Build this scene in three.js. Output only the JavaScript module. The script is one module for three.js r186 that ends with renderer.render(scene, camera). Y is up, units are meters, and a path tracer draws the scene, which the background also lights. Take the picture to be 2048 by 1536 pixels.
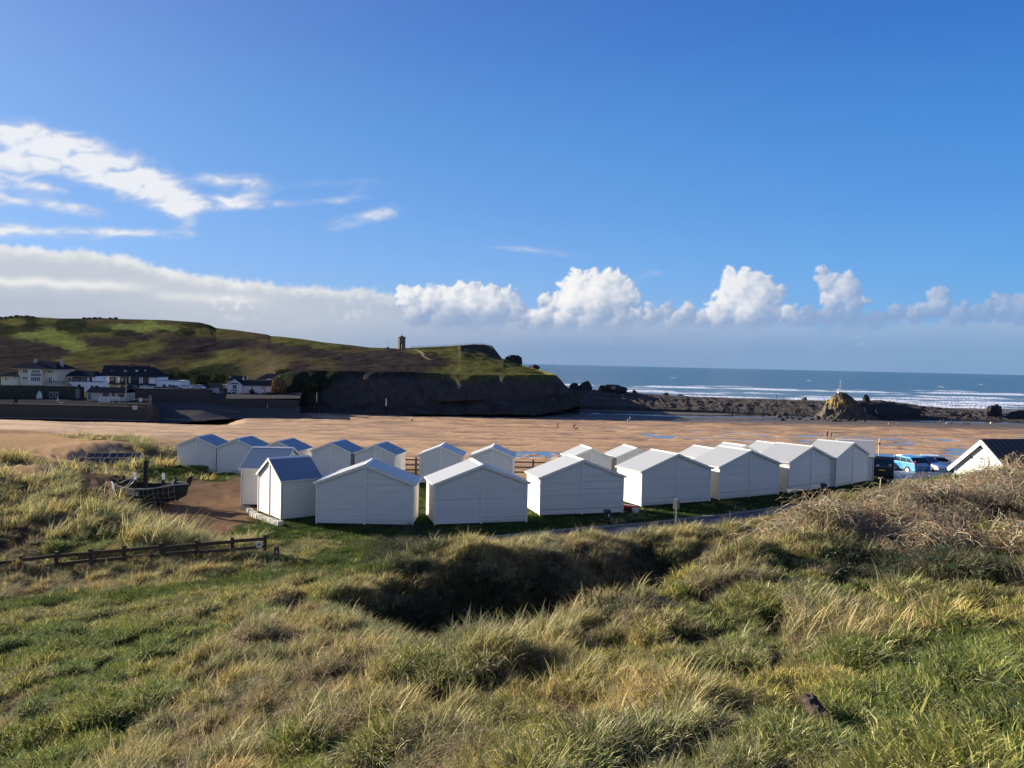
import * as THREE from 'three';
import { mergeGeometries, toCreasedNormals } from 'three/addons/utils/BufferGeometryUtils.js';
import { RoundedBoxGeometry } from 'three/addons/geometries/RoundedBoxGeometry.js';
import { MarchingCubes } from 'three/addons/objects/MarchingCubes.js';

// ---------------------------------------------------------------- camera, sun, exposure
const scene = new THREE.Scene();
const EYE = 8.15, FOCAL = 1540, ROLL = 1.27 * Math.PI / 180, PITCH = -Math.atan(41 / 1540);
const camera = new THREE.PerspectiveCamera(2 * Math.atan(768 / FOCAL) * 180 / Math.PI, 4 / 3, 0.1, 120000);
camera.rotation.order = 'YXZ';
camera.position.set(0, EYE, 0);
camera.rotation.set(PITCH, 0, ROLL);
scene.add(camera);

const renderer = new THREE.WebGLRenderer({ antialias: true });
renderer.toneMapping = THREE.LinearToneMapping;
renderer.toneMappingExposure = 2.75;
renderer.shadowMap.enabled = true;
const EXPO = 2.75;

const SUN_AZ = -60 * Math.PI / 180, SUN_EL = 15.5 * Math.PI / 180;
const sunDir = new THREE.Vector3(Math.sin(SUN_AZ) * Math.cos(SUN_EL), Math.sin(SUN_EL), -Math.cos(SUN_AZ) * Math.cos(SUN_EL));
const sun = new THREE.DirectionalLight(new THREE.Color().setRGB(1, 0.89, 0.72), 5);
sun.name = 'sun';
sun.position.copy(sunDir).multiplyScalar(120);
sun.castShadow = true;
sun.shadow.mapSize.set(4096, 4096);
Object.assign(sun.shadow.camera, { left: -90, right: 90, top: 90, bottom: -90, near: 1, far: 500 });
scene.add(sun, sun.target);

// ---------------------------------------------------------------- numbers
function rng(seed) {
  let s = seed >>> 0;
  return () => { s = (s + 0x6d2b79f5) | 0; let t = Math.imul(s ^ (s >>> 15), 1 | s); t = (t + Math.imul(t ^ (t >>> 7), 61 | t)) ^ t; return ((t ^ (t >>> 14)) >>> 0) / 4294967296; };
}
const clamp = (x, a = 0, b = 1) => Math.min(b, Math.max(a, x));
const lerp = (a, b, t) => a + (b - a) * t;
const smooth = (a, b, x) => { const t = clamp((x - a) / (b - a)); return t * t * (3 - 2 * t); };
const PERM = new Uint8Array(512), GX = new Float32Array(256), GY = new Float32Array(256);
{
  const r = rng(77), p = [...Array(256).keys()];
  for (let i = 255; i > 0; i--) { const j = Math.floor(r() * (i + 1)); [p[i], p[j]] = [p[j], p[i]]; }
  for (let i = 0; i < 512; i++) PERM[i] = p[i & 255];
  for (let i = 0; i < 256; i++) { const a = r() * Math.PI * 2; GX[i] = Math.cos(a); GY[i] = Math.sin(a); }
}
function noise(x, y) {          // gradient noise, about -1 .. 1
  const xi = Math.floor(x), yi = Math.floor(y), fx = x - xi, fy = y - yi, X = xi & 255, Y = yi & 255;
  const u = fx * fx * fx * (fx * (fx * 6 - 15) + 10), v = fy * fy * fy * (fy * (fy * 6 - 15) + 10);
  const a = PERM[PERM[X] + Y], b = PERM[PERM[X + 1] + Y], c = PERM[PERM[X] + Y + 1], d = PERM[PERM[X + 1] + Y + 1];
  const na = GX[a] * fx + GY[a] * fy, nb = GX[b] * (fx - 1) + GY[b] * fy, nc = GX[c] * fx + GY[c] * (fy - 1), nd = GX[d] * (fx - 1) + GY[d] * (fy - 1);
  return 1.45 * (na + u * (nb - na) + v * (nc + u * (nd - nc) - na - u * (nb - na)));
}
function fbm(x, y, oct = 4, gain = 0.5) {
  let s = 0, a = 1, n = 0;
  for (let i = 0; i < oct; i++) { s += a * noise(x, y); n += a; a *= gain; x = x * 2.03 + 17.3; y = y * 2.03 - 9.1; }
  return s / n;
}
function ridged(x, y, oct = 3) {
  let s = 0, a = 1, n = 0;
  for (let i = 0; i < oct; i++) { s += a * (1 - Math.abs(noise(x, y))); n += a; a *= 0.5; x = x * 2.1 + 3.7; y = y * 2.1 + 8.3; }
  return s / n;
}
// piecewise-linear table [[x, y], ...]
function table(rows) {
  return (x) => {
    if (x <= rows[0][0]) return rows[0][1];
    for (let i = 1; i < rows.length; i++) if (x <= rows[i][0]) return lerp(rows[i - 1][1], rows[i][1], (x - rows[i - 1][0]) / (rows[i][0] - rows[i - 1][0]));
    return rows[rows.length - 1][1];
  };
}
// survey of the place: sight lines taken from the photographer's standpoint, in the photograph's pixels
function sight(px, py) {
  const x = (px - 1024) / FOCAL, y = -(py - 768) / FOCAL, c = Math.cos(ROLL), s = Math.sin(ROLL), C = Math.cos(PITCH), S = Math.sin(PITCH);
  const X = c * x - s * y, Y = s * x + c * y;
  return [X, C * Y + S, S * Y - C];
}
const at = (px, py, D) => { const r = sight(px, py), t = -D / r[2]; return new THREE.Vector3(r[0] * t, EYE + r[1] * t, -D); };      // the point at distance D along that sight line
const onLevel = (px, py, y) => { const r = sight(px, py), t = (y - EYE) / r[1]; return new THREE.Vector3(r[0] * t, y, r[2] * t); };   // where it meets a level

// ---------------------------------------------------------------- things, parts
const used = {};
function numbered(name) { const n = used[name] = (used[name] ?? -1) + 1; return n ? name + '_' + String(n).padStart(3, '0') : name; }
function tag(o, label, category, group, kind) {
  if (label) o.userData.label = label;
  if (category) o.userData.category = category;
  if (group) o.userData.group = group;
  if (kind) o.userData.kind = kind;
  return o;
}
function thing(name, label, category, pos = [0, 0, 0], turn = 0, group) {
  const o = new THREE.Group();
  o.name = numbered(name);
  o.position.set(...(pos.isVector3 ? pos.toArray() : pos));
  o.rotation.y = turn;
  scene.add(o);
  return tag(o, label, category, group);
}
function mesh(name, geometry, material, parent, label) {
  const list = Array.isArray(geometry) ? geometry.filter(Boolean) : [geometry];
  const g = list.length > 1 ? mergeGeometries(list.map(plain), false) : list[0];
  const m = new THREE.Mesh(g, material);
  m.name = parent ? name : numbered(name);
  m.castShadow = m.receiveShadow = true;
  (parent ?? scene).add(m);
  if (label) m.userData.label = label;
  return m;
}
function plain(g) {
  g = g.index ? g.toNonIndexed() : g.clone();
  for (const k of Object.keys(g.attributes)) if (!['position', 'normal', 'uv', 'color'].includes(k)) g.deleteAttribute(k);
  g.morphAttributes = {};
  return g;
}
const structure = (o) => tag(o, null, null, null, 'structure');
function box(w, h, d, x = 0, y = 0, z = 0, ry = 0, rx = 0, rz = 0) {   // centred on x, z; standing on y
  const g = new THREE.BoxGeometry(w, h, d);
  if (rx) g.rotateX(rx); if (rz) g.rotateZ(rz); if (ry) g.rotateY(ry);
  return g.translate(x, y + h / 2, z);
}
function bar(a, b, w, d = w) {          // a squared length of timber from a to b
  a = new THREE.Vector3(...(a.isVector3 ? a.toArray() : a)); b = new THREE.Vector3(...(b.isVector3 ? b.toArray() : b));
  const v = b.clone().sub(a), g = new THREE.BoxGeometry(w, d, v.length());
  const m = new THREE.Matrix4().lookAt(b, a, Math.abs(v.y) > 0.95 * v.length() ? new THREE.Vector3(0, 0, 1) : new THREE.Vector3(0, 1, 0));
  m.setPosition(a.clone().add(b).multiplyScalar(0.5));
  return g.applyMatrix4(m);
}
function rod(a, b, r, r2 = r, n = 7) {
  a = new THREE.Vector3(...(a.isVector3 ? a.toArray() : a)); b = new THREE.Vector3(...(b.isVector3 ? b.toArray() : b));
  const v = b.clone().sub(a), g = new THREE.CylinderGeometry(r2, r, v.length(), n);
  const q = new THREE.Quaternion().setFromUnitVectors(new THREE.Vector3(0, 1, 0), v.clone().normalize());
  return g.applyMatrix4(new THREE.Matrix4().compose(a.clone().add(b).multiplyScalar(0.5), q, new THREE.Vector3(1, 1, 1)));
}
function prism(pts, depth, bevel = 0) {   // an outline in x, y drawn out along +z
  const s = new THREE.Shape(pts.map((p) => new THREE.Vector2(...p)));
  return new THREE.ExtrudeGeometry(s, { depth, bevelEnabled: bevel > 0, bevelSize: bevel, bevelThickness: bevel, bevelSegments: 2, steps: 1, curveSegments: 8 });
}
// grid of points -> geometry; pt(i, j) returns [x, y, z]
function sheet(nu, nv, pt, color, flip = false) {
  const P = new Float32Array((nu + 1) * (nv + 1) * 3), C = color && new Float32Array(P.length), U = new Float32Array((nu + 1) * (nv + 1) * 2), I = new Uint32Array(nu * nv * 6);
  let k = 0;
  for (let j = 0; j <= nv; j++) for (let i = 0; i <= nu; i++, k++) {
    const p = pt(i, j);
    P[k * 3] = p[0]; P[k * 3 + 1] = p[1]; P[k * 3 + 2] = p[2];
    U[k * 2] = p[3] ?? p[0]; U[k * 2 + 1] = p[4] ?? p[2];
    if (C) { const c = color(p, i, j); C[k * 3] = c[0]; C[k * 3 + 1] = c[1]; C[k * 3 + 2] = c[2]; }
  }
  k = 0;
  for (let j = 0; j < nv; j++) for (let i = 0; i < nu; i++) {
    const a = j * (nu + 1) + i, b = a + 1, c = a + nu + 1, d = c + 1;
    if (flip) { I[k++] = a; I[k++] = c; I[k++] = b; I[k++] = b; I[k++] = c; I[k++] = d; }
    else { I[k++] = a; I[k++] = b; I[k++] = c; I[k++] = b; I[k++] = d; I[k++] = c; }
  }
  const g = new THREE.BufferGeometry();
  g.setAttribute('position', new THREE.BufferAttribute(P, 3));
  g.setAttribute('uv', new THREE.BufferAttribute(U, 2));
  if (C) g.setAttribute('color', new THREE.BufferAttribute(C, 3));
  g.setIndex(new THREE.BufferAttribute(I, 1));
  g.computeVertexNormals();
  return g;
}
function tint(g, r, gr, b) {
  const n = g.attributes.position.count, c = new Float32Array(n * 3);
  for (let i = 0; i < n; i++) { c[i * 3] = r; c[i * 3 + 1] = gr; c[i * 3 + 2] = b; }
  return g.setAttribute('color', new THREE.BufferAttribute(c, 3));
}
const mat = (r, g, b, roughness = 0.8, more = {}) => roughness >= 0.8 ? new THREE.MeshLambertMaterial({ color: new THREE.Color().setRGB(r, g, b), ...more }) : new THREE.MeshStandardMaterial({ color: new THREE.Color().setRGB(r, g, b), roughness, ...more });
function dataTex(n, f, srgb, channels = 4) {   // f(x, y) in 0..1 over a tile -> [r, g, b]
  const d = new Uint8Array(n * n * 4);
  for (let y = 0; y < n; y++) for (let x = 0; x < n; x++) {
    const c = f(x / n, y / n), o = (y * n + x) * 4;
    for (let k = 0; k < 3; k++) d[o + k] = clamp(Array.isArray(c) ? c[k] : c) * 255;
    d[o + 3] = 255;
  }
  const t = new THREE.DataTexture(d, n, n);
  t.wrapS = t.wrapT = THREE.RepeatWrapping;
  t.magFilter = THREE.LinearFilter;
  if (srgb) t.colorSpace = THREE.SRGBColorSpace;
  t.needsUpdate = true;
  return t;
}
// noise that repeats over the unit tile
function tile(f, x, y) {
  const a = f(x, y), b = f(x - 1, y), c = f(x, y - 1), d = f(x - 1, y - 1);
  const s = (v) => smooth(0.6, 1, v), u = s(x), v = s(y);
  return lerp(lerp(a, b, u), lerp(c, d, u), v);
}
// ---------------------------------------------------------------- sky: blue air, cirrus at left, cloud bank and cumulus over the horizon
const lin = (c) => (c / 255 <= 0.04045 ? c / 255 / 12.92 : Math.pow((c / 255 + 0.055) / 1.055, 2.4));
const rgb = (r, g, b) => [lin(r), lin(g), lin(b)];
{
  const W = 4096, Hh = 2048, data = new Float32Array(W * Hh * 4), DEG = 180 / Math.PI;
  const mixc = (a, b, t) => [lerp(a[0], b[0], t), lerp(a[1], b[1], t), lerp(a[2], b[2], t)];
  // air colour by height above the horizon, degrees
  const airRows = [[-1, rgb(132, 164, 202)], [1.5, rgb(136, 170, 212)], [4, rgb(136, 180, 228)], [7, rgb(118, 172, 232)], [11, rgb(98, 157, 226)], [16, rgb(78, 143, 216)], [22, rgb(58, 121, 202)], [28, rgb(44, 102, 188)], [45, rgb(32, 82, 162)], [90, rgb(24, 60, 138)]];
  function air(el, az) {
    let i = 1;
    while (i < airRows.length - 1 && el > airRows[i][0]) i++;
    const c = mixc(airRows[i - 1][1], airRows[i][1], clamp((el - airRows[i - 1][0]) / (airRows[i][0] - airRows[i - 1][0])));
    const g = Math.cos(el / DEG) * Math.cos(SUN_EL) * Math.cos(az / DEG - SUN_AZ) + Math.sin(el / DEG) * Math.sin(SUN_EL);
    const w = Math.acos(clamp(g, -1, 1)) * DEG, glow = 1.15 * Math.exp(-w / 24), far = smooth(55, 100, w);
    const dim = 1 - 0.25 * smooth(88, 150, w);
    return [(c[0] * (1 - 0.3 * far) + 0.36 * glow) * dim, (c[1] * (1 - 0.08 * far) + 0.38 * glow) * dim, (c[2] * (1 - 0.02 * far) + 0.42 * glow) * dim];
  }
  // cumulus heaps, in the picture's pixels: [x, y, radius, brightness]
  const r = rng(5), puffs = [];
  const heap = (x, y, R, bright, kids, up = 1) => {
    puffs.push([x, y, R, bright]);
    for (let k = 0; k < kids; k++) {
      const a = -Math.PI * (0.5 + (r() - 0.5) * 1.25) - 0.15, q = R * (0.28 + 0.26 * r()), d = R * (0.72 + 0.25 * r());
      const X = x + Math.cos(a) * d, Y = y + Math.sin(a) * d * up;
      puffs.push([X, Y, q, bright]);
      for (let m = 0; m < 3; m++) { const b = a + (r() - 0.5) * 2.4; puffs.push([X + Math.cos(b) * q * 0.85, Y + Math.sin(b) * q * 0.85, q * (0.3 + 0.2 * r()), bright]); }
    }
  };
  // the heap left of centre
  heap(815, 598, 24, 1, 6); heap(860, 605, 32, 0.9, 6); heap(905, 603, 30, 1, 6); heap(940, 612, 38, 0.95, 7); heap(985, 615, 36, 0.85, 5); heap(1025, 622, 26, 0.8, 4); heap(835, 630, 30, 0.7, 3); heap(900, 640, 44, 0.6, 2); heap(970, 645, 40, 0.55, 2);
  heap(1085, 602, 13, 0.95, 4); heap(1105, 612, 18, 0.9, 3);
  // the tower right of centre
  heap(1158, 565, 22, 1.05, 7); heap(1150, 600, 40, 1.05, 7); heap(1195, 605, 46, 0.95, 6); heap(1222, 568, 22, 1, 6); heap(1235, 605, 32, 0.9, 5); heap(1190, 585, 36, 1, 4);
  heap(1040, 640, 20, 0.95, 4, 0.7); heap(1080, 640, 26, 0.95, 4, 0.7); heap(1130, 640, 32, 0.95, 4, 0.7); heap(1180, 645, 36, 0.9, 3, 0.6); heap(1235, 640, 30, 0.8, 3, 0.7);
  heap(1270, 628, 15, 0.75, 4); heap(1300, 636, 20, 0.65, 4); heap(1330, 625, 16, 0.6, 4); heap(1365, 636, 24, 0.7, 4); heap(1345, 650, 24, 0.75, 3);
  // the heap at three quarters
  heap(1478, 582, 36, 1.05, 8); heap(1520, 590, 34, 0.9, 6); heap(1455, 605, 28, 1.05, 6); heap(1425, 622, 18, 1, 5); heap(1500, 625, 46, 0.95, 4); heap(1440, 640, 28, 0.95, 3); heap(1400, 642, 20, 0.85, 4); heap(1540, 625, 22, 0.7, 4);
  heap(1565, 630, 20, 0.95, 5); heap(1585, 640, 18, 0.8, 4); heap(1615, 638, 20, 0.5, 4);
  heap(1636, 543, 10, 0.85, 4); heap(1650, 570, 20, 0.85, 6); heap(1690, 580, 28, 0.85, 6); heap(1665, 600, 26, 0.85, 5); heap(1700, 610, 24, 0.7, 4); heap(1655, 635, 22, 0.55, 4); heap(1700, 640, 24, 0.45, 4);
  heap(1785, 628, 18, 0.55, 5); heap(1830, 628, 20, 0.65, 5); heap(1875, 612, 26, 0.7, 6); heap(1915, 632, 24, 0.6, 5); heap(1965, 628, 22, 0.5, 5); heap(2005, 618, 28, 0.6, 6); heap(2040, 625, 30, 0.6, 5); heap(1745, 645, 20, 0.45, 4);
  const smoothPuffs = puffs.map((p) => ({ x: p[0], y: p[1], r: p[2], b: p[3] }));
  // grid lookup so that each texel only meets its neighbours
  const CELL = 40, cells = new Map();
  for (const p of smoothPuffs) for (let gx = Math.floor((p.x - p.r * 1.5) / CELL); gx <= Math.floor((p.x + p.r * 1.5) / CELL); gx++) for (let gy = Math.floor((p.y - p.r * 1.5) / CELL); gy <= Math.floor((p.y + p.r * 1.5) / CELL); gy++) {
    const key = gx + ',' + gy; if (!cells.has(key)) cells.set(key, []); cells.get(key).push(p);
  }
  const bankTop = table([[-2600, 560], [-1200, 420], [-500, 430], [-100, 484], [60, 494], [180, 503], [260, 512], [330, 538], [450, 556], [560, 570], [650, 574], [740, 580], [790, 592], [860, 600], [960, 606], [1060, 616], [1150, 622], [1260, 624], [1340, 632], [1440, 628], [1560, 634], [1640, 644], [1760, 640], [1860, 632], [2060, 626], [3000, 600], [5200, 630]]);
  const GLOW = rgb(222, 224, 228);
  // soft long streaks: [x, y, half length, half width, tilt, strength]
  const streaks = [[50, 278, 130, 22, 0.22, 0.85], [180, 325, 170, 42, 0.32, 1.15], [40, 328, 110, 17, 0.1, 0.8], [270, 372, 90, 30, 0.3, 0.95], [350, 400, 50, 26, 0.4, 0.7], [365, 430, 34, 24, 0.9, 0.62], [430, 405, 80, 14, -0.02, 0.7], [560, 410, 170, 9, -0.06, 0.62], [480, 395, 60, 18, -0.1, 0.4], [455, 362, 75, 16, 0.03, 0.8],
    [600, 370, 110, 14, -0.06, 0.36], [720, 375, 60, 22, -0.35, 0.32], [720, 440, 95, 18, -0.22, 0.55], [745, 432, 40, 12, -0.35, 0.4], [90, 378, 46, 8, 0.2, 0.7], [20, 400, 36, 6, 0.25, 0.65], [145, 420, 66, 13, 0.18, 0.85], [90, 466, 130, 15, 0.03, 0.8], [290, 468, 105, 11, 0.03, 0.8],
    [1080, 504, 90, 9, 0.1, 0.62], [990, 497, 50, 4, 0.03, 0.3], [890, 495, 30, 6, 0.1, 0.28], [1125, 480, 40, 5, 0, 0.16], [1285, 553, 40, 13, -0.2, 0.5], [1760, 575, 22, 8, -0.7, 0.16], [1690, 672, 60, 8, 0, 0.35], [1770, 680, 80, 9, 0, 0.25], [-200, 330, 260, 60, 0.15, 1.2], [-420, 300, 260, 70, 0.1, 1.1], [-200, 440, 200, 26, 0.1, 1], [-900, 260, 380, 60, 0.05, 0.8]];
  const rim = [[1078, 30], [1000, 26]];
  function clouds(u, v, c) {
    // high streaks
    let s = 0;
    if (v < 520 || (v < 700 && u > 860)) {
      for (const k of streaks) {
        const dx = u - k[0], dy = v - k[1];
        if (Math.abs(dx) > k[2] * 2.2 || Math.abs(dy) > k[2] * 1.2 + k[3] * 2) continue;
        const ca = Math.cos(k[4]), sa = Math.sin(k[4]), a = (dx * ca + dy * sa) / k[2], b = (-dx * sa + dy * ca) / k[3];
        s += k[5] * Math.exp(-(a * a * a * a + b * b) * 0.9);
      }
      if (s > 0.02) {
        const wx = u + 26 * noise(u / 70, v / 40), wy = v + 12 * noise(u / 60 + 9, v / 30);
        const n = 0.5 + 0.75 * fbm(wx / 70 - wy / 120, wy / 20 + wx / 180, 6, 0.62);
        const a = smooth(0.1, 1.08, s * (0.1 + 1.4 * n)) * clamp(s * 2.2), white = mixc(rgb(206, 212, 226), rgb(252, 250, 247), smooth(0.25, 1.1, s * n * 1.4));
        c = mixc(c, mixc(white, rgb(196, 205, 225), 0.45 * smooth(600, 1100, u)), 0.82 * a);
      }
    }
    // the long grey bank
    const wob = 10 * fbm(u / 60, v / 60 + 4, 4) + 5 * noise(u / 14, v / 12), top = bankTop(u) + wob;
    const depth = v - top;
    if (depth > -8) {
      const left = 1 - smooth(300, 1250, u);
      const n = fbm(u / 150 + 3, v / 34, 4);
      let body = mixc(rgb(158, 180, 210), rgb(196, 202, 212), left);
      body = mixc(body, mixc(rgb(132, 160, 198), rgb(178, 186, 204), left), smooth(40, 150, depth));
      const strip = Math.exp(-Math.pow((v - (562 + (u) * 0.045 + 6 * noise(u / 50, 3))) / 9, 2)) * (1 - smooth(200, 340, u)) + 0.55 * Math.exp(-Math.pow((v - (592 + (u - 330) * 0.05)) / 9, 2)) * smooth(290, 330, u) * (1 - smooth(470, 560, u));
      const brk = 0.8 * Math.exp(-(Math.pow((u - 462) / 42, 2) + Math.pow((v - 612) / 24, 2))) * smooth(-0.1, 0.5, fbm(u / 22, v / 18, 4));
      const brk2 = 0.35 * Math.exp(-(Math.pow((u - 700) / 35, 2) + Math.pow((v - 622) / 28, 2))) * smooth(-0.1, 0.4, fbm(u / 24 + 8, v / 20, 4));
      const edge = Math.exp(-Math.pow((depth - 5) / (8 + 7 * left), 2)) * (0.35 + 0.65 * left) * (1 - smooth(760, 1000, u)) * (0.75 + 0.5 * noise(u / 45, 7));
      body = mixc(body, GLOW, clamp(0.10 * n + 0.06) * 1.2);
      body = mixc(body, rgb(248, 246, 242), clamp(0.75 * strip + brk + brk2 + 0.95 * edge));
      const low = mixc(rgb(128, 158, 196), rgb(176, 188, 206), left);
      body = mixc(body, low, 0.75 * smooth(640, 705, v));
      const solid = smooth(-5, 10 + 14 * smooth(700, 1100, u), depth + 12 * smooth(800, 1100, u) * fbm(u / 40, v / 26, 3)) * (1 - 0.3 * smooth(1250, 1700, u));
      c = mixc(c, body, clamp(solid) * 0.96);
    }
    // cumulus
    const list = cells.get(Math.floor(u / CELL) + ',' + Math.floor(v / CELL));
    if (list) {
      const wu = u + 7 * noise(u / 16, v / 16) + 3.5 * noise(u / 7 + 5, v / 7) + 1.6 * noise(u / 3, v / 3), wv = v + 7 * noise(u / 16 + 31, v / 16) + 3.5 * noise(u / 7, v / 7 + 8) + 1.6 * noise(u / 3 + 7, v / 3);
      let cover = 0, sum = 0, light = 0, br = 0;
      for (const p of list) {
        const dx = (wu - p.x) / p.r, dy = (wv - p.y) / p.r, d2 = dx * dx + dy * dy;
        if (d2 > 1.4) continue;
        const h = Math.sqrt(Math.max(0, 1 - d2)), a = smooth(1.15, 0.72, Math.sqrt(d2)), z = h * p.r + (640 - p.y) * 0.12, w = Math.exp(z * 0.14) * a;
        const L = clamp(0.44 + 0.5 * (-0.72 * dx - 0.62 * dy + 0.3 * h));
        light += w * L; br += w * p.b; sum += w; cover = cover + a * (1 - cover);
      }
      if (sum > 0) {
        light /= sum; br /= sum;
        const l = clamp((light * 1.1 + 0.16 * fbm(u / 14, v / 11, 4)) * (1 - 0.45 * smooth(600, 668, v))) * br;
        const far = smooth(1250, 2000, u);
        let col = mixc(mixc(rgb(150, 172, 205), rgb(136, 164, 206), far), mixc(rgb(252, 250, 248), rgb(206, 212, 226), far * 0.85), smooth(0.2, 0.92, l));
        const fade = (1 - smooth(640, 676, v + 6 * noise(u / 30, v / 12)));
        c = mixc(c, col, cover * fade * (0.97 - 0.12 * far));
      }
    }
    // pale flecks under the heaps
    const fl = smooth(0.28, 0.62, fbm(u / 46 + 50, v / 11, 4)) * Math.exp(-Math.pow((v - 690) / 20, 2)) * smooth(900, 1300, u) * 0.32;
    return mixc(c, rgb(172, 194, 220), fl);
  }
  const horizonRow = Hh / 2;
  for (let y = 0; y < Hh; y++) for (let x = 0; x < W; x++) {
    const el = ((y + 0.5) / Hh - 0.5) * 180, th = ((x + 0.5) / W - 0.5) * 2 * Math.PI, o = (y * W + x) * 4;
    let az = (th + Math.PI / 2) * DEG;           // degrees right of the view
    if (az > 180) az -= 360;
    let c = air(Math.max(el, -0.5), az);
    if (el > -1 && el < 26) {
      const g = Math.abs(az) < 42 ? Math.tan(az / DEG) : Math.sign(az) * (Math.tan(42 / DEG) + (Math.abs(az) - 42) / DEG * 1.6);
      const u = 1024 + FOCAL * g, hor = 727.1 + 0.0222 * (clamp(u, -100, 2150) - 1024), v = hor - FOCAL * Math.tan(el / DEG) / Math.cos(Math.min(Math.abs(az), 40) / DEG);
      if (v > 180) { const k = 1 - smooth(130, 165, Math.abs(az)); if (k > 0) c = mixc(c, clouds(u, v, c), k); }
    }
    if (Math.abs(az) > 50 && el > 2 && el < 62) {      // unseen broken cloud, added behind the view to brighten the shaded hut walls
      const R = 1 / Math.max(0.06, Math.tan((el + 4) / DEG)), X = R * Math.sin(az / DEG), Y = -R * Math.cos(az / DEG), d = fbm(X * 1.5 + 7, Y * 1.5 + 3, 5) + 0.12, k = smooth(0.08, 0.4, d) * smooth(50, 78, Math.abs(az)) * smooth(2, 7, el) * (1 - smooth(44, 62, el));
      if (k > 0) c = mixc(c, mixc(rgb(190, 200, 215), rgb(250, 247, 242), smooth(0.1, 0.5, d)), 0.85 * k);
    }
    data[o] = c[0] / EXPO; data[o + 1] = c[1] / EXPO; data[o + 2] = c[2] / EXPO; data[o + 3] = 1;
  }
  const sky = new THREE.DataTexture(data, W, Hh, THREE.RGBAFormat, THREE.FloatType);
  sky.mapping = THREE.EquirectangularReflectionMapping;
  sky.magFilter = sky.minFilter = THREE.LinearFilter;
  sky.wrapS = THREE.RepeatWrapping;
  sky.name = 'sky';
  sky.needsUpdate = true;
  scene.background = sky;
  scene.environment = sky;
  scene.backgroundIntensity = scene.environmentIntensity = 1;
}
// ---------------------------------------------------------------- the lie of the land
// levels taken along sight lines [pixel x, pixel y, distance] and by plan position [x, distance, level]
const SIGHTS = [
  [0, 1536, 7], [250, 1536, 6.2], [500, 1536, 5.4], [750, 1536, 4.7], [1024, 1536, 4.1], [1300, 1536, 3.7], [1600, 1536, 3.4], [2048, 1536, 3.1],
  [0, 1400, 9.6], [400, 1400, 7.9], [700, 1400, 6.4], [1024, 1400, 5.6], [1300, 1400, 5.0], [1700, 1400, 4.6], [2048, 1400, 4.3],
  [850, 1312, 7.5], [700, 1335, 7.6], [1024, 1275, 7.9], [1300, 1300, 6.6], [1700, 1300, 6.0], [2048, 1300, 5.6],
  [1200, 1212, 9.2], [1350, 1200, 8.6], [1500, 1200, 8.0], [1800, 1200, 7.4], [2048, 1200, 7.0],
  [1400, 1142, 10.2], [1500, 1092, 11.2], [1700, 1100, 9.8], [2048, 1100, 9.0], [1620, 1045, 12.3], [1720, 1012, 13], [1830, 985, 13.4], [1950, 958, 13.8], [2048, 938, 14], [2048, 1000, 11.5], [1800, 1040, 11.8],
  [0, 1300, 13.2], [300, 1300, 11.8], [560, 1300, 10.2], [0, 1250, 17], [300, 1245, 15.6], [560, 1240, 13.6], [0, 1215, 21], [300, 1190, 21.6], [560, 1165, 23], [760, 1150, 24.6],
  [700, 1230, 14], [640, 1275, 11.5], [780, 1300, 10], [720, 1170, 18], [800, 1120, 20],
  [0, 1160, 27], [100, 1142, 28.4], [300, 1127, 29.5], [525, 1118, 30.5], [680, 1110, 31.2],
  [100, 1050, 33], [0, 1000, 37], [60, 960, 42], [150, 1000, 38.5], [250, 1050, 34], [340, 1082, 32], [400, 1100, 31.5], [180, 1030, 35.5],
  [100, 930, 47], [160, 955, 45], [200, 985, 41.5], [250, 1012, 40.5], [310, 1018, 41.2], [400, 1030, 39.6], [480, 1022, 41], [470, 965, 49.5], [360, 962, 50], [290, 950, 51.5], [230, 950, 50],
  [420, 1062, 36.5], [470, 1078, 34.5], [520, 1062, 35.6], [560, 1075, 34.8],
  [0, 900, 57], [50, 915, 51], [120, 892, 61], [200, 882, 64], [245, 884, 62], [20, 868, 74], [110, 868, 76], [160, 873, 71], [185, 930, 55], [290, 925, 56], [30, 885, 62],
  [960, 1270, 18.4], [900, 1232, 19.2], [900, 1180, 19.8], [900, 1130, 20.3], [930, 1078, 20.9], [1050, 1242, 19.8], [1050, 1180, 21.2], [1010, 1096, 22.2], [1080, 1086, 24], [1190, 1084, 24.4], [1190, 1150, 23.5], [1200, 1195, 22.6], [1350, 1060, 25.8], [1350, 1130, 24.7], [1480, 1048, 25.8], [1480, 1095, 25], [800, 1288, 15.5], [830, 1290, 16.5],
  [1580, 1028, 26], [1700, 988, 28.5], [1800, 968, 32], [1900, 956, 35], [1985, 946, 37], [1640, 1040, 22],
];
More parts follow.
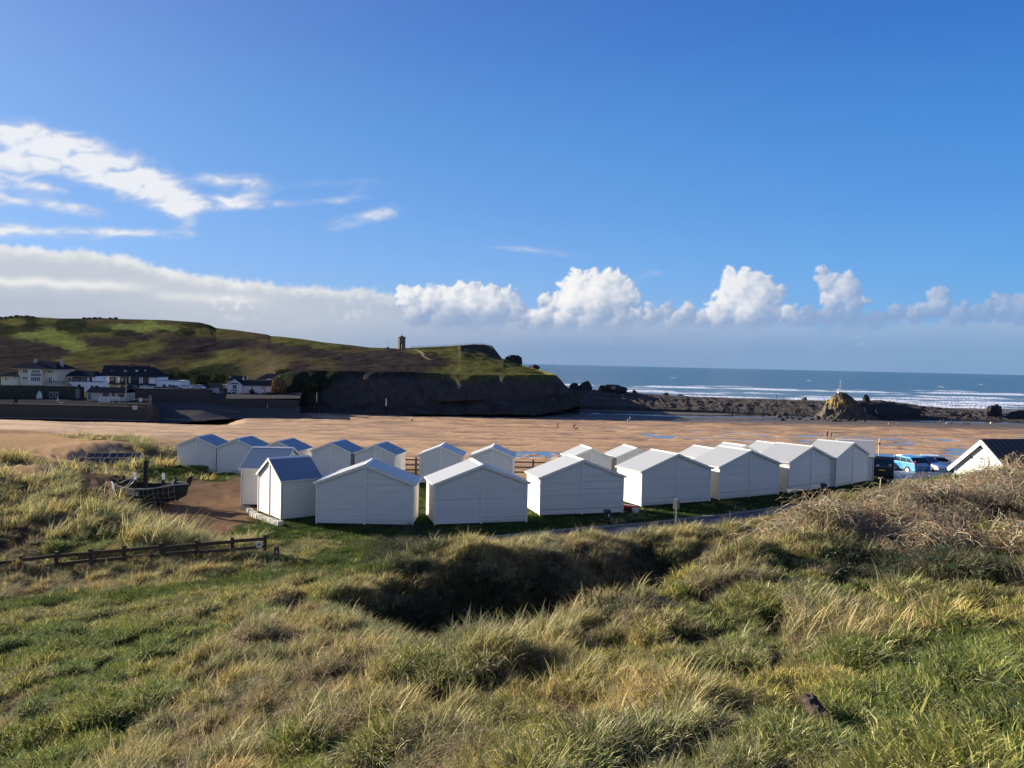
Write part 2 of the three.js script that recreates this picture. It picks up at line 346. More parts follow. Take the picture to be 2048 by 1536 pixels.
const PLANS = [
  [-9, 39, 0], [-5, 40, 0], [0, 40.5, 0], [5, 43.5, 0], [10, 46.5, 0], [15, 50, 0], [20, 53.5, 0], [25, 57, -0.05], [-13, 42, 0], [-12, 40, 0.05], [-7, 37, 0], [0, 37.5, 0], [0, 35, 0], [5, 39, 0], [12, 42.5, 0], [20, 47, -0.05], [28, 52, -0.25], [-5, 34.6, 0], [-9, 35.4, 0],
  [30, 58, -0.45], [34, 62, -0.7], [45, 66, -0.8], [40, 58, -0.5], [36, 52, -0.4], [50, 75, -1], [37, 72, -0.95], [30, 66, -0.8], [44, 52, -0.4],
  [-24, 58, -0.63], [-17, 57, -0.63], [-9, 56, -0.63], [-2, 56, -0.63], [6, 57, -0.63], [15, 59, -0.63], [22, 63, -0.63], [-20, 64, -0.9], [0, 64, -0.9], [20, 69, -0.9], [-10, 48, -0.3], [0, 48, -0.3], [10, 51.5, -0.3], [-28, 57, -0.6], [-28, 62, -0.7],
  [4, 30, 1.2], [10, 31, 1.5], [16, 35, 1.6], [22, 40, 1.6], [8, 33.5, 0.1], [15, 38, 0.2],
  [2, 17, 1.9], [5, 20, 1.7], [8, 21.5, 1.9], [10.5, 23, 2.1], [8, 14.5, 3.6], [6, 16, 2.3], [10, 19, 2.7], [13, 22, 3.0], [4, 13, 3.7], [0, 12.5, 3.2], [14, 19, 4.4], [18, 22, 4.6], [22, 26, 4.2], [2, 10.5, 4.2], [-1, 9.2, 4.3],
  [-8, 5, 4.1], [-16, 10, 2.8], [-24, 18, 1.8], [-34, 26, 1.2], [-40, 40, 1.4], [-50, 55, 1.4], [-60, 75, 0.6], [9, 5, 7.0], [14, 9, 7.0], [20, 14, 6.6], [30, 24, 5], [40, 34, 4], [55, 50, 2], [70, 75, -1],
  [0.6, 1.8, 6.55], [-2, 1.8, 5.9], [3, 1.6, 6.9], [0, 2.6, 6.4], [-30, 46, 1.4], [-34, 60, 1.2],
];
const rbf = (() => {
  const coord = (x, D) => [Math.atan2(x, D) * 1.35, Math.log(Math.max(1.2, Math.hypot(x, D)))];
  const pts = [];
  for (const [px, py, D] of SIGHTS) { const p = at(px, py, D); pts.push([...coord(p.x, D), p.y]); }
  for (const [x, D, y] of PLANS) pts.push([...coord(x, D), y]);
  const n = pts.length, K = 0.05, M = n + 1, A = [];
  const phi = (u, v) => Math.sqrt(u * u + v * v + K * K);
  for (let i = 0; i < M; i++) {
    A.push(new Float64Array(M + 1));
    for (let j = 0; j < n; j++) A[i][j] = i < n ? -phi(pts[i][0] - pts[j][0], pts[i][1] - pts[j][1]) - (i === j ? -0.006 : 0) : 1;
    A[i][n] = i < n ? 1 : 0; A[i][M] = i < n ? pts[i][2] : 0;
  }
  for (let c = 0; c < M; c++) {
    let b = c;
    for (let i = c + 1; i < M; i++) if (Math.abs(A[i][c]) > Math.abs(A[b][c])) b = i;
    [A[c], A[b]] = [A[b], A[c]];
    for (let i = c + 1; i < M; i++) { const f = A[i][c] / A[c][c]; if (f) for (let j = c; j <= M; j++) A[i][j] -= f * A[c][j]; }
  }
  const w = new Float64Array(M);
  for (let c = M - 1; c >= 0; c--) { let s = A[c][M]; for (let j = c + 1; j < M; j++) s -= A[c][j] * w[j]; w[c] = s / A[c][c]; }
  const PX = Float64Array.from(pts, (p) => p[0]), PY = Float64Array.from(pts, (p) => p[1]);
  return (x, D) => {
    const u = clamp(Math.atan2(x, D), -0.95, 0.95) * 1.35, v = Math.log(clamp(Math.hypot(x, D), 1.6, 95));
    let s = w[n];
    for (let j = 0; j < n; j++) { const a = u - PX[j], b = v - PY[j]; s -= w[j] * Math.sqrt(a * a + b * b + K * K); }
    return s;
  };
})();
const SEA = -13;
const beachProfile = table([[40, 0.7], [60, -0.62], [75, -1.6], [100, -3.4], [146, -6.4], [200, -9.5], [225, -10.7], [260, -11.6], [300, -12.2], [360, -12.5], [430, -12.8], [520, -13.05], [700, -14], [2000, -25]]);
function beachMean(x, D) { return -3.5 * smooth(-0.34, -0.4, x / D) * smooth(196, 230, D) + (beachProfile(D - 4) + 2 * beachProfile(D) + beachProfile(D + 4)) / 4; }
function ripples(x, D) {
  const wx = x + 5 * noise(x / 22, D / 30), wD = D + 5 * noise(x / 26 + 7, D / 20);
  const k = smooth(62, 85, D) * (1 - smooth(285, 330, D));
  const dips = smooth(20, 34, x) * smooth(100, 120, D) * (1 - smooth(225, 245, D)) * smooth(0.2, 0.45, noise(x / 8 + 3, D / 12) + 0.3 * noise(x / 2.6, D / 4)) + 0.9 * smooth(-4, -1, x) * (1 - smooth(7, 10, x)) * smooth(82, 87, D) * (1 - smooth(100, 106, D)) * smooth(-0.15, 0.2, noise(x / 1.3, D / 2.4)) + smooth(50, 60, x) * smooth(84, 92, D) * (1 - smooth(105, 118, D)) * smooth(0.2, 0.45, noise(x / 5 + 8, D / 7) + 0.3 * noise(x / 2, D / 3));
  return -0.2 * dips + (0.75 - 0.35 * Math.min(1, dips)) * k * (0.5 * fbm(wx / 15, wD / 9, 3) + 0.30 * (ridged(wx / 6.5 + 0.3 * noise(wx / 9, wD / 9), wD / 3.6, 2) - 0.6) + 0.11 * fbm(wx / 2.1, wD / 1.5, 2));
}
const FLAT = [];          // level pads: [x0, D0, x1, D1, half width, level or null]
function beachLevel(x, D) { return beachMean(x, D) + ripples(x, D); }
function tussock(x, D) {     // 0 in the gaps, 1 on top of a grass tussock, of half a metre or so
  const a = noise(x / 0.62 + 0.4 * noise(x, D), D / 0.75), b = noise(x / 1.3 + 20, D / 1.5);
  return smooth(-0.25, 0.55, a + 0.45 * b);
}
const tuft2 = (x, D) => smooth(-0.25, 0.35, noise(x / 0.32, D / 0.36) + 0.3 * noise(x / 0.15, D / 0.15));
function roughness(x, D) {     // hummocks of the rough grass, none on the road, lawn and sand
  const r = Math.hypot(x, D), s = 0.30 * fbm(x / 2.6 + 4, D / 2.6, 3) + 0.05 * fbm(x / 0.5, D / 0.5 + 11, 2) + 0.14 * tussock(x, D) - 0.05 + 0.07 * tuft2(x, D) * (1 - smooth(14, 20, D)) + 0.6 * fbm(x / 5.5 + 2, D / 5.5 + 6, 3) * smooth(-12, -16, x) * smooth(34, 39, D) * smooth(5.5, 10, Math.hypot(x + 18.5, D - 42));
  const flat = smooth(32, 36, D - 0.42 * Math.max(0, x - 2)) * smooth(-17, -11, x - 0.15 * (D - 40));
  return s * (0.55 + 0.45 * smooth(3, 9, r)) * (1 - flat) * (1 - 0.75 * smooth(37, 41, D) * smooth(-24, -19, x) ) * (1 - smooth(60, 74, r));
}
const TRENCH = [[-3, 15.6], [-2, 16.8], [-0.4, 18.6], [1.8, 20.2], [4.2, 22.2], [6.4, 23.7], [8.6, 24.7], [10.5, 25.4]];
function trench(x, D) {      // the gully behind the near bank: gentle on our side, steep beyond
  if (D < 11 || D > 30 || x < -6 || x > 14) return 0;
  let best = 99, sg = 1, u = 0;
  for (let i = 0; i + 1 < TRENCH.length; i++) {
    const [ax, ay] = TRENCH[i], [bx, by] = TRENCH[i + 1], dx = bx - ax, dy = by - ay, t = clamp(((x - ax) * dx + (D - ay) * dy) / (dx * dx + dy * dy)), px = x - ax - dx * t, py = D - ay - dy * t, d = Math.hypot(px, py);
    if (d < best) { best = d; sg = dx * (D - ay) - dy * (x - ax) > 0 ? 1 : -1; u = (i + t) / (TRENCH.length - 1); }
  }
  const w = lerp(0.7, 1, smooth(0.25, 0.5, u)) * (sg > 0 ? lerp(1.3, 0.95, smooth(0.3, 0.55, u)) : 1.8) * (1 + 0.25 * noise(x / 1.7, D / 1.7));
  return lerp(0.5, 0.95, smooth(0.3, 0.5, u)) * Math.exp(-best * best / (w * w)) * smooth(0, 0.12, u) * smooth(1.02, 0.85, u);
}
function ground(x, z) {
  const D = -z, r = Math.hypot(x, D), th = Math.atan2(x, D);
  let near = 0;
  if (r < 90) {
    near = Math.abs(th) < 2.2 ? rbf(x, D) + roughness(x, D) : 6.4;
    if (Math.abs(th) > 1.6) near = lerp(near, 6.4, smooth(1.6, 2.2, Math.abs(th)));
    if (D > 74 || (Math.abs(th) < 0.4 && D > 60)) { /* beach below */ }
  }
  const edge = 62 + 14 * smooth(-22, -30, x) + 6 * smooth(24, 34, x), k = smooth(edge, edge + 8, D);
  if (r >= 90) near = Math.abs(th) > 1.1 ? 3 : 0.5;
  near -= (r < 90 ? 0.16 : 0) * smooth(6, 11, r) * (1 - smooth(26 + 14 * smooth(6, 12, x), 31 + 14 * smooth(6, 12, x), D)) * smooth(-30, -4, x);   // the plants' own height, which the sight lines include
  near -= trench(x, D) + 0.18 * smooth(-7, -2, x) * smooth(18, 20, D) * (1 - smooth(28, 33, D)) * (1 - smooth(9.5, 12, x));
  near -= (0.16 + 0.36 * smooth(6.4, 8.2, x)) * smooth(3.6, 6.5, x) * smooth(8, 10.5, r) * (1 - smooth(17, 21, D));
  return lerp(near, beachLevel(x, D), D > 40 ? k : 0);
}
const groundAt = (x, z) => ground(x, z);
// ---------------------------------------------------------------- what grows where: nearest of these surveyed spots
const KINDS = {   // ground colour under the plants
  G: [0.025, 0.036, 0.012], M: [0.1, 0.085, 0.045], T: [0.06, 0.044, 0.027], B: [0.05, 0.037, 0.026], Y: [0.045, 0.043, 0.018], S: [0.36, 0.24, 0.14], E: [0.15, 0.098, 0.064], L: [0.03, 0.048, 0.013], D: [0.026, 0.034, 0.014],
};
const SPOTS = [
  ['G', 1900, 1300, 2040, 1300, 1850, 1400, 2000, 1500, 1720, 1420, 1980, 1400, 1780, 1500, 650, 1520, 200, 1525, 100, 1490, 110, 1400, 350, 1290, 200, 1275, 60, 1310, 200, 1080, 130, 1108, 1780, 1345, 250, 1440, 180, 1350],
  ['Y', 1600, 1360, 1650, 1510, 1500, 1450, 1350, 1350, 1200, 1310, 1120, 1500, 800, 1510, 300, 1380, 650, 1180, 500, 1205, 300, 1222, 100, 1232, 620, 1092, 1300, 1066, 1500, 1046, 1700, 1003, 1800, 978, 1600, 1130, 1350, 1180, 1500, 1200, 1700, 1180, 2030, 1150, 1850, 1212, 1400, 1262, 1550, 1282, 2000, 1222, 550, 1110, 1950, 1085, 900, 1340, 1000, 1440, 420, 1250, 60, 1365],
  ['M', 1250, 1430, 1100, 1350, 900, 1430, 820, 1400, 500, 1500, 300, 1500, 450, 1330, 480, 1365, 700, 1230, 760, 1200, 640, 1260, 900, 1106, 950, 1100, 860, 1150, 1000, 1130, 1350, 1084, 1450, 1066, 1800, 1258, 250, 1138, 440, 1120, 330, 1070, 300, 1060, 280, 1048, 180, 1022, 150, 1050, 100, 1000, 120, 960, 160, 944, 230, 938, 60, 1030, 300, 1098, 400, 1090, 30, 960, 20, 915, 265, 928, 300, 922, 235, 878, 170, 868, 60, 857, 120, 861, 320, 908, 1350, 1470, 760, 1290, 20, 1000, 200, 1010],
  ['T', 700, 1450, 600, 1400, 400, 1440, 25, 1430, 555, 1290, 600, 1215, 1150, 1130, 1200, 1150, 1100, 1122, 1250, 1112, 1400, 1100, 1250, 1160, 1700, 1100, 1450, 1152, 1280, 1212, 1650, 1250, 50, 1152, 150, 1145, 40, 1075, 1560, 1070, 550, 1460, 880, 1500, 430, 1520, 1150, 1250],
  ['B', 1610, 1056, 1700, 1038, 1800, 1008, 1900, 984, 2040, 960, 2000, 1030, 1850, 1060, 1950, 970, 1750, 1060],
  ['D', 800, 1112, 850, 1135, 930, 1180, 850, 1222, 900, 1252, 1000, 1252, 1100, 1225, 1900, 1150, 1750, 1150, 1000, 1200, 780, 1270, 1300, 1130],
  ['L', 300, 1187, 500, 1162, 100, 1206, 650, 1140, 700, 1100, 1600, 1028, 1900, 957, 1550, 1012, 520, 1060, 560, 1080, 600, 1068, 700, 1068, 1000, 1072, 1100, 1050, 1400, 1030, 1600, 992, 400, 952, 440, 956, 840, 1010, 620, 1052, 340, 946, 480, 1066, 750, 1150],
  ['E', 430, 1060, 400, 1030, 300, 1022, 230, 987, 450, 1000, 480, 962, 380, 968, 200, 962, 460, 1030, 340, 1030, 440, 1080],
  ['S', 100, 908, 60, 889, 180, 888, 220, 882, 150, 922, 20, 872, 90, 878, 40, 936, 340, 884, 70, 940],
];
function hit(px, py) {      // where a sight line meets the land
  const r = sight(px, py);
  let t = 1.5, last = t;
  for (let i = 0; i < 900 && t < 400; i++) {
    const x = r[0] * t, y = EYE + r[1] * t, z = r[2] * t;
    if (y < ground(x, z)) { let a = last, b = t; for (let k = 0; k < 12; k++) { const m = (a + b) / 2; if (EYE + r[1] * m < ground(r[0] * m, r[2] * m)) b = m; else a = m; } t = b; break; }
    last = t; t *= 1.012;
  }
  return new THREE.Vector3(r[0] * t, EYE + r[1] * t, r[2] * t);
}
const zoneAt = (() => {
  const pts = [], names = Object.keys(KINDS);
  const add = (k, x, D) => pts.push([Math.atan2(x, D) * 1.9, Math.log(Math.hypot(x, D)), names.indexOf(k)]);
  for (const [k, ...p] of SPOTS) for (let i = 0; i < p.length; i += 2) { const q = hit(p[i], p[i + 1]); add(k, q.x, -q.z); }
  for (const [k, x, D] of [['L', -4, 47], ['L', 6, 50], ['L', 14, 54], ['L', -8, 52], ['S', 0, 66], ['S', -15, 66], ['S', 20, 70], ['S', -30, 72], ['L', 22, 60], ['L', 28, 57], ['Y', 14, 26], ['Y', 8, 28], ['Y', 20, 34], ['L', 10, 40], ['L', 2, 37], ['Y', 0, 2], ['Y', 1, 2.4], ['T', -1, 2.4], ['G', 2, 2], ['G', 3, 2.6], ['Y', -2, 3], ['G', -4, 3], ['T', -1.5, 3.4], ['M', -3, 4], ['Y', 0.5, 1.5], ['Y', -1, 1.5], ['G', 2, 1.5]]) add(k, x, D);
  return (x, D) => {
    const u = Math.atan2(x, D) * 1.9 + 0.035 * noise(x * 0.9, D * 0.9 + 5) + 0.02 * noise(x * 3, D * 3), v = Math.log(Math.max(1.5, Math.hypot(x, D))) + 0.035 * noise(x * 0.9 + 40, D * 0.9) + 0.02 * noise(x * 3 + 9, D * 3);
    const w = new Float32Array(names.length);
    for (const p of pts) { const a = u - p[0], b = v - p[1], d = a * a + b * b + 2e-4; w[p[2]] += 1 / (d * d * d); }
    let s = 0;
    for (const q of w) s += q;
    const out = {};
    names.forEach((k, i) => { out[k] = w[i] / s; });
    return out;
  };
})();
function zoneColour(z, x, D) {
  const c = [0, 0, 0], m = 1 + 0.3 * fbm(x * 2.2, D * 2.2, 3);
  for (const k in z) for (let i = 0; i < 3; i++) c[i] += z[k] * KINDS[k][i] * m;
  return c;
}

// ---------------------------------------------------------------- the ground of the dunes and the hill
const grain = dataTex(256, (x, y) => 0.5 + 0.5 * tile((a, b) => 0.6 * fbm(a * 24, b * 24, 3) + 0.5 * noise(a * 110, b * 110), x, y));
const grainFor = (per) => { const t = grain.clone(); t.repeat.set(per, per); t.needsUpdate = true; return t; };
{
  const soil = new THREE.MeshLambertMaterial({ vertexColors: true, bumpMap: grainFor(0.9), bumpScale: 0.03 });
  const angles = [];
  for (let a = -180; a < -42; a += 6) angles.push(a);
  for (let a = -42; a <= 42; a += 0.14) angles.push(a);
  for (let a = 44; a <= 180; a += 6) angles.push(a);
  angles[angles.length - 1] = 180;
  const nR = 400, R0 = 0.5, R1 = 92;
  const g = sheet(angles.length - 1, nR, (i, j) => {
    const th = angles[i] * Math.PI / 180, r = R0 * Math.pow(R1 / R0, j / nR), x = r * Math.sin(th), z = -r * Math.cos(th);
    let y = ground(x, z);
    if (r > 58 && Math.abs(angles[i]) < 42) y -= 0.5 * smooth(66 + 14 * smooth(-22, -30, x) + 6 * smooth(24, 34, x), 74 + 14 * smooth(-22, -30, x) + 6 * smooth(24, 34, x), -z);   // dips under the beach
    return [x, y, z];
  }, (p) => zoneColour(zoneAt(p[0], -p[2]), p[0], p[2]));
  structure(mesh('dune_ground', g, soil));
}

// ---------------------------------------------------------------- the beach, its pools and the channel
const PATCH = (px, py) => { const D0 = 100; return at(px, py, D0).x / D0; };
{
  const nT = 640, nR = 420, R0 = 56, R1 = 760;
  const wetAt = (x, D) => {      // how wet the sand is
    const low = smooth(0.09, -0.07, ripples(x, D) - 0.02 * smooth(0.1, 0.5, x / D) * smooth(90, 120, D));
    return clamp(0.15 * fbm(x / 30, D / 22, 3) + 0.75 * low + 0.9 * smooth(265, 300, D));
  };
  const g = sheet(nT, nR, (i, j) => {
    const th = lerp(-0.78, 0.78, i / nT), r = R0 * Math.pow(R1 / R0, j / nR), x = r * Math.sin(th), D = r * Math.cos(th);
    const edge = 66 + 14 * smooth(-22, -30, x) + 6 * smooth(24, 34, x);
    let y = beachLevel(x, D) - 0.6 * (1 - smooth(edge - 2, edge + 5, D));
    return [x, y, -D];
  }, (p) => {
    const w = wetAt(p[0], -p[2]), t = fbm(p[0] / 40, p[2] / 25, 3), dry = [0.41 + 0.05 * t, 0.255 + 0.03 * t, 0.137 + 0.016 * t], wet = [0.17, 0.105, 0.068], far = smooth(270, 305, -p[2]);
    return [0, 1, 2].map((k) => lerp(lerp(dry[k], wet[k], w), [0.1, 0.085, 0.075][k], far));
  });
  const sandBump = grainFor(1 / 3);
  structure(mesh('beach', g, new THREE.MeshPhysicalMaterial({ vertexColors: true, roughness: 0.7, specularIntensity: 0.35, bumpMap: sandBump, bumpScale: 0.07 })));
  // standing water: sheets that follow the mean fall of the beach and show wherever the sand dips below them
  const water = new THREE.MeshPhysicalMaterial({ color: new THREE.Color().setRGB(0.06, 0.07, 0.08), roughness: 0.03, ior: 1.5 });
  const pool = (x0, x1, D0, D1, below, name = 'tide_pool') => {
    const step = 1.6, rows = Math.floor((D1 - D0) / step), P = [], I = [];      // level treads, one below the other
    for (let j = 0; j < rows; j++) {
      const a = D0 + j * step, y = beachMean((x0 + x1) / 2, a + step * 0.6) - below, o = j * 4;
      P.push(x0, y, -a, x1, y, -a, x0, y, -a - step, x1, y, -a - step);
      I.push(o, o + 1, o + 2, o + 1, o + 3, o + 2);
    }
    const g = new THREE.BufferGeometry();
    g.setAttribute('position', new THREE.Float32BufferAttribute(P, 3));
    g.setIndex(I);
    g.computeVertexNormals();
    structure(mesh(name, g, water));
  };
  pool(30, 170, 112, 240, 0.09);
  pool(-3, 9.5, 82, 105, 0.06);
  pool(-17, -8, 92, 106, 0.07);
  pool(54, 130, 86, 112, 0.09);
  // the wet channel under the rocks
  const ch = [[1080, 818], [1150, 820], [1240, 823], [1330, 827], [1430, 829], [1520, 827], [1600, 829], [1700, 834], [1850, 838], [2060, 842]];
  const cm = new THREE.MeshPhysicalMaterial({ color: new THREE.Color().setRGB(0.07, 0.07, 0.075), roughness: 0.08, ior: 1.7 });
  const L = table(ch.map(([x, y]) => [x, y])), wob = (x) => 5 * noise(x / 90, 2);
  structure(mesh('stream', sheet(90, 6, (i, j) => {
    const px = lerp(1080, 2060, i / 90), w = (2.2 + 2.2 * Math.abs(noise(px / 130, 5))) * (0.2 + smooth(1080, 1180, px));
    const q = onLevel(px, L(px) + (j / 6 - 0.5) * 2 * w, -11.6);
    return [q.x, beachMean(q.x, -q.z) + 0.06 - 0.5 * (j === 0 || j === 6), q.z];
  }, null, true), cm));
  structure(mesh('stream', sheet(50, 6, (i, j) => {
    const px = lerp(1240, 1560, i / 50), w = 2 + 1.2 * noise(px / 70, 9);
    const q = onLevel(px, 838 + 3 * noise(px / 80, 3) - 0.012 * (px - 1400) + (j / 6 - 0.5) * 2 * w, -11.6);
    return [q.x, beachMean(q.x, -q.z) + 0.08 - 0.5 * (j === 0 || j === 6), q.z];
  }, null, true), cm));
}

// ---------------------------------------------------------------- the sea and its surf
{
  const rows = [];
  for (let D = 430; D < 1000; D += 2.6) rows.push(D);
  for (let D = 1000; D < 90000; D *= 1.09) rows.push(D);
  const nT = 700, breakers = [[486, 15, 1.05, 0.8], [520, 8, 0.6, 1.7], [566, 15, 1, 4], [612, 9, 0.65, 1], [668, 14, 0.75, 6], [720, 7, 0.45, 2], [800, 17, 0.9, 3], [880, 9, 0.5, 9]];
  const foam = (x, D) => {
    let f = 0, h = 0;
    for (const [c, w, s, q] of breakers) {
      const line = c + 26 * noise(x / 210, q) + 7 * noise(x / 40, q + 5), d = D - line, along = smooth(-0.28, 0.3, noise(x / (60 + 5 * q), q * 3.3) + 0.25 * noise(x / 17, q) + (s - 0.72));
      const k = d > 0 ? Math.exp(-d * d / 30) : Math.exp(-d * d / (w * w)) * (0.6 + 0.4 * smooth(-0.3, 0.3, noise(x / 7, D / 5)));
      f += s * 2.1 * along * k; h += along * Math.exp(-d * d / 45) * 1.1;
    }
    f += 0.42 * smooth(560, 470, D) * smooth(-0.1, 0.5, fbm(x / 14, D / 9, 3));
    return [f, h];
  };
  const cap = rng(3);
  const g = sheet(nT, rows.length - 1, (i, j) => {
    const k = lerp(-1.05, 1.05, i / nT), D = rows[j], x = k * D, f = D < 1000 ? foam(x, D) : [0, 0];
    const swell = D < 3000 ? 0.35 * noise(x / 90, D / 26) + 0.16 * noise(x / 22, D / 9) : 0;
    return [x, SEA + swell + f[1], -D];
  }, (p) => {
    const D = -p[2], f = D < 1000 ? foam(p[0], D)[0] : smooth(0.66, 0.8, noise(p[0] / 34, D / 21)) * smooth(2600, 1000, D) * 0.7, t = smooth(440, 1100, D), n = 0.14 * fbm(p[0] / 300, D / 90, 3);
    const w = [lerp(0.12, 0.055, t) * (1 + n), lerp(0.185, 0.115, t) * (1 + n), lerp(0.195, 0.15, t) * (1 + n)];
    return [0, 1, 2].map((k) => lerp(w[k], 0.86, clamp(f)));
  });
  const wave = dataTex(512, (x, y) => 0.5 + 0.5 * tile((a, b) => 0.6 * fbm(a * 9, b * 22, 3) + 0.4 * noise(a * 40, b * 60), x, y));
  wave.repeat.set(1 / 70, 1 / 70);
  structure(mesh('sea', g, new THREE.MeshStandardMaterial({ vertexColors: true, roughness: 0.32, bumpMap: wave, bumpScale: 1.2 })));
}

// ---------------------------------------------------------------- tarmac: the lane behind the huts and the car park
const tarmac = new THREE.MeshStandardMaterial({ color: new THREE.Color().setRGB(0.055, 0.056, 0.06), roughness: 0.42, bumpMap: grainFor(1.3), bumpScale: 0.008 });
const laneFar = [[-1.6, 35.2], [5.5, 38.8], [14.6, 44.2], [18.5, 46.9], [24, 50.5], [31, 56]];
{
  const cum = [0];
  for (let i = 1; i < laneFar.length; i++) cum.push(cum[i - 1] + Math.hypot(laneFar[i][0] - laneFar[i - 1][0], laneFar[i][1] - laneFar[i - 1][1]));
  const len = cum[cum.length - 1], X = table(cum.map((c, i) => [c, laneFar[i][0]])), Y = table(cum.map((c, i) => [c, laneFar[i][1]]));
  structure(mesh('lane', sheet(120, 6, (i, j) => {
    const s = len * i / 120, x = X(s), D = Y(s), dx = X(s + 0.5) - X(s - 0.5), dD = Y(s + 0.5) - Y(s - 0.5), l = Math.hypot(dx, dD), w = -2.9 * j / 6;
    const px = x - dD / l * w, pD = D + dx / l * w;
    return [px, ground(px, -pD) + 0.05 - (j === 6 ? 0.1 : 0), -pD];
  }, null, true), tarmac));
  const kerb = [];
  for (let s = 0; s < len - 1.3; s += 1.25) { const a = [X(s), 0, -Y(s)], b = [X(s + 1.2), 0, -Y(s + 1.2)]; a[1] = ground(a[0], a[2]) + 0.06; b[1] = ground(b[0], b[2]) + 0.06; kerb.push(bar(a, b, 0.1, 0.12)); }
  tag(mesh('kerb', kerb, mat(0.3, 0.3, 0.28, 0.9)), 'low pale kerb edging the lane behind the front row of huts', 'kerb');
  const park = [[28.5, 51], [33, 47], [60, 56], [62, 80], [36, 77], [30, 66]];
  structure(mesh('car_park', sheet(40, 40, (i, j) => {
    const u = i / 40, v = j / 40, x = lerp(lerp(28, 60, u), lerp(33, 66, u), v), D = lerp(lerp(52, 50, u), lerp(77, 80, u), v);
    return [x, ground(x, -D) + 0.06, -D];
  }), tarmac));
}
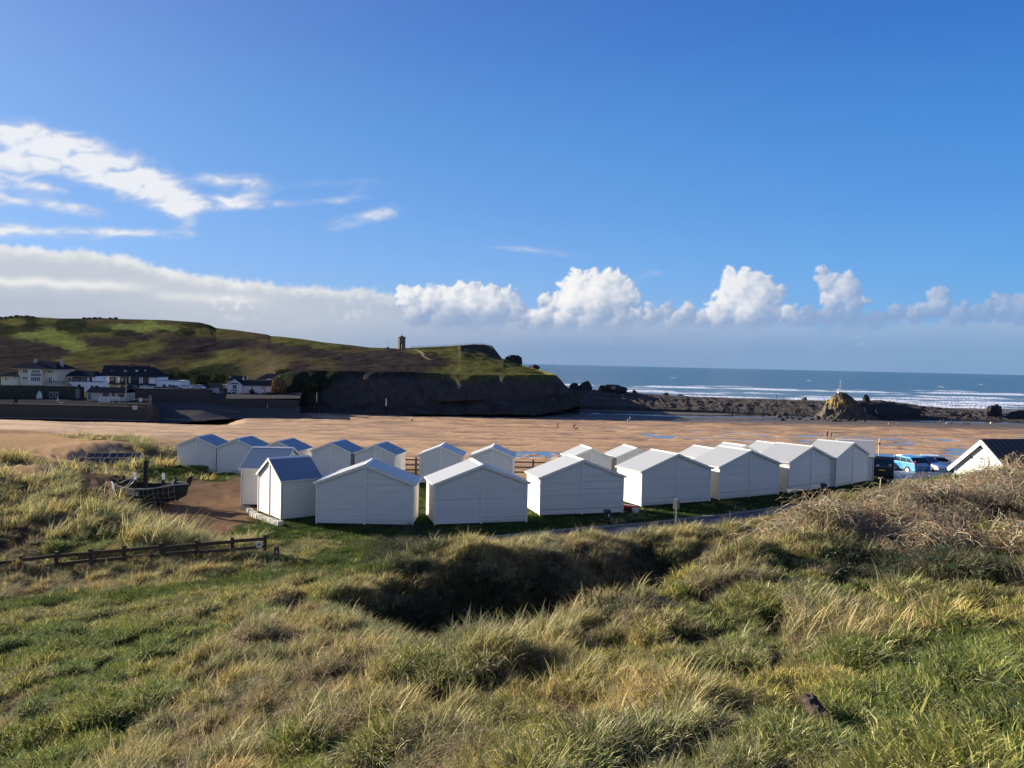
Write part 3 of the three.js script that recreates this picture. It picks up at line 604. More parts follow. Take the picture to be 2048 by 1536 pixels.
// ---------------------------------------------------------------- the headland across the bay
const HEAD = (() => {
  const rowA = table([[-420, 858], [300, 852], [560, 834], [700, 833], [860, 829], [1000, 829], [1070, 830], [1120, 822], [1160, 812]]), dA = table([[-420, 236], [300, 240], [480, 262], [560, 283], [900, 284], [1070, 290], [1160, 322]]);
  const rowB = table([[-420, 800], [300, 800], [480, 812], [560, 814], [640, 813], [700, 814], [850, 811], [1000, 801], [1080, 798], [1140, 788], [1160, 786]]), dB = table([[-420, 262], [300, 264], [480, 280], [560, 292], [900, 293], [1080, 300], [1160, 326]]);
  const rowC = table([[-420, 768], [0, 774], [300, 781], [420, 788], [500, 778], [540, 760], [565, 744], [640, 740], [700, 742], [800, 743], [860, 745], [900, 748], [1000, 750], [1080, 749.5], [1108, 749.5], [1120, 758], [1135, 777], [1160, 788]]), dC = table([[-420, 276], [0, 276], [200, 288], [420, 306], [565, 306], [1000, 308], [1108, 316], [1160, 330]]);
  const sky = table([[-420, 645], [-200, 640], [0, 636], [52, 631.5], [70, 634], [120, 637], [200, 637], [330, 640], [400, 645], [420, 650], [432, 656], [470, 660], [535, 669], [541, 672], [560, 673], [600, 677.5], [650, 685], [700, 690], [740, 695], [800, 697], [840, 694.5], [900, 692], [940, 689], [965, 688.5], [985, 692], [994, 704], [1004, 717], [1014, 721], [1040, 729], [1060, 735], [1082, 740], [1110, 748], [1122, 760], [1136, 778], [1160, 790]]);
  const under = table([[920, 0], [930, 4], [948, 12], [970, 19], [985, 23], [994, 13], [1004, 3], [1010, 0]]);      // height in the picture of the far cliff under the skyline
  const dE = table([[-420, 1000], [0, 900], [300, 840], [420, 780], [540, 660], [700, 560], [800, 478], [880, 500], [985, 545], [1014, 500], [1060, 420], [1110, 330], [1160, 336]]);
  const soft = (f, w) => (x) => { let s = 0; for (let k = -6; k <= 6; k++) s += f(x + k * w / 6); return s / 13; };
  const skySoft = soft(sky, 60), dEs = soft(dE, 26), rowCs = soft(rowC, 22), dCs = soft(dC, 30);
  const NA = 6, NB = 24, NC = 96, ND = 8, NR = NA + NB + NC + ND + 1, X0 = -420, X1 = 1160, NX = 560;
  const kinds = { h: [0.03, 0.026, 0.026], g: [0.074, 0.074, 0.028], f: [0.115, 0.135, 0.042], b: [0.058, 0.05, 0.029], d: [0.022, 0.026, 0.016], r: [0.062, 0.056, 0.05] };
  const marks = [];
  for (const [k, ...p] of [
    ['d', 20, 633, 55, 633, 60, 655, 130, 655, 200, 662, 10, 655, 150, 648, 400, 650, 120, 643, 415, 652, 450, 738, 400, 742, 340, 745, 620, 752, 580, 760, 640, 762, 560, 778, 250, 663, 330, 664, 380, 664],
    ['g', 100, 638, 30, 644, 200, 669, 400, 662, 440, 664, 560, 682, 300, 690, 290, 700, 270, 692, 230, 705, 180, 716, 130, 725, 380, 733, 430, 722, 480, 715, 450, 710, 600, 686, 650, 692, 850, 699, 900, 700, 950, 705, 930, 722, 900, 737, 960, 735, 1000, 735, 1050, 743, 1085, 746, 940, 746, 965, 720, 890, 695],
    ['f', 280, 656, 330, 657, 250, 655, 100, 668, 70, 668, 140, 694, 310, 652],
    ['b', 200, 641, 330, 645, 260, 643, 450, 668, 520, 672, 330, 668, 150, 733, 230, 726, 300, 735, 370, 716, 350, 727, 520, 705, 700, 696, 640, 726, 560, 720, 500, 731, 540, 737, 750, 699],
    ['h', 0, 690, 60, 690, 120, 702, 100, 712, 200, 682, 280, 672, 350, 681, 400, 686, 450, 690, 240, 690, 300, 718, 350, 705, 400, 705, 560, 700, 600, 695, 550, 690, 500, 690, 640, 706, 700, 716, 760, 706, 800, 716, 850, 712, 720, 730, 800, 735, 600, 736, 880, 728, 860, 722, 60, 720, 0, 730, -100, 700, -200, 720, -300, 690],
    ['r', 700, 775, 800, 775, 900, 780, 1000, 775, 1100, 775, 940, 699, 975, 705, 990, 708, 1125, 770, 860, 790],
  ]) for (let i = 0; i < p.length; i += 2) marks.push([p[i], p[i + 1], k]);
  const pointAt = (px, j) => {        // a point of the land in column px, row j, and where it shows
    let py, D, row;
    const a = [px, rowA(px), dA(px)], b = [px, rowB(px), dB(px)], near = px < 1080 ? smooth(1080, 1040, px) : 0, c = [px, lerp(rowC(px), rowCs(px), near), lerp(dC(px), dCs(px), near)], e = [px, sky(px), lerp(dE(px), dEs(px), near)];
    const wide = smooth(540, 580, px);
    if (j <= NA) { const t = j / NA; py = lerp(a[1], b[1], t); D = lerp(a[2], b[2], t); row = 0; }
    else if (j <= NA + NB) { const t = (j - NA) / NB; py = lerp(b[1], c[1], t); D = lerp(b[2], c[2], lerp(t, t * t, 0.5)); row = 1; }
    else if (j <= NA + NB + NC) { const t = (j - NA - NB) / NC, u = under(px); py = lerp(c[1], skySoft(px), Math.pow(t, 1.05)) + (e[1] + u - skySoft(px)) * Math.pow(t, 5); D = 1 / lerp(1 / c[2], 1 / (e[2] - 12 * (u > 0)), t); row = 2; }
    else if (j <= NA + NB + NC + ND) { const t = (j - NA - NB - NC) / ND; py = lerp(e[1] + under(px), e[1], t); D = lerp(e[2] - 12 * (under(px) > 0), e[2], t); row = 3; }
    else { const p = at(px, e[1], e[2]), q = p.clone().multiplyScalar(1.35); q.y = p.y - 40; return [q.x, q.y, q.z, px, 600, 4]; }
    const p = at(px, py, D);
    if (row === 2) {
      const t = (j - NA - NB) / NC, k = smooth(0, 0.06, t) * (1 - smooth(0.93, 1, t)), s = p.x / 34, z = D / 55;
      p.y += k * (2.2 * fbm(s, z, 3) * smooth(0, 0.3, t) * Math.min(1, D / 420) + 0.7 * fbm(p.x / 9, D / 16, 3));
    }
    if (row === 1) {
      const t = (j - NA) / NB, k = smooth(0, 0.12, t) * (1 - smooth(0.9, 1, t)) * wide;
      p.z += k * (5.5 * fbm(p.x / 13, p.y / 11, 4) + 2.6 * (ridged(p.x / 6, p.y / 14, 3) - 0.5));
      p.x += k * 1.2 * noise(p.y / 3, p.x / 5);
    }
    if (row === 3 && under(px) > 0) p.z += 2 * fbm(p.x / 6, p.y / 4, 3) * Math.sin(Math.PI * (j - NA - NB - NC) / ND);
    if (row === 0) p.y += wide * 2.2 * fbm(p.x / 6, D / 4, 4) * (j > 0 && j < NA ? 1 : 0.3);
    return [p.x, p.y, p.z, px, py, row];
  };
  const colour = (p) => {
    const px = p[3] + 12 * noise(p[3] / 17, p[4] / 4) + 5 * noise(p[3] / 5, p[4] / 1.6), py = p[4] + 2.6 * noise(p[3] / 14 + 4, p[4] / 4) + 1.2 * noise(p[3] / 4, p[4] / 1.5), w = {};
    if (p[5] === 0) { const n = 1 + 0.7 * fbm(p[0] / 5, p[2] / 3, 4); return [0.05 * n, 0.047 * n, 0.044 * n]; }
    let s = 0;
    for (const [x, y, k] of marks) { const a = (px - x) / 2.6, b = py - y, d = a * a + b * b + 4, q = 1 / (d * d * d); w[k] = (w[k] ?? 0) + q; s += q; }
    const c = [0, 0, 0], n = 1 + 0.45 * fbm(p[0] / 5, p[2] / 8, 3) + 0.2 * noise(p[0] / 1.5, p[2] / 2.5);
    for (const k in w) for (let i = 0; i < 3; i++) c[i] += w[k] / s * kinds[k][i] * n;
    // the trodden path down from the tower
    const path = table([[697, 815], [700, 836], [707, 845], [715, 850], [722, 862]]), d = Math.abs(p[3] - path(p[4]));
    if (p[4] > 698 && p[4] < 722 && d < 3) return [0.2, 0.17, 0.09];
    return c;
  };
  const cols = Array.from({ length: NX + 1 }, (_, i) => lerp(X0, X1, i / NX));
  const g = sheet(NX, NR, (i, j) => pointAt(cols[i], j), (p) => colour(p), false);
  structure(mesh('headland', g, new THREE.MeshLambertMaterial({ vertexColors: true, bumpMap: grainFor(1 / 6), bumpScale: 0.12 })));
  return { sky, dE };
})();

// ---------------------------------------------------------------- rocks
const rockBump = dataTex(256, (x, y) => 0.5 + 0.5 * tile((a, b) => ridged(a * 7, b * 7, 4) * 1.2 - 0.9 + 0.4 * noise(a * 50, b * 50), x, y));
const rockMat = (r, g, b, rough = 0.85) => new THREE.MeshPhysicalMaterial({ vertexColors: true, color: new THREE.Color().setRGB(r, g, b), roughness: rough, specularIntensity: 0.25, bumpMap: rockBump, bumpScale: 0.25 });
function rock(w, h, d, seed, { sharp = 1.1, lean = 0, cut = 5, detail = 5, moss = 0 } = {}) {     // a jagged boulder standing on y = 0
  const g = new THREE.IcosahedronGeometry(1, detail), p = g.attributes.position, c = new Float32Array(p.count * 3), r = rng(seed), planes = [];
  for (let i = 0; i < cut + 6; i++) { const v = new THREE.Vector3(r() * 2 - 1, r() * 1.4 - 0.5, r() * 2 - 1).normalize(); planes.push([v, 0.45 + 0.45 * r()]); }
  const v = new THREE.Vector3();
  for (let i = 0; i < p.count; i++) {
    v.fromBufferAttribute(p, i);
    for (const [n, k] of planes) { const d0 = v.dot(n) - k; if (d0 > 0) v.addScaledVector(n, -d0 * 0.85); }
    const q = 0.2 * sharp * fbm(v.x * 2.2 + seed, v.y * 2.2 + v.z * 2, 5, 0.6) + 0.1 * sharp * (ridged(v.x * 3.4 + seed, v.y * 2.6 + v.z * 3.4, 3) - 0.55);
    v.multiplyScalar(1 + q);
    const y = Math.max(-0.12, v.y + 0.25) / 1.2;
    c[i * 3] = c[i * 3 + 1] = c[i * 3 + 2] = 1 + 0.5 * fbm(v.x * 3 + seed, v.y * 5 + v.z * 3, 3);
    if (moss) { const m = moss * smooth(0.25, 0.55, y) * smooth(-0.2, 0.3, noise(v.x * 3, v.z * 3 + v.y * 2)); c[i * 3] += 1.5 * m; c[i * 3 + 1] += 1.3 * m; c[i * 3 + 2] -= 0.3 * m; }
    p.setXYZ(i, v.x * w / 2 + lean * y * h, y * h, v.z * d / 2);
  }
  g.setAttribute('color', new THREE.BufferAttribute(c, 3));
  g.computeVertexNormals();
  return g;
}
{
  const dark = rockMat(0.035, 0.034, 0.036), brown = rockMat(0.095, 0.082, 0.07);
  // the long rubble bank that closes the bay
  const top = table([[1125, 786], [1150, 778], [1180, 779], [1240, 783], [1300, 788], [1400, 793.5], [1500, 797], [1640, 801], [1700, 801], [1760, 800], [1800, 805], [1850, 812], [1920, 818], [2000, 825], [2100, 832], [2300, 838]]);
  const foot = table([[1125, 812], [1180, 815], [1300, 820], [1400, 823], [1500, 829], [1640, 834], [1760, 838], [1900, 840], [2100, 846], [2300, 850]]);
  const N = 420, M = 26;
  const bank = sheet(N, M, (i, j) => {
    const px = lerp(1118, 2300, i / N), t = j / M, dF = lerp(357, 334, smooth(1150, 2000, px)), dT = dF + 26;
    let p;
    if (j <= M - 4) { const s = j / (M - 4); p = at(px, lerp(foot(px) + 1, top(px), Math.pow(s, 0.85)), lerp(dF, dT, s)); }
    else { p = at(px, top(px), dT); p.z -= 5 * (j - M + 4); p.x *= 1 + 0.015 * (j - M + 4); p.y -= 2.2 * (j - M + 4); }
    if (j === 0) p.y -= 3;
    const k = Math.sin(Math.PI * Math.min(1, t * 1.15));
    p.y += (0.3 + k) * (0.7 * fbm(p.x / 5, p.z / 3, 4) + 0.35 * noise(p.x / 1.3, p.z / 1.1));
    p.z += k * 1.2 * noise(p.x / 4, p.y / 2);
    return [p.x, p.y, p.z];
  }, (p) => { const n = 1 + 0.55 * fbm(p[0] / 9, p[2] / 4, 3) + 0.5 * noise(p[0] / 1.1, p[1] / 0.8 + p[2]), w = smooth(-9, -12, p[1]); return [n * lerp(1, 0.75, w), n * lerp(1, 0.8, w), n * lerp(1, 0.78, w)]; });
  tag(mesh('breakwater', bank, rockMat(0.075, 0.064, 0.058)), 'long dark rubble breakwater running from the headland across the bay mouth', 'breakwater');
  const place = (name, label, cat, px0, px1, pyTop, pyFoot, D, seed, opt = {}, m = dark, group) => {
    const s = D / FOCAL, w = (px1 - px0) * s, h = (pyFoot - pyTop) * s, b = at((px0 + px1) / 2, pyFoot, D), o = mesh(name, rock(w * 1.1, h * 1.05, opt.d ?? Math.max(w * 0.8, h * 0.6), seed, opt), m);
    o.position.copy(b);
    return tag(o, label, cat, group);
  };
  place('sea_rock', 'dark upright rock nearest the foot of the headland cliff, at the surf', 'rock', 1138, 1160, 761, 784, 382, 11, { sharp: 1.5 });
  place('sea_rock', 'dark twin rock just right of the upright one by the headland foot', 'rock', 1156, 1182, 762, 784, 384, 12, { sharp: 1.6 });
  place('sea_rock', 'broad dark jagged rock with a pointed peak in front of the surf', 'rock', 1190, 1250, 768, 790, 384, 13, { sharp: 1.9, cut: 9 });
  place('sea_rock', 'small dark rock at the right end of the jagged rock with a peak', 'rock', 1242, 1254, 777, 790, 384, 14);
  place('sea_rock', 'low dark flat-topped rock on the breakwater crest right of the jagged rock', 'rock', 1260, 1274, 781, 790, 384, 15);
  place('sea_rock', 'flat dark rock lying on the breakwater crest before white surf', 'rock', 1318, 1340, 785, 794, 382, 16);
  place('sea_rock', 'tiny low rock on the breakwater crest right of the flat dark rock', 'rock', 1352, 1368, 788, 796, 381, 17);
  place('sea_rock', 'small rock on the breakwater crest just left of the tall mound with a pole', 'rock', 1600, 1616, 794, 804, 372, 18);
  place('sea_rock', 'dark finger of rock leaning left on the reef right of the mound', 'rock', 1727, 1742, 791, 810, 362, 19, { lean: -0.12, sharp: 1.4, d: 3 });
  place('sea_rock', 'big dark wedge-shaped rock at the far right of the reef', 'rock', 1966, 2006, 808, 832, 350, 20, { sharp: 1.3, lean: 0.2 });
  place('sea_rock', 'dark rock cut by the right edge of the picture beside the wedge rock', 'rock', 2018, 2075, 819, 840, 345, 21, { sharp: 1.3 });
  place('sea_rock', 'dark jagged crag standing off the tip of the headland', 'rock', 1004, 1043, 710.5, 730, 515, 22, { sharp: 1.7, cut: 9 });
  place('sea_rock', 'low dark crag on the seaward edge of the headland slope', 'rock', 1050, 1082, 730, 742, 420, 23, { sharp: 1.8, cut: 9 });
  // the mound with the pole
  {
    const base = at(1690, 838, 335), s = 335 / FOCAL, prof = table([[1632, 0], [1642, 6], [1650, 20], [1657, 33], [1664, 44], [1672, 51], [1680, 54], [1688, 52], [1697, 45], [1706, 35], [1716, 24], [1730, 14], [1748, 7], [1765, 0]]);
    const g = sheet(130, 90, (i, j) => {
      const x = lerp(1628, 1770, i / 130), z = lerp(-1, 1, j / 90), wx = x + 4 * noise(x / 14, z * 4) + 2 * noise(x / 5, z * 9), k = 1 - Math.pow(Math.abs(z), 1.3);
      let y = prof(wx) * Math.max(0, k * 1.15 - 0.06) * s;
      const edge = smooth(0, 0.1, Math.min(i, 130 - i) / 130) * smooth(0, 0.12, Math.min(j, 90 - j) / 90), rib = ridged(x / 11 + z * 1.5, z * 2.2 + 3, 3) - 0.55;
      y = Math.min(y, 54 * s) + edge * (2.6 * rib * smooth(0, 5, y) * smooth(12, 7, y) + 0.7 * fbm(x / 4, z * 12, 3)) - (1 - edge) * 1.5;
      return [(x - 1690) * s, y, z * 12];
    }, (p) => { const n = 1 + 0.7 * fbm(p[0] / 2.4, p[1] / 1.6 + p[2] / 3, 4), m = smooth(5, 7.5, p[1]) * smooth(10.6, 8.6, p[1]) * smooth(-0.25, 0.2, noise(p[0] / 2.5, p[1] / 2)) * smooth(2, -1, p[0]); return [n + 1.1 * m, n + 0.85 * m, n - 0.3 * m]; });
    const o = mesh('rock_mound', g, rockMat(0.1, 0.082, 0.066));
    o.position.copy(base); o.position.y -= 0.6;
    tag(o, 'tall brown rock mound with a yellow lichen band rising from the breakwater end', 'rock');
  }
  place('sea_rock', 'brown shoulder of rock at the left foot of the tall mound', 'rock', 1640, 1668, 812, 838, 331, 32, { sharp: 1.8, cut: 8 }, brown);
  place('sea_rock', 'long dark ridge of rock trailing right from the tall mound', 'rock', 1705, 1840, 798, 840, 342, 33, { sharp: 1.2, lean: -0.3, d: 14 }, dark);
  const r = rng(9);
  const reef = [];
  for (let k = 0; k < 150; k++) {
    const px = 1530 + 230 * Math.pow(r(), 0.8) - 20, py = 819 + 18 * r() + 0.02 * (px - 1530), b = onLevel(px, py, -11.4), s = 0.5 + 1.6 * r() * r();
    const g = rock(s * (1.2 + r()), s * 0.75, s, 100 + k, { detail: 2 }).translate(b.x, beachMean(b.x, -b.z) - 0.1, b.z);
    reef.push(g);
  }
  tag(mesh('boulders', reef, rockMat(0.06, 0.056, 0.05)), 'scatter of dark weedy boulders on the sand below the tall mound', 'boulders', null, 'stuff');
  // pole and railing on the mound
  const t = thing('beacon_pole', 'thin pale pole with a railed platform on top of the rock mound', 'beacon', at(1680, 784.5, 335));
  const white = mat(0.6, 0.62, 0.62, 0.5);
  mesh('pole', rod([0, 0, 0], [0, 5.4, 0], 0.1, 0.06), white, t);
  mesh('platform', box(1.9, 0.5, 1.9, 0, -0.3, 0), mat(0.4, 0.39, 0.36, 0.9), t);
  for (const [x, z] of [[-0.9, 0.9], [0, 0.9], [0.9, 0.9], [-0.9, -0.9], [0.9, -0.9]]) mesh('post', box(0.1, 1.1, 0.1, x, 0.2, z), white, t);
  mesh('rail', [box(1.9, 0.1, 0.08, 0, 1.2, 0.9), box(1.9, 0.08, 0.08, 0, 0.75, 0.9), box(0.08, 0.1, 1.8, -0.9, 1.2, 0), box(0.08, 0.1, 1.8, 0.9, 1.2, 0)], white, t);
}
// ---------------------------------------------------------------- beach huts
const rad = (d) => d * Math.PI / 180;
const paintGrain = dataTex(256, (x, y) => { const n = tile((a, b) => 0.6 * fbm(a * 6, b * 30, 3) + 0.4 * noise(a * 40, b * 60), x, y), s = smooth(0.25, 0.6, tile((a, b) => fbm(a * 9 + 4, b * 14, 3), x, y)); const v = 0.93 + 0.07 * n - 0.2 * s; return [v, v * (1 - 0.01 * s), v * (1 - 0.06 * s)]; }, true);
const paint = (r, g, b, rough = 0.5) => new THREE.MeshStandardMaterial({ color: new THREE.Color().setRGB(r, g, b), roughness: rough, map: paintGrain });
const WHITE = [paint(0.86, 0.855, 0.81), paint(0.82, 0.815, 0.775), paint(0.9, 0.89, 0.84), paint(0.76, 0.76, 0.73)], CREAM = paint(0.92, 0.88, 0.77);
const ALGAE = [paint(0.74, 0.75, 0.64, 0.7), paint(0.77, 0.77, 0.68, 0.7), paint(0.68, 0.7, 0.58, 0.7)];
const TRIM = paint(0.92, 0.91, 0.87, 0.45), GAPSHADE = mat(0.3, 0.31, 0.32, 0.9), ROOF = new THREE.MeshPhysicalMaterial({ color: new THREE.Color().setRGB(0.4, 0.41, 0.4), roughness: 0.38, bumpMap: grainFor(2), bumpScale: 0.002 }), SHADEROOF = new THREE.MeshPhysicalMaterial({ color: new THREE.Color().setRGB(0.15, 0.205, 0.265), roughness: 0.4, bumpMap: grainFor(2), bumpScale: 0.002 }), BEARER = mat(0.06, 0.05, 0.045, 0.9), NAILS = mat(0.1, 0.11, 0.12, 0.7);  // the second roof colour paints in the blue shade of unlit slopes
function beachHut({ x, D, yaw, w, L, eave = 2.1, apex = 3.0, y = 0, label, group, fine = true, seed = 1, grime = 0.4, roofing = ROOF }) {
  const r = rng(seed * 97 + 5), t = thing('beach_hut', label, 'beach hut', [x, y, -D], rad(yaw), group), hw = w / 2, STEP = 0.105;
  const pick = (yy) => { const a = r(), low = yy < 0.5; return low && a < grime * (0.9 - 1.6 * yy) ? ALGAE[Math.floor(r() * 3)] : WHITE[Math.floor(r() * r() * 4)]; };
  const wall = mesh('wall', prism([[-hw + 0.03, 0.05], [hw - 0.03, 0.05], [hw - 0.03, eave - 0.02], [0, apex - 0.03], [-hw + 0.03, eave - 0.02]], L - 0.06).translate(0, 0, -L + 0.03), GAPSHADE, t);  // core coloured dark to paint shadow lines between the boards
  // boards of both gables and both sides
  const halfAt = (yy) => (yy <= eave ? hw : hw * (apex - yy) / (apex - eave));
  const lap = 0.32, th = 0.016, GAP = 0.013, full = prism([[0.05, GAP], [hw - 0.06, GAP], [hw - 0.06, STEP + 0.002], [0.05, STEP + 0.002]], th).translate(0, 0, -th).rotateX(-lap * 0.75).translate(0, 0, 0.026);
  const fullL = full.clone().rotateY(0);
  { const p = fullL.attributes.position; for (let i = 0; i < p.count; i++) p.setX(i, p.getX(i) - hw + 0.01); }
  for (const back of [0, 1]) {
    const merged = [];
    for (const side of [-1, 1]) for (let k = 0; ; k++) {
      const y0 = 0.08 + k * STEP, y1 = y0 + STEP + 0.006, a = halfAt(y0 + 0.05) - 0.06, b = Math.min(a, halfAt(y1 + 0.05) - 0.06);
      if (a < 0.16) break;
      let g = y1 < eave - 0.05 ? (side > 0 ? full : fullL) : prism(side > 0 ? [[0.05, GAP], [a, GAP], [Math.max(0.06, b), STEP + 0.002], [0.05, STEP + 0.002]] : [[-a, GAP], [-0.05, GAP], [-0.05, STEP + 0.002], [-Math.max(0.06, b), STEP + 0.002]], th).translate(0, 0, -th).rotateX(-lap * 0.75).translate(0, 0, 0.026);
      if (fine && !back) { const m = mesh('board', g, pick(y0), wall); m.position.y = y0; }
      else merged.push(plain(g).translate(0, y0, 0));
    }
    if (merged.length) {
      const m = mesh('weatherboarding', merged, WHITE[r() < 0.5 ? 0 : 1], wall);
      m.userData.kind = 'stuff';
      if (back) { m.rotation.y = Math.PI; m.position.z = -L; }
    }
  }
  for (const side of [-1, 1]) {
    const list = [];
    for (let k = 0; k * STEP < eave - 0.2; k++) list.push(box(th, STEP - 0.014, L - 0.1, 0, 0, 0, 0, 0, side * lap * 0.75).translate(side * (hw - 0.012), 0.096 + k * STEP, -L / 2));
    const m = mesh('weatherboarding', list, CREAM, wall);
    m.userData.kind = 'stuff';
    mesh('corner_trim', box(0.09, eave - 0.05, 0.05, side * (hw - 0.03), 0.04, 0.022), TRIM, t);
    mesh('corner_trim', box(0.09, eave - 0.05, 0.05, side * (hw - 0.03), 0.04, -L - 0.022), TRIM, t);
    mesh('eaves_board', box(0.03, 0.16, L + 0.02, side * (hw + 0.012), eave - 0.2, -L / 2), TRIM, t);
  }
  mesh('centre_strip', box(0.1, apex - 0.14, 0.055, 0, 0.04, 0.024), TRIM, t);
  mesh('bearer', [box(w - 0.2, 0.3, 0.12, 0, -0.22, -0.14), box(w - 0.2, 0.3, 0.12, 0, -0.22, -L + 0.14)], BEARER, t);
  // roof
  const ang = Math.atan2(apex - eave, hw), over = 0.13, len = hw / Math.cos(ang) + over;
  for (const side of [-1, 1]) {
    const rg = new THREE.BoxGeometry(len, 0.045, L + 0.2).translate(side * len / 2, 0.028, -L / 2).rotateZ(-side * ang).translate(0, apex - 0.01, 0);
    const slope = mesh('roof_slope', rg, roofing, t);
    for (const z of [0.1, -L - 0.1]) mesh('bargeboard', new THREE.BoxGeometry(len, 0.12, 0.022).translate(side * len / 2, -0.02, z + 0.013 * Math.sign(z)).rotateZ(-side * ang).translate(0, apex - 0.01, 0), TRIM, slope);
    mesh('drip_edge', new THREE.BoxGeometry(0.03, 0.06, L + 0.22).translate(side * (len + 0.012), 0.02, -L / 2).rotateZ(-side * ang).translate(0, apex - 0.01, 0), TRIM, slope);
  }
  mesh('ridge_cap', [new THREE.BoxGeometry(0.13, 0.012, L + 0.22).translate(0.06, 0.056, -L / 2).rotateZ(-ang).translate(0, apex - 0.01, 0), new THREE.BoxGeometry(0.13, 0.012, L + 0.22).translate(-0.06, 0.056, -L / 2).rotateZ(ang).translate(0, apex - 0.01, 0)], TRIM, t);
  return t;
}
const FRONT = 'white beach huts in the front row', BACK = 'white beach huts in the back row';
[
  { x: -12.35, D: 39.5, yaw: -50, roofing: SHADEROOF, w: 2.95, L: 2.05, eave: 2.07, label: 'white beach hut turned with its sunlit gable to the left, above the low stone edging', grime: 0.1 },
  { x: -7.13, D: 37.85, yaw: 0.8, w: 4.8, L: 2.2, label: 'wide white beach hut squarely facing us, its gable just right of the corner hut' },
  { x: -1.4, D: 38.7, yaw: 15.5, w: 4.8, L: 2.45, label: 'wide white beach hut right of the front-row gap with a fence behind', grime: 0.6 },
  { x: 3.95, D: 41.7, yaw: 16, w: 4.85, L: 2.3, label: 'white beach hut with a dark bin before it, left of the red kayak', grime: 0.3 },
  { x: 9.9, D: 45.5, yaw: 27, w: 5.15, L: 2.4, label: 'white beach hut behind the pale sign post, right of the red kayak', grime: 0.8 },
  { x: 15.15, D: 48.5, yaw: 30.5, w: 5.35, L: 2.5, label: 'white beach hut with green algae along its foot, next right of the sign-post hut', grime: 1.1 },
  { x: 20.35, D: 51.9, yaw: 38, w: 5.35, L: 2.6, label: 'white beach hut with a small dark bin at its right foot', grime: 0.5 },
  { x: 24.55, D: 55.1, yaw: 42, w: 5.1, L: 2.5, label: 'white beach hut nearest the dark van, gable end of the front row', grime: 0.5 },
].forEach((h, i) => beachHut({ ...h, group: FRONT, seed: i + 1 }));
beachHut({ x: -12.6, D: 44.3, yaw: 90, roofing: SHADEROOF, w: 4.2, L: 2.15, label: 'white beach hut showing a whole blue-shaded roof slope, behind the hut above stone edging', group: FRONT, seed: 11, fine: false, y: 0 });
beachHut({ x: 28.95, D: 61.6, yaw: 70, w: 3.2, L: 2.5, eave: 2.1, apex: 3.15, y: -0.55, label: 'white beach hut seen side-on with a pale roof slope, beside the dark van', group: FRONT, seed: 12, fine: false });
[
  [-23.65, 57.9, -4, 'leftmost white hut of the back row, beside the rail fence and low green shrubs'], [-20.4, 57.2, -7, 'second white hut from the left of the back row'], [-17.0, 56.2, -10, 'third white back-row hut from the left, half hidden by a blue-shaded roof slope'], [-13.07, 56.0, -11, 'white back-row hut with a grey smudge on its gable'],
  [-9.72, 55.2, -10, 'white back-row hut just left of the fence gap, its right side pale and lit'], [-5.03, 55.2, -3, 'white back-row hut just right of the fence gap'], [-1.31, 55.2, -3, 'white back-row hut left of the bright wet sand patch'], [5.9, 55.9, 13, 'white back-row hut right of the wet sand patch, behind the hut with the dark bin'],
  [9.3, 56.8, 14, 'white back-row hut with a scratched gable above the front-row roofs'], [15.3, 57.7, 25, 'white back-row hut whose roof shows between two front-row roofs at right'], [18.5, 60.6, 28, 'farthest white back-row hut of which only a roof edge shows'], [22.0, 62.6, 32, 'rightmost white hut of the back row, only its pale roof showing'],
].forEach(([x, D, yaw, label], i) => beachHut({ x, D, yaw, w: 3.0, L: 2.3, eave: 2.1, apex: 2.72, y: -0.63, label, group: BACK, roofing: i < 5 ? SHADEROOF : ROOF, fine: false, seed: 20 + i, grime: 0.3 }));

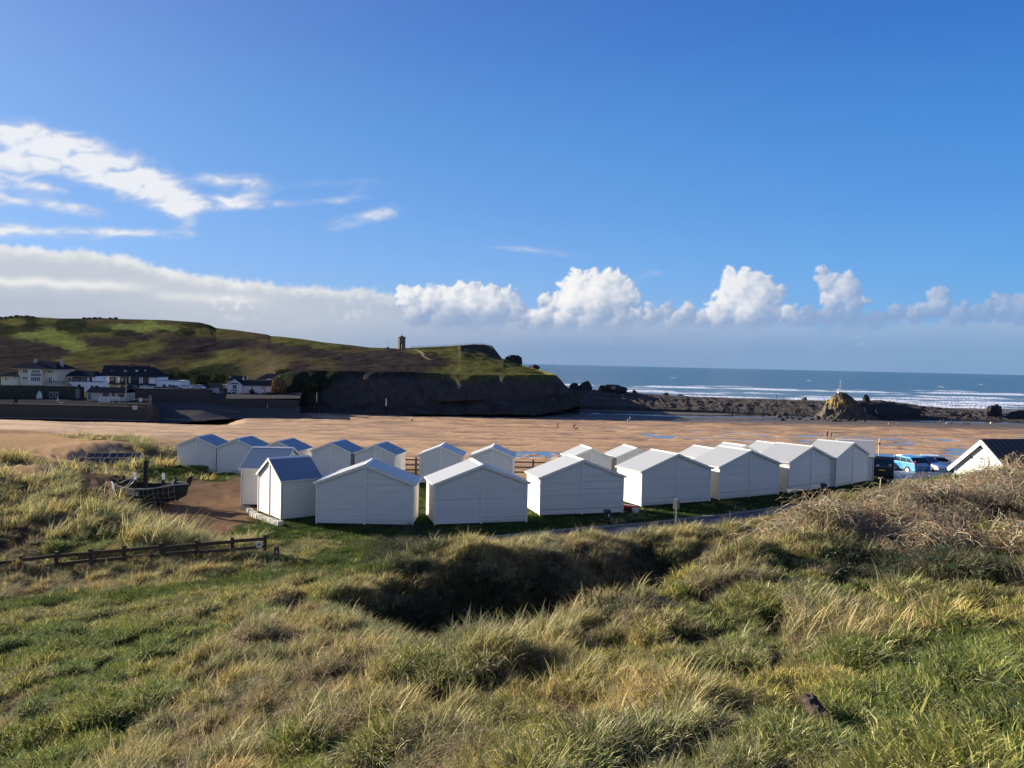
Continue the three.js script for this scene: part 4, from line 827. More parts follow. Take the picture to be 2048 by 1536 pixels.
// ---------------------------------------------------------------- timber fences
const oldWood = (r, g, b) => new THREE.MeshStandardMaterial({ color: new THREE.Color().setRGB(r, g, b), roughness: 0.85, bumpMap: grainFor(3), bumpScale: 0.006 });
const WOOD = oldWood(0.06, 0.042, 0.03), WOOD2 = oldWood(0.1, 0.075, 0.055), PALE = oldWood(0.42, 0.38, 0.3), BLACK = oldWood(0.016, 0.016, 0.018), GREYWOOD = oldWood(0.2, 0.19, 0.175);
{
  const posts = [[-32, 1119, 27.9], [40, 1111, 28.3], [113, 1103, 28.7], [181, 1097.5, 29], [248, 1091, 29.4], [322, 1085.5, 29.7], [393, 1080, 30], [465, 1074.5, 30.4], [530, 1069.5, 30.7]].map(([px, py, D]) => at(px, py, D));
  const t = thing('post_and_rail_fence', 'dark brown two-rail timber fence across the grass at left, below the beached wooden boat', 'fence');
  posts.forEach((p, i) => { const y0 = ground(p.x, p.z) - 0.3; mesh('post', new RoundedBoxGeometry(0.12, p.y - y0, 0.12, 1, 0.012).rotateZ(0.02 * Math.sin(i * 3)).translate(p.x, (p.y + y0) / 2, p.z), WOOD, t); });
  for (let i = 0; i + 1 < posts.length; i++) for (const dy of [0.16, 0.46]) {
    const a = posts[i].clone(), b = posts[i + 1].clone();
    a.y -= dy + 0.02 * Math.sin(i * 5 + dy * 9); b.y -= dy + 0.02 * Math.sin(i * 4 + dy * 7); a.z += 0.085; b.z += 0.085; b.x -= 0.004;
    mesh('rail', bar(a, b, 0.035, 0.13), WOOD, t);
  }
  const s = thing('notice', 'small white notice with dark lettering fixed to the right end of the fence', 'sign', at(522, 1087, 30.5).add(new THREE.Vector3(0, 0, 0.22)));
  mesh('board', box(0.2, 0.25, 0.015, 0, -0.125, 0), mat(0.75, 0.75, 0.75, 0.5), s);
  mesh('lettering', [box(0.13, 0.018, 0.004, 0, 0.075, 0.0085), box(0.11, 0.05, 0.004, 0, -0.02, 0.0085), box(0.12, 0.014, 0.004, 0, -0.075, 0.0085)], mat(0.06, 0.06, 0.08), s);
  const q = hit(553, 1114), m = thing('marker_post', 'short brown marker post with a white mark, in the grass right of the fence end', 'post', q, 0.1);
  mesh('post', new RoundedBoxGeometry(0.19, 0.5, 0.16, 1, 0.015).translate(0, 0.15, 0), WOOD2, m);
  mesh('mark', box(0.03, 0.12, 0.008, 0.02, 0.16, 0.083), mat(0.75, 0.75, 0.72), m);
  // two leaning posts of an older fence
  const a = at(237, 1043, 33.2), b = at(229, 1092, 33), c = at(226, 1080, 32.4), d = at(219, 1106, 32.2), o = thing('old_fence_posts', 'pair of weathered leaning fence posts standing among the marram behind the fence', 'posts');
  b.y -= 0.4; d.y -= 0.4;
  mesh('post', bar(b, a, 0.13), WOOD2, o); mesh('post', bar(d, c, 0.12), WOOD2, o);
  // fence behind the back row
  const f = thing('rail_fence', 'brown three-rail fence running behind the back row of huts, seen in the gaps', 'fence'), dz = -60.6;
  const pts = [];
  for (let px = 318; px < 1150; px += 47) { const p = onLevel(px, 900, 0.3), k = -dz / -p.z; pts.push(new THREE.Vector3((px - 1024) / FOCAL * 60.6, -0.75, dz)); }
  pts.push(new THREE.Vector3(6, -0.75, dz));
  pts.forEach((p, i) => mesh('post', box(0.15, 1.45, 0.15, p.x, p.y - 0.1, p.z), WOOD2, f));
  for (let i = 0; i + 1 < pts.length; i++) for (const h of [0.35, 0.75, 1.15]) mesh('rail', bar([pts[i].x, pts[i].y + h, dz + 0.1], [pts[i + 1].x - 0.01, pts[i + 1].y + h, dz + 0.1], 0.04, 0.12), WOOD2, f);
  // white rails in the dune
  const h = thing('handrail', 'two pale rails with a post half buried in the dune at far left', 'handrail');
  mesh('rail', bar(at(53, 965, 44), at(95, 958.5, 45), 0.06, 0.08), PALE, h); mesh('rail', bar(at(53, 976.5, 44), at(95, 969, 45), 0.06, 0.08), PALE, h);
  for (const [px, a0, a1] of [[56, 962, 990], [76, 959, 986]]) mesh('post', bar(at(px, a1, 44.6), at(px, a0, 44.6), 0.07), PALE, h);
}

// ---------------------------------------------------------------- the beached wooden boat
{
  const t = thing('wooden_boat', 'beached black wooden play boat with a stub mast and rope net in the sandy hollow', 'boat', [-19.85, 0.0, -42.4], rad(-3));
  t.scale.set(1.06, 1.12, 1.1);
  const Lh = 3.8, N = 26, K = 7;
  const beam = table([[0, 0.3], [0.06, 0.52], [0.18, 0.74], [0.4, 0.88], [0.6, 0.86], [0.8, 0.62], [0.93, 0.3], [1, 0.05]]), sheer = table([[0, 1.02], [0.15, 0.88], [0.4, 0.78], [0.65, 0.84], [0.85, 0.98], [1, 1.0]]), keel = table([[0, 0.28], [0.1, 0.08], [0.5, -0.1], [0.9, 0.0], [1, 0.3]]);
  const P = (u, v, side, out = 0) => {     // u along, v from keel 0 to gunwale 1
    const b = beam(u) * Math.pow(Math.sin(v * Math.PI / 2), 0.62) + out, y = lerp(keel(u), sheer(u), Math.pow(v, 1.25));
    return [(u - 0.5) * Lh + (u > 0.9 ? 0.18 * v * (u - 0.9) / 0.1 : 0), y, side * b];
  };
  const grey = [oldWood(0.3, 0.29, 0.27), oldWood(0.42, 0.4, 0.37), oldWood(0.14, 0.135, 0.13)];
  for (const side of [1, -1]) for (let k = 1; k < K; k++) {
    const cut = side > 0 ? [[0, 0.42, 0], [0.45, 1, 1]] : [[0, 1, 1]];
    if (k <= 1 || (side < 0 && k <= 3)) continue;       // lower strakes are gone
    for (const [u0, u1, tarred] of cut) {
      if (side > 0 && !tarred && k === 3) { const g0 = sheet(8, 1, (i, j) => P(lerp(u0, 0.2, i / 8), (k + j * 1.06) / K, side, 0.015 * (1 - j)), null, side > 0); mesh('plank', g0, grey[2], t); continue; }
      mesh('plank', sheet(N, 1, (i, j) => P(lerp(u0, u1, i / N), (k + j * 1.08) / K, side, 0.018 * (1 - j)), null, side < 0), tarred ? BLACK : grey[(k * 2) % 3], t);
    }
  }
  for (const side of [1, -1]) { const pts = []; for (let i = 0; i <= 20; i++) { const p = P(i / 20, 1, side, 0.02); pts.push(new THREE.Vector3(p[0], p[1] + 0.02, p[2])); } mesh('gunwale', new THREE.TubeGeometry(new THREE.CatmullRomCurve3(pts), 40, 0.035, 5), side > 0 ? grey[1] : BLACK, t); }
  for (const u of [0.03, 0.1, 0.17, 0.25, 0.33, 0.41, 0.5, 0.59, 0.68, 0.77, 0.86]) for (const side of [1, -1]) { const pts = []; for (let k = 1; k <= 6; k++) { const p = P(u, k / 6, side, -0.02); pts.push(new THREE.Vector3(...p)); } mesh('rib', new THREE.TubeGeometry(new THREE.CatmullRomCurve3(pts), 10, 0.035, 4), BLACK, t); }
  for (const [u, y, m] of [[0.3, 0.42, grey[1]], [0.42, 0.45, grey[0]], [0.55, 0.5, grey[1]], [0.7, 0.5, grey[0]]]) mesh('thwart', box(0.3, 0.05, beam(u) * 1.7, (u - 0.5) * Lh, y, 0), m, t);
  mesh('bottom_boards', box(2.4, 0.05, 0.9, 0, 0.12, 0), BLACK, t);
  mesh('mast', bar([-0.18, 0.1, 0.25], [-0.12, 2.12, 0.2], 0.17), BLACK, t);
  mesh('mast_head', box(0.14, 0.22, 0.14, -0.12, 2.12, 0.2), oldWood(0.2, 0.18, 0.08), t);
  const rail = (a, b, feet, m) => { mesh('rail', bar(a, b, 0.13, 0.06), m, t); for (const f of feet) mesh('post', bar(f[0], f[1], 0.09), BLACK, t); };
  rail([-0.98, 1.42, -0.25], [-0.52, 1.2, 0.55], [[[-0.95, 0.2, -0.22], [-0.95, 1.4, -0.22]], [[-0.55, 0.3, 0.5], [-0.55, 1.2, 0.5]]], oldWood(0.55, 0.53, 0.5));
  rail([0.48, 1.42, -0.35], [0.86, 1.22, 0.3], [[[0.5, 0.3, -0.3], [0.5, 1.4, -0.3]], [[0.83, 0.4, 0.27], [0.83, 1.2, 0.27]]], oldWood(0.55, 0.53, 0.5));
  mesh('brace', [bar([-1.6, 0.95, 0.1], [-0.95, 1.3, -0.2], 0.05), bar([-1.3, 0.6, 0.3], [-0.95, 1.05, -0.2], 0.05), bar([-0.9, 0.9, -0.1], [-0.55, 0.7, 0.5], 0.09)], oldWood(0.4, 0.39, 0.37), t);
  mesh('knee', [bar([0.5, 0.95, -0.3], [0.7, 0.55, 0.2], 0.06), bar([0.95, 0.55, 0.2], [1.12, 0.95, -0.1], 0.06), bar([1.12, 0.95, -0.1], [1.16, 1.2, -0.2], 0.06)], oldWood(0.4, 0.39, 0.37), t);
  for (const [x, y0, y1, z, l] of [[-1.82, 0.6, 1.18, 0.25, 0], [-1.5, 0.5, 1.3, -0.1, 0], [-1.5, 0.55, 0.98, 0.55, 0], [1.12, 0.5, 1.3, -0.3, 0.05], [1.95, 0.9, 1.35, 0.05, 0.16], [2.02, 0.9, 1.38, -0.05, 0.18]]) mesh('post', bar([x, y0, z], [x + l, y1, z], 0.1), BLACK, t);
  // rope net over the near side, and the stays
  const rope = mat(0.3, 0.28, 0.24, 0.9), net = [];
  const hang = (u, v) => { const p = P(u, v, 1, 0.05); return new THREE.Vector3(p[0], p[1] + 0.03, p[2]); };
  for (let i = 0; i <= 7; i++) { const u = 0.47 + 0.06 * i, pts = [hang(u, 1), hang(u, 0.8), hang(u, 0.5), hang(u, 0.25)]; pts.push(pts[3].clone().add(new THREE.Vector3(0.02, -0.22, 0.1))); net.push(new THREE.TubeGeometry(new THREE.CatmullRomCurve3(pts), 10, 0.011, 4)); }
  for (const v of [0.97, 0.72, 0.48, 0.27]) { const pts = []; for (let i = 0; i <= 10; i++) pts.push(hang(lerp(0.46, 0.9, i / 10), v - 0.03 * Math.sin(i))); net.push(new THREE.TubeGeometry(new THREE.CatmullRomCurve3(pts), 20, 0.011, 4)); }
  const nm = mesh('rope_net', net, rope, t);
  mesh('stay', [rod([-0.12, 2.05, 0.2], [-0.95, 0.85, 0.7], 0.016, 0.016, 4)], mat(0.6, 0.58, 0.5), t);
  mesh('stay', [rod([-0.12, 2.05, 0.2], [0.85, 1.25, 0.25], 0.008, 0.008, 4)], rope, t);
}

// ---------------------------------------------------------------- small things round the huts
{
  // two stepped rows of sloping grey panels
  const t = thing('panel_rows', 'two stepped rows of dark sloping panels with pale dividers, in the dune behind the boat', 'panels');
  const slate = mat(0.06, 0.063, 0.068, 0.9), white = mat(0.6, 0.58, 0.53, 0.6);
  for (const [px0, px1, pyT, pyB, D, n] of [[177, 283, 906, 915.5, 57, 7], [162, 276, 916, 927.5, 55.6, 7]]) {
    for (let i = 0; i < n; i++) {
      const a = lerp(px0, px1, i / n), b = lerp(px0, px1, (i + 0.93) / n), A = at(a, pyT, D), B = at(b, pyT, D), sk = (pyB - pyT) * 0.55, C = at(a - sk, pyB, D - 0.5), E = at(b - sk, pyB, D - 0.5);
      const g = new THREE.BufferGeometry();
      const q = [A, B, C, E], low = q.map((v) => v.clone().add(new THREE.Vector3(0, -0.05, -0.03))), all = [...q, ...low];
      g.setAttribute('position', new THREE.Float32BufferAttribute(all.flatMap((v) => v.toArray()), 3));
      g.setIndex([0, 2, 1, 1, 2, 3, 4, 5, 6, 5, 7, 6, 0, 1, 5, 0, 5, 4, 2, 6, 7, 2, 7, 3, 0, 4, 6, 0, 6, 2, 1, 3, 7, 1, 7, 5]);
      const f = g.toNonIndexed(); f.computeVertexNormals();
      mesh('panel', f, slate, t);
      mesh('divider', bar(A.clone().add(new THREE.Vector3(-0.02, 0.02, 0)), C.clone().add(new THREE.Vector3(-0.02, 0.02, 0)), 0.05, 0.06), i % 3 ? mat(0.32, 0.31, 0.29) : white, t);
    }
    mesh('top_rail', bar(at(px0, pyT - 0.3, D), at(px1, pyT - 0.3, D), 0.05, 0.05), mat(0.35, 0.3, 0.25), t);
    mesh('back_panel', bar(at(px0 + 2, pyT + 7, D + 0.3), at(px1 - 2, pyT + 7, D + 0.3), 0.1, 0.5), WOOD2, t);
  }
  mesh('end_frame', [bar(at(281, 917, 56.4), at(284, 904.5, 57), 0.07), bar(at(288, 914, 57.4), at(284, 904.5, 57), 0.07), bar(at(274, 920, 55.8), at(276.5, 914.5, 56), 0.05)], white, t);
  const st = thing('stake', 'short pale stake in the grass in front of the sloping panels', 'stake');
  mesh('shaft', bar(at(199.5, 936, 53), at(199.5, 918, 53), 0.06), PALE, st);
  // low stone edging
  const e = thing('stone_edging', 'low pale stone edging curving round the foot of the corner hut', 'edging'), line = [[499, 1019.5], [503, 1026], [511, 1031], [519, 1034], [528, 1038.5], [537, 1042.5], [546, 1046], [554, 1049], [562, 1051]], r = rng(4);
  for (let i = 0; i + 1 < line.length; i++) for (let k = 0; k < 2; k++) {
    const px = lerp(line[i][0], line[i + 1][0], (k + 0.5) / 2), py = lerp(line[i][1], line[i + 1][1], (k + 0.5) / 2), p = onLevel(px, py + 2, 0.02);
    const g = new RoundedBoxGeometry(0.26 + 0.06 * r(), 0.2 + 0.08 * r(), 0.2, 1, 0.04).rotateY(0.5 + 0.4 * r()).translate(p.x, ground(p.x, p.z) + 0.1, p.z);
    mesh('stone', g, [mat(0.62, 0.59, 0.5, 0.9), mat(0.55, 0.52, 0.44, 0.9), mat(0.68, 0.65, 0.56, 0.9)][Math.floor(r() * 3)], e);
  }
  const gp = onLevel(490, 1016, 0.0), gr = thing('grating', 'small grey slatted panel lying on the sand left of the stone edging', 'grating', [gp.x, ground(gp.x, gp.z) + 0.02, gp.z], 0.3);
  for (let i = 0; i < 6; i++) mesh('slat', box(0.06, 0.04, 0.5, -0.2 + i * 0.08, 0.02, 0, 0, 0.25), mat(0.17, 0.17, 0.17), gr);
  mesh('batten', [box(0.5, 0.04, 0.05, 0, -0.03, 0.15), box(0.5, 0.04, 0.05, 0, 0.05, -0.15)], mat(0.17, 0.17, 0.17), gr);
  // sign post on the lane
  const sp = at(1353, 1000, 35.5), s = thing('sign_post', 'pale post with a small grey board seen from behind, beside the lane', 'sign post', [sp.x, 0, sp.z], -0.2), gy = ground(sp.x, sp.z);
  mesh('post', box(0.09, sp.y - gy + 0.35, 0.09, 0, gy - 0.3, 0), mat(0.6, 0.57, 0.46, 0.8), s);
  mesh('board', box(0.3, 0.42, 0.02, 0, sp.y - 0.44, -0.056), mat(0.24, 0.24, 0.23, 0.7), s);
  const post2 = thing('sign_stake', 'thin bare stake with a small crosspiece standing before the dark van', 'stake');
  mesh('shaft', bar(at(1759, 990, 32), at(1762, 956, 32), 0.035), PALE, post2); mesh('crosspiece', bar(at(1758, 956, 32), at(1766, 955.5, 32), 0.04), PALE, post2);
  // bins
  const bin = (px, py, D0, label) => {
    const p = onLevel(px, py, D0), b = thing('litter_bin', label, 'litter bin', [p.x, ground(p.x, p.z), p.z], 0.1, 'dark litter bins behind the huts');
    const dk = mat(0.02, 0.023, 0.025, 0.5);
    mesh('body', new RoundedBoxGeometry(0.3, 0.4, 0.28, 2, 0.03).translate(0, 0.42, 0), dk, b);
    mesh('hood', [box(0.32, 0.03, 0.3, 0, 0.68, 0), box(0.02, 0.08, 0.28, -0.15, 0.61, 0), box(0.02, 0.08, 0.28, 0.15, 0.61, 0)], dk, b);
    mesh('leg', box(0.05, 0.24, 0.05, -0.1, -0.02, 0), dk, b); mesh('leg', box(0.05, 0.24, 0.05, 0.1, -0.02, 0), dk, b);
    mesh('label', box(0.05, 0.16, 0.006, 0.05, 0.36, 0.143), mat(0.8, 0.8, 0.8), b);
  };
  bin(1214, 1047, 0, 'dark litter bin with a white label behind the hut left of the red kayak');
  bin(1647, 988, 0, 'dark litter bin with a white label by the hut near the car park');
  // kayak and crate
  const kp = onLevel(1256, 1021, 0), ky = thing('kayak', 'red kayak lying between two huts, its end sticking out', 'kayak', [kp.x, ground(kp.x, kp.z), kp.z], rad(-35));
  const kg = sheet(24, 12, (i, j) => { const u = i / 24, a = j / 12 * Math.PI * 2, w = 0.36 * Math.pow(Math.sin(Math.PI * clamp(u, 0.02, 0.98)), 0.7); return [(u - 0.75) * 2.6, 0.2 + 0.14 * Math.sin(a) * Math.pow(Math.sin(Math.PI * clamp(u, 0.03, 0.97)), 0.5) + 0.1 * Math.pow(Math.abs(u - 0.5) * 2, 3), w * Math.cos(a)]; });
  mesh('hull', kg, new THREE.MeshStandardMaterial({ color: new THREE.Color().setRGB(0.5, 0.02, 0.03), roughness: 0.35, side: THREE.DoubleSide }), ky);
  mesh('cockpit_rim', new THREE.TorusGeometry(0.25, 0.025, 6, 20).rotateX(Math.PI / 2).scale(1.3, 1, 0.7).translate(-0.65, 0.34, 0), mat(0.02, 0.02, 0.02), ky);
  const cp = onLevel(1271, 1026, 0), cr = thing('crate', 'small pale plastic crate on the grass at the end of the red kayak', 'crate', [cp.x, ground(cp.x, cp.z), cp.z], 0.3);
  const cw = mat(0.6, 0.6, 0.6, 0.5);
  mesh('side', box(0.3, 0.24, 0.02, 0, 0.02, 0.12), cw, cr); mesh('side', box(0.3, 0.24, 0.02, 0, 0.02, -0.12), cw, cr); mesh('side', box(0.02, 0.24, 0.22, 0.14, 0.02, 0), cw, cr); mesh('side', box(0.02, 0.24, 0.22, -0.14, 0.02, 0), cw, cr); mesh('base', box(0.3, 0.02, 0.26, 0, 0, 0), cw, cr); mesh('rim', [box(0.33, 0.03, 0.03, 0, 0.25, 0.135), box(0.33, 0.03, 0.03, 0, 0.25, -0.135)], cw, cr);
  // the dead stump in the near grass
  const lp = hit(1640, 1462), lg = new THREE.Group();
  const stump = thing('dead_stump', 'dark rotten stump lying in the near green grass at lower right', 'stump', [lp.x, ground(lp.x, lp.z), lp.z], rad(20));
  const sg = new THREE.CylinderGeometry(0.034, 0.062, 0.3, 24, 28), sp2 = sg.attributes.position;
  for (let i = 0; i < sp2.count; i++) { const X = sp2.getX(i), Y = sp2.getY(i), Z = sp2.getZ(i), k = 1 + 1.1 * fbm(X * 26 + 3, Y * 16 + Z * 26, 4); sp2.setXYZ(i, X * k + 0.03 * Math.sin(Y * 9), Y, Z * k); }
  sg.computeVertexNormals();
  mesh('log', sg.rotateX(-1.15).rotateZ(0.12).translate(0, 0.06, 0), new THREE.MeshStandardMaterial({ color: new THREE.Color().setRGB(0.05, 0.034, 0.026), roughness: 0.95, bumpMap: rockBump, bumpScale: 0.03 }), stump);
  for (let i = 0; i < 4; i++) mesh('root', rod([0.02 * i, 0.02, 0.1], [0.06 - 0.05 * i, -0.02 + 0.02 * i, 0.22 + 0.02 * i], 0.025, 0.008, 5), mat(0.1, 0.07, 0.05, 0.95), stump);
}
// ---------------------------------------------------------------- the far shore: quay, walls, houses
const SLOPE = Math.tan(ROLL);
const slate2 = mat(0.03, 0.034, 0.042, 0.9), glass = new THREE.MeshPhysicalMaterial({ color: new THREE.Color().setRGB(0.02, 0.025, 0.03), roughness: 0.08 }), cream = mat(0.68, 0.62, 0.49, 0.85), whitewash = mat(0.88, 0.88, 0.88, 0.85), frameWhite = mat(0.7, 0.7, 0.68, 0.6), pinkish = mat(0.74, 0.62, 0.62, 0.85);
const darkStone = new THREE.MeshLambertMaterial({ color: new THREE.Color().setRGB(0.075, 0.072, 0.068), bumpMap: rockBump, bumpScale: 0.3 }), midStone = new THREE.MeshLambertMaterial({ color: new THREE.Color().setRGB(0.1, 0.095, 0.085), bumpMap: rockBump, bumpScale: 0.3 });
function site(name, label, cat, pxc, pyB, D, group) {       // a thing across the bay, laid out by its outline in the photograph at distance D
  const s = D / FOCAL, t = thing(name, label, cat, at(pxc, pyB, D), 0, group);
  const X = (px) => (px - pxc) * s, Y = (px, py) => (pyB + SLOPE * (px - pxc) - py) * s;
  const S = {
    t, X, Y, s,
    block(part, x0, x1, y0, y1, m, front = 0, depth = 6, parent = t, lab) { const xm = (x0 + x1) / 2, b = Y(xm, y1), h = Y(xm, y0) - b; return mesh(part, box((x1 - x0) * s, h, depth, X(xm), b, front - depth / 2), m, parent, lab); },
    hip(part, x0, x1, yE, r0, r1, yR, m, front = 0.5, depth = 9, parent = t) {
      const e = Y((x0 + x1) / 2, yE), a = Y((r0 + r1) / 2, yR), z0 = front, z1 = front - depth, zm = (z0 + z1) / 2;
      const v = [[X(x0), e, z0], [X(x1), e, z0], [X(x1), e, z1], [X(x0), e, z1], [X(r0), a, zm], [X(r1), a, zm]], f = [[0, 1, 5], [0, 5, 4], [1, 2, 5], [2, 3, 4], [2, 4, 5], [3, 0, 4], [0, 3, 2], [0, 2, 1]], pos = [];
      for (const q of f) for (const i of q) pos.push(...v[i]);
      const g = new THREE.BufferGeometry(); g.setAttribute('position', new THREE.Float32BufferAttribute(pos, 3)); g.computeVertexNormals();
      return mesh(part, g, m, parent);
    },
    window(x0, x1, y0, y1, front, cols = 2, parent = t, fm = frameWhite) {
      const w = (x1 - x0) * s, xm = X((x0 + x1) / 2), b = Y((x0 + x1) / 2, y1), h = (y1 - y0) * s, f = 0.12, parts = [box(w, f, 0.14, xm, b, front + 0.07), box(w, f, 0.14, xm, b + h - f, front + 0.07)];
      for (let i = 0; i <= cols; i++) parts.push(box(f, h - 2 * f, 0.14, xm - w / 2 + f / 2 + (w - f) * i / cols, b + f, front + 0.07));
      const o = mesh('window', parts, fm, parent);
      mesh('pane', box(w - 0.04, h - 0.04, 0.05, xm, b + 0.02, front + 0.03), glass, o);
      return o;
    },
    chimney(x0, x1, y0, y1, m, front = -3, parent = t) { const o = S.block('chimney', x0, x1, y0, y1, m, front, (x1 - x0) * s, parent), xm = X((x0 + x1) / 2); mesh('chimney_pot', rod([xm, Y((x0 + x1) / 2, y0), front - (x1 - x0) * s / 2], [xm, Y((x0 + x1) / 2, y0) + 0.5, front - (x1 - x0) * s / 2], 0.16, 0.13, 8), mat(0.25, 0.12, 0.07), o); return o; },
  };
  return S;
}
{ // quay walls and ground
  const q = site('harbour_wall', 'long dark harbour wall with a pale ledge line, closing the beach at far left', 'wall', 110, 856, 215);
  q.block('wall', -90, 305, 811.5, 862, darkStone, 0, 4); q.block('coping', -90, 305.5, 809.3, 811.4, midStone, 0.1, 2.2); q.block('ledge', -90, 300, 835.8, 837.2, mat(0.17, 0.17, 0.17, 0.8), 1.2, 1.3); q.block('lower_wall', -90, 301, 837.3, 862, mat(0.02, 0.02, 0.022, 0.9), 1.15, 1.1); q.block('end_pier', 290, 306, 812, 840, midStone, 0.3, 1);
  structure(mesh('quay', sheet(30, 10, (i, j) => { const p = at(lerp(-100, 304, i / 30), 810, 217); return [p.x * (1 + 3.2 * j / 217), p.y + 0.01 + 0.02 * j, p.z - 3.2 * j]; }), mat(0.035, 0.035, 0.038, 0.9)));
  const gs = site('grass_verge', 'bright strip of sunlit grass along the top of the harbour wall at far left', 'verge', 10, 811, 215.5);
  gs.block('turf', -90, 108, 808.2, 810.2, mat(0.16, 0.2, 0.04, 1), 0, 1.4); tag(gs.t, null, null, null, 'structure');
  const w2 = site('garden_wall', 'dark retaining wall below the cream house at far left', 'wall', 40, 801, 247);
  w2.block('wall', -110, 158, 771, 803, new THREE.MeshLambertMaterial({ color: new THREE.Color().setRGB(0.065, 0.072, 0.055), bumpMap: rockBump, bumpScale: 0.5 }), 0, 3);
  w2.block('patch', 4, 21, 778, 784, midStone, 0.15, 0.2); w2.block('buttress', 153, 160, 778, 801, mat(0.2, 0.19, 0.17, 0.9), 0.6, 0.8);
  const w3 = site('road_wall', 'long dark stone wall under the white terrace and the pink cottage', 'wall', 400, 830, 258);
  w3.block('wall', 250, 418, 779, 812, darkStone, 0, 3); w3.block('wall', 418, 594, 798, 818, darkStone, 0, 3); w3.block('coping', 250, 420, 777.8, 779, midStone, 0.1, 1); 
  structure(mesh('foreshore', sheet(60, 14, (i, k) => {
    const px = lerp(296, 600, i / 60), t = k / 14, top = lerp(802, 812, smooth(400, 480, px)), bot = lerp(849, 838, smooth(300, 470, px)), p = at(px, lerp(bot, top, t), lerp(lerp(226, 250, smooth(300, 560, px)), 259, t));
    p.y += 0.5 * fbm(p.x / 6, p.z / 4, 3) * Math.sin(Math.PI * t); return [p.x, p.y, p.z];
  }), mat(0.075, 0.075, 0.075, 0.9)));
  structure(mesh('slipway', sheet(30, 2, (i, k) => { const px = lerp(303, 412, i / 30), p = at(px, lerp(836.5, 841.5, i / 30) + (k - 1) * 0.8, lerp(222, 224, i / 30)); return [p.x, p.y, p.z - (k === 2 ? 0 : 0)]; }), mat(0.2, 0.2, 0.2, 0.9)));
  structure(mesh('slipway', sheet(30, 2, (i, k) => { const px = lerp(306, 480, i / 30), p = at(px, lerp(806, 826, i / 30) + (k - 1) * 0.7, lerp(240, 236, i / 30)); return [p.x, p.y + 0.3, p.z]; }), mat(0.09, 0.09, 0.09, 0.9)));
  structure(mesh('road', sheet(30, 6, (i, j) => { const p = at(lerp(240, 600, i / 30), lerp(778, 797, smooth(408, 420, lerp(240, 600, i / 30))), 258.5); return [p.x * (1 + 0.13 * j / 6), p.y + 0.05 * j, p.z - 6 * j]; }), mat(0.06, 0.06, 0.062, 0.9)));
  const j = site('jetty', 'low pale stone jetty with marker posts at the edge of the sand', 'jetty', 520, 832, 262);
  j.block('deck', 486, 563, 822.5, 825, midStone, 5, 10); j.block('face', 486, 562.5, 825, 832, darkStone, 4.8, 9);
  const posts = [[484.5, 812, 838, 250, 'tall dark marker post at the sand edge left of the stone jetty'], [534.5, 808, 827, 257.5, 'pale marker post standing on the stone jetty'], [559, 812, 822, 259, 'short dark post at the right end of the stone jetty'], [434, 817, 826, 255, 'short dark post in front of the road wall, left of the jetty'], [633.5, 785, 812, 286, 'pale marker post before the dark cliff, right of the jetty'], [772.5, 797, 824, 284, 'marker post with a dark foot below the cliff, under the stone tower'], [1092.5, 803, 827, 300, 'dark marker post below the tip of the headland'], [1463.5, 796, 830, 338, 'thin dark pole on the sand in front of the breakwater']];
  for (const [px, a, b, D, label] of posts) { const p = at(px, b, D), h = (b - a) * D / FOCAL, t = thing('marker_post', label, 'post', p, 0, 'marker posts along the channel'), pale = /pale/.test(label); mesh('shaft', rod([0, -2.5, 0], [0, h, 0], 0.2, 0.14, 8), pale ? mat(0.4, 0.4, 0.36, 0.8) : mat(0.07, 0.065, 0.06, 0.9), t); mesh('foot', rod([0, -2.5, 0], [0, h * 0.25, 0], 0.45, 0.3, 8), mat(0.03, 0.03, 0.028, 0.9), t); if (/dark foot/.test(label)) mesh('band', rod([0, h * 0.45, 0], [0, h, 0], 0.21, 0.16, 8), mat(0.45, 0.45, 0.42), t); }
  const f = site('wall_sign', 'square white sign on the face of the harbour wall near its right end', 'sign', 269.5, 818.5, 214.6);
  f.block('board', 265, 274.3, 811.5, 819, mat(0.6, 0.62, 0.64), 0, 0.08); f.block('print', 267, 272.4, 814.2, 815.4, mat(0.25, 0.28, 0.3), 0.03, 0.04); f.block('print', 267, 270.5, 816.4, 817.2, mat(0.25, 0.28, 0.3), 0.03, 0.04);
}
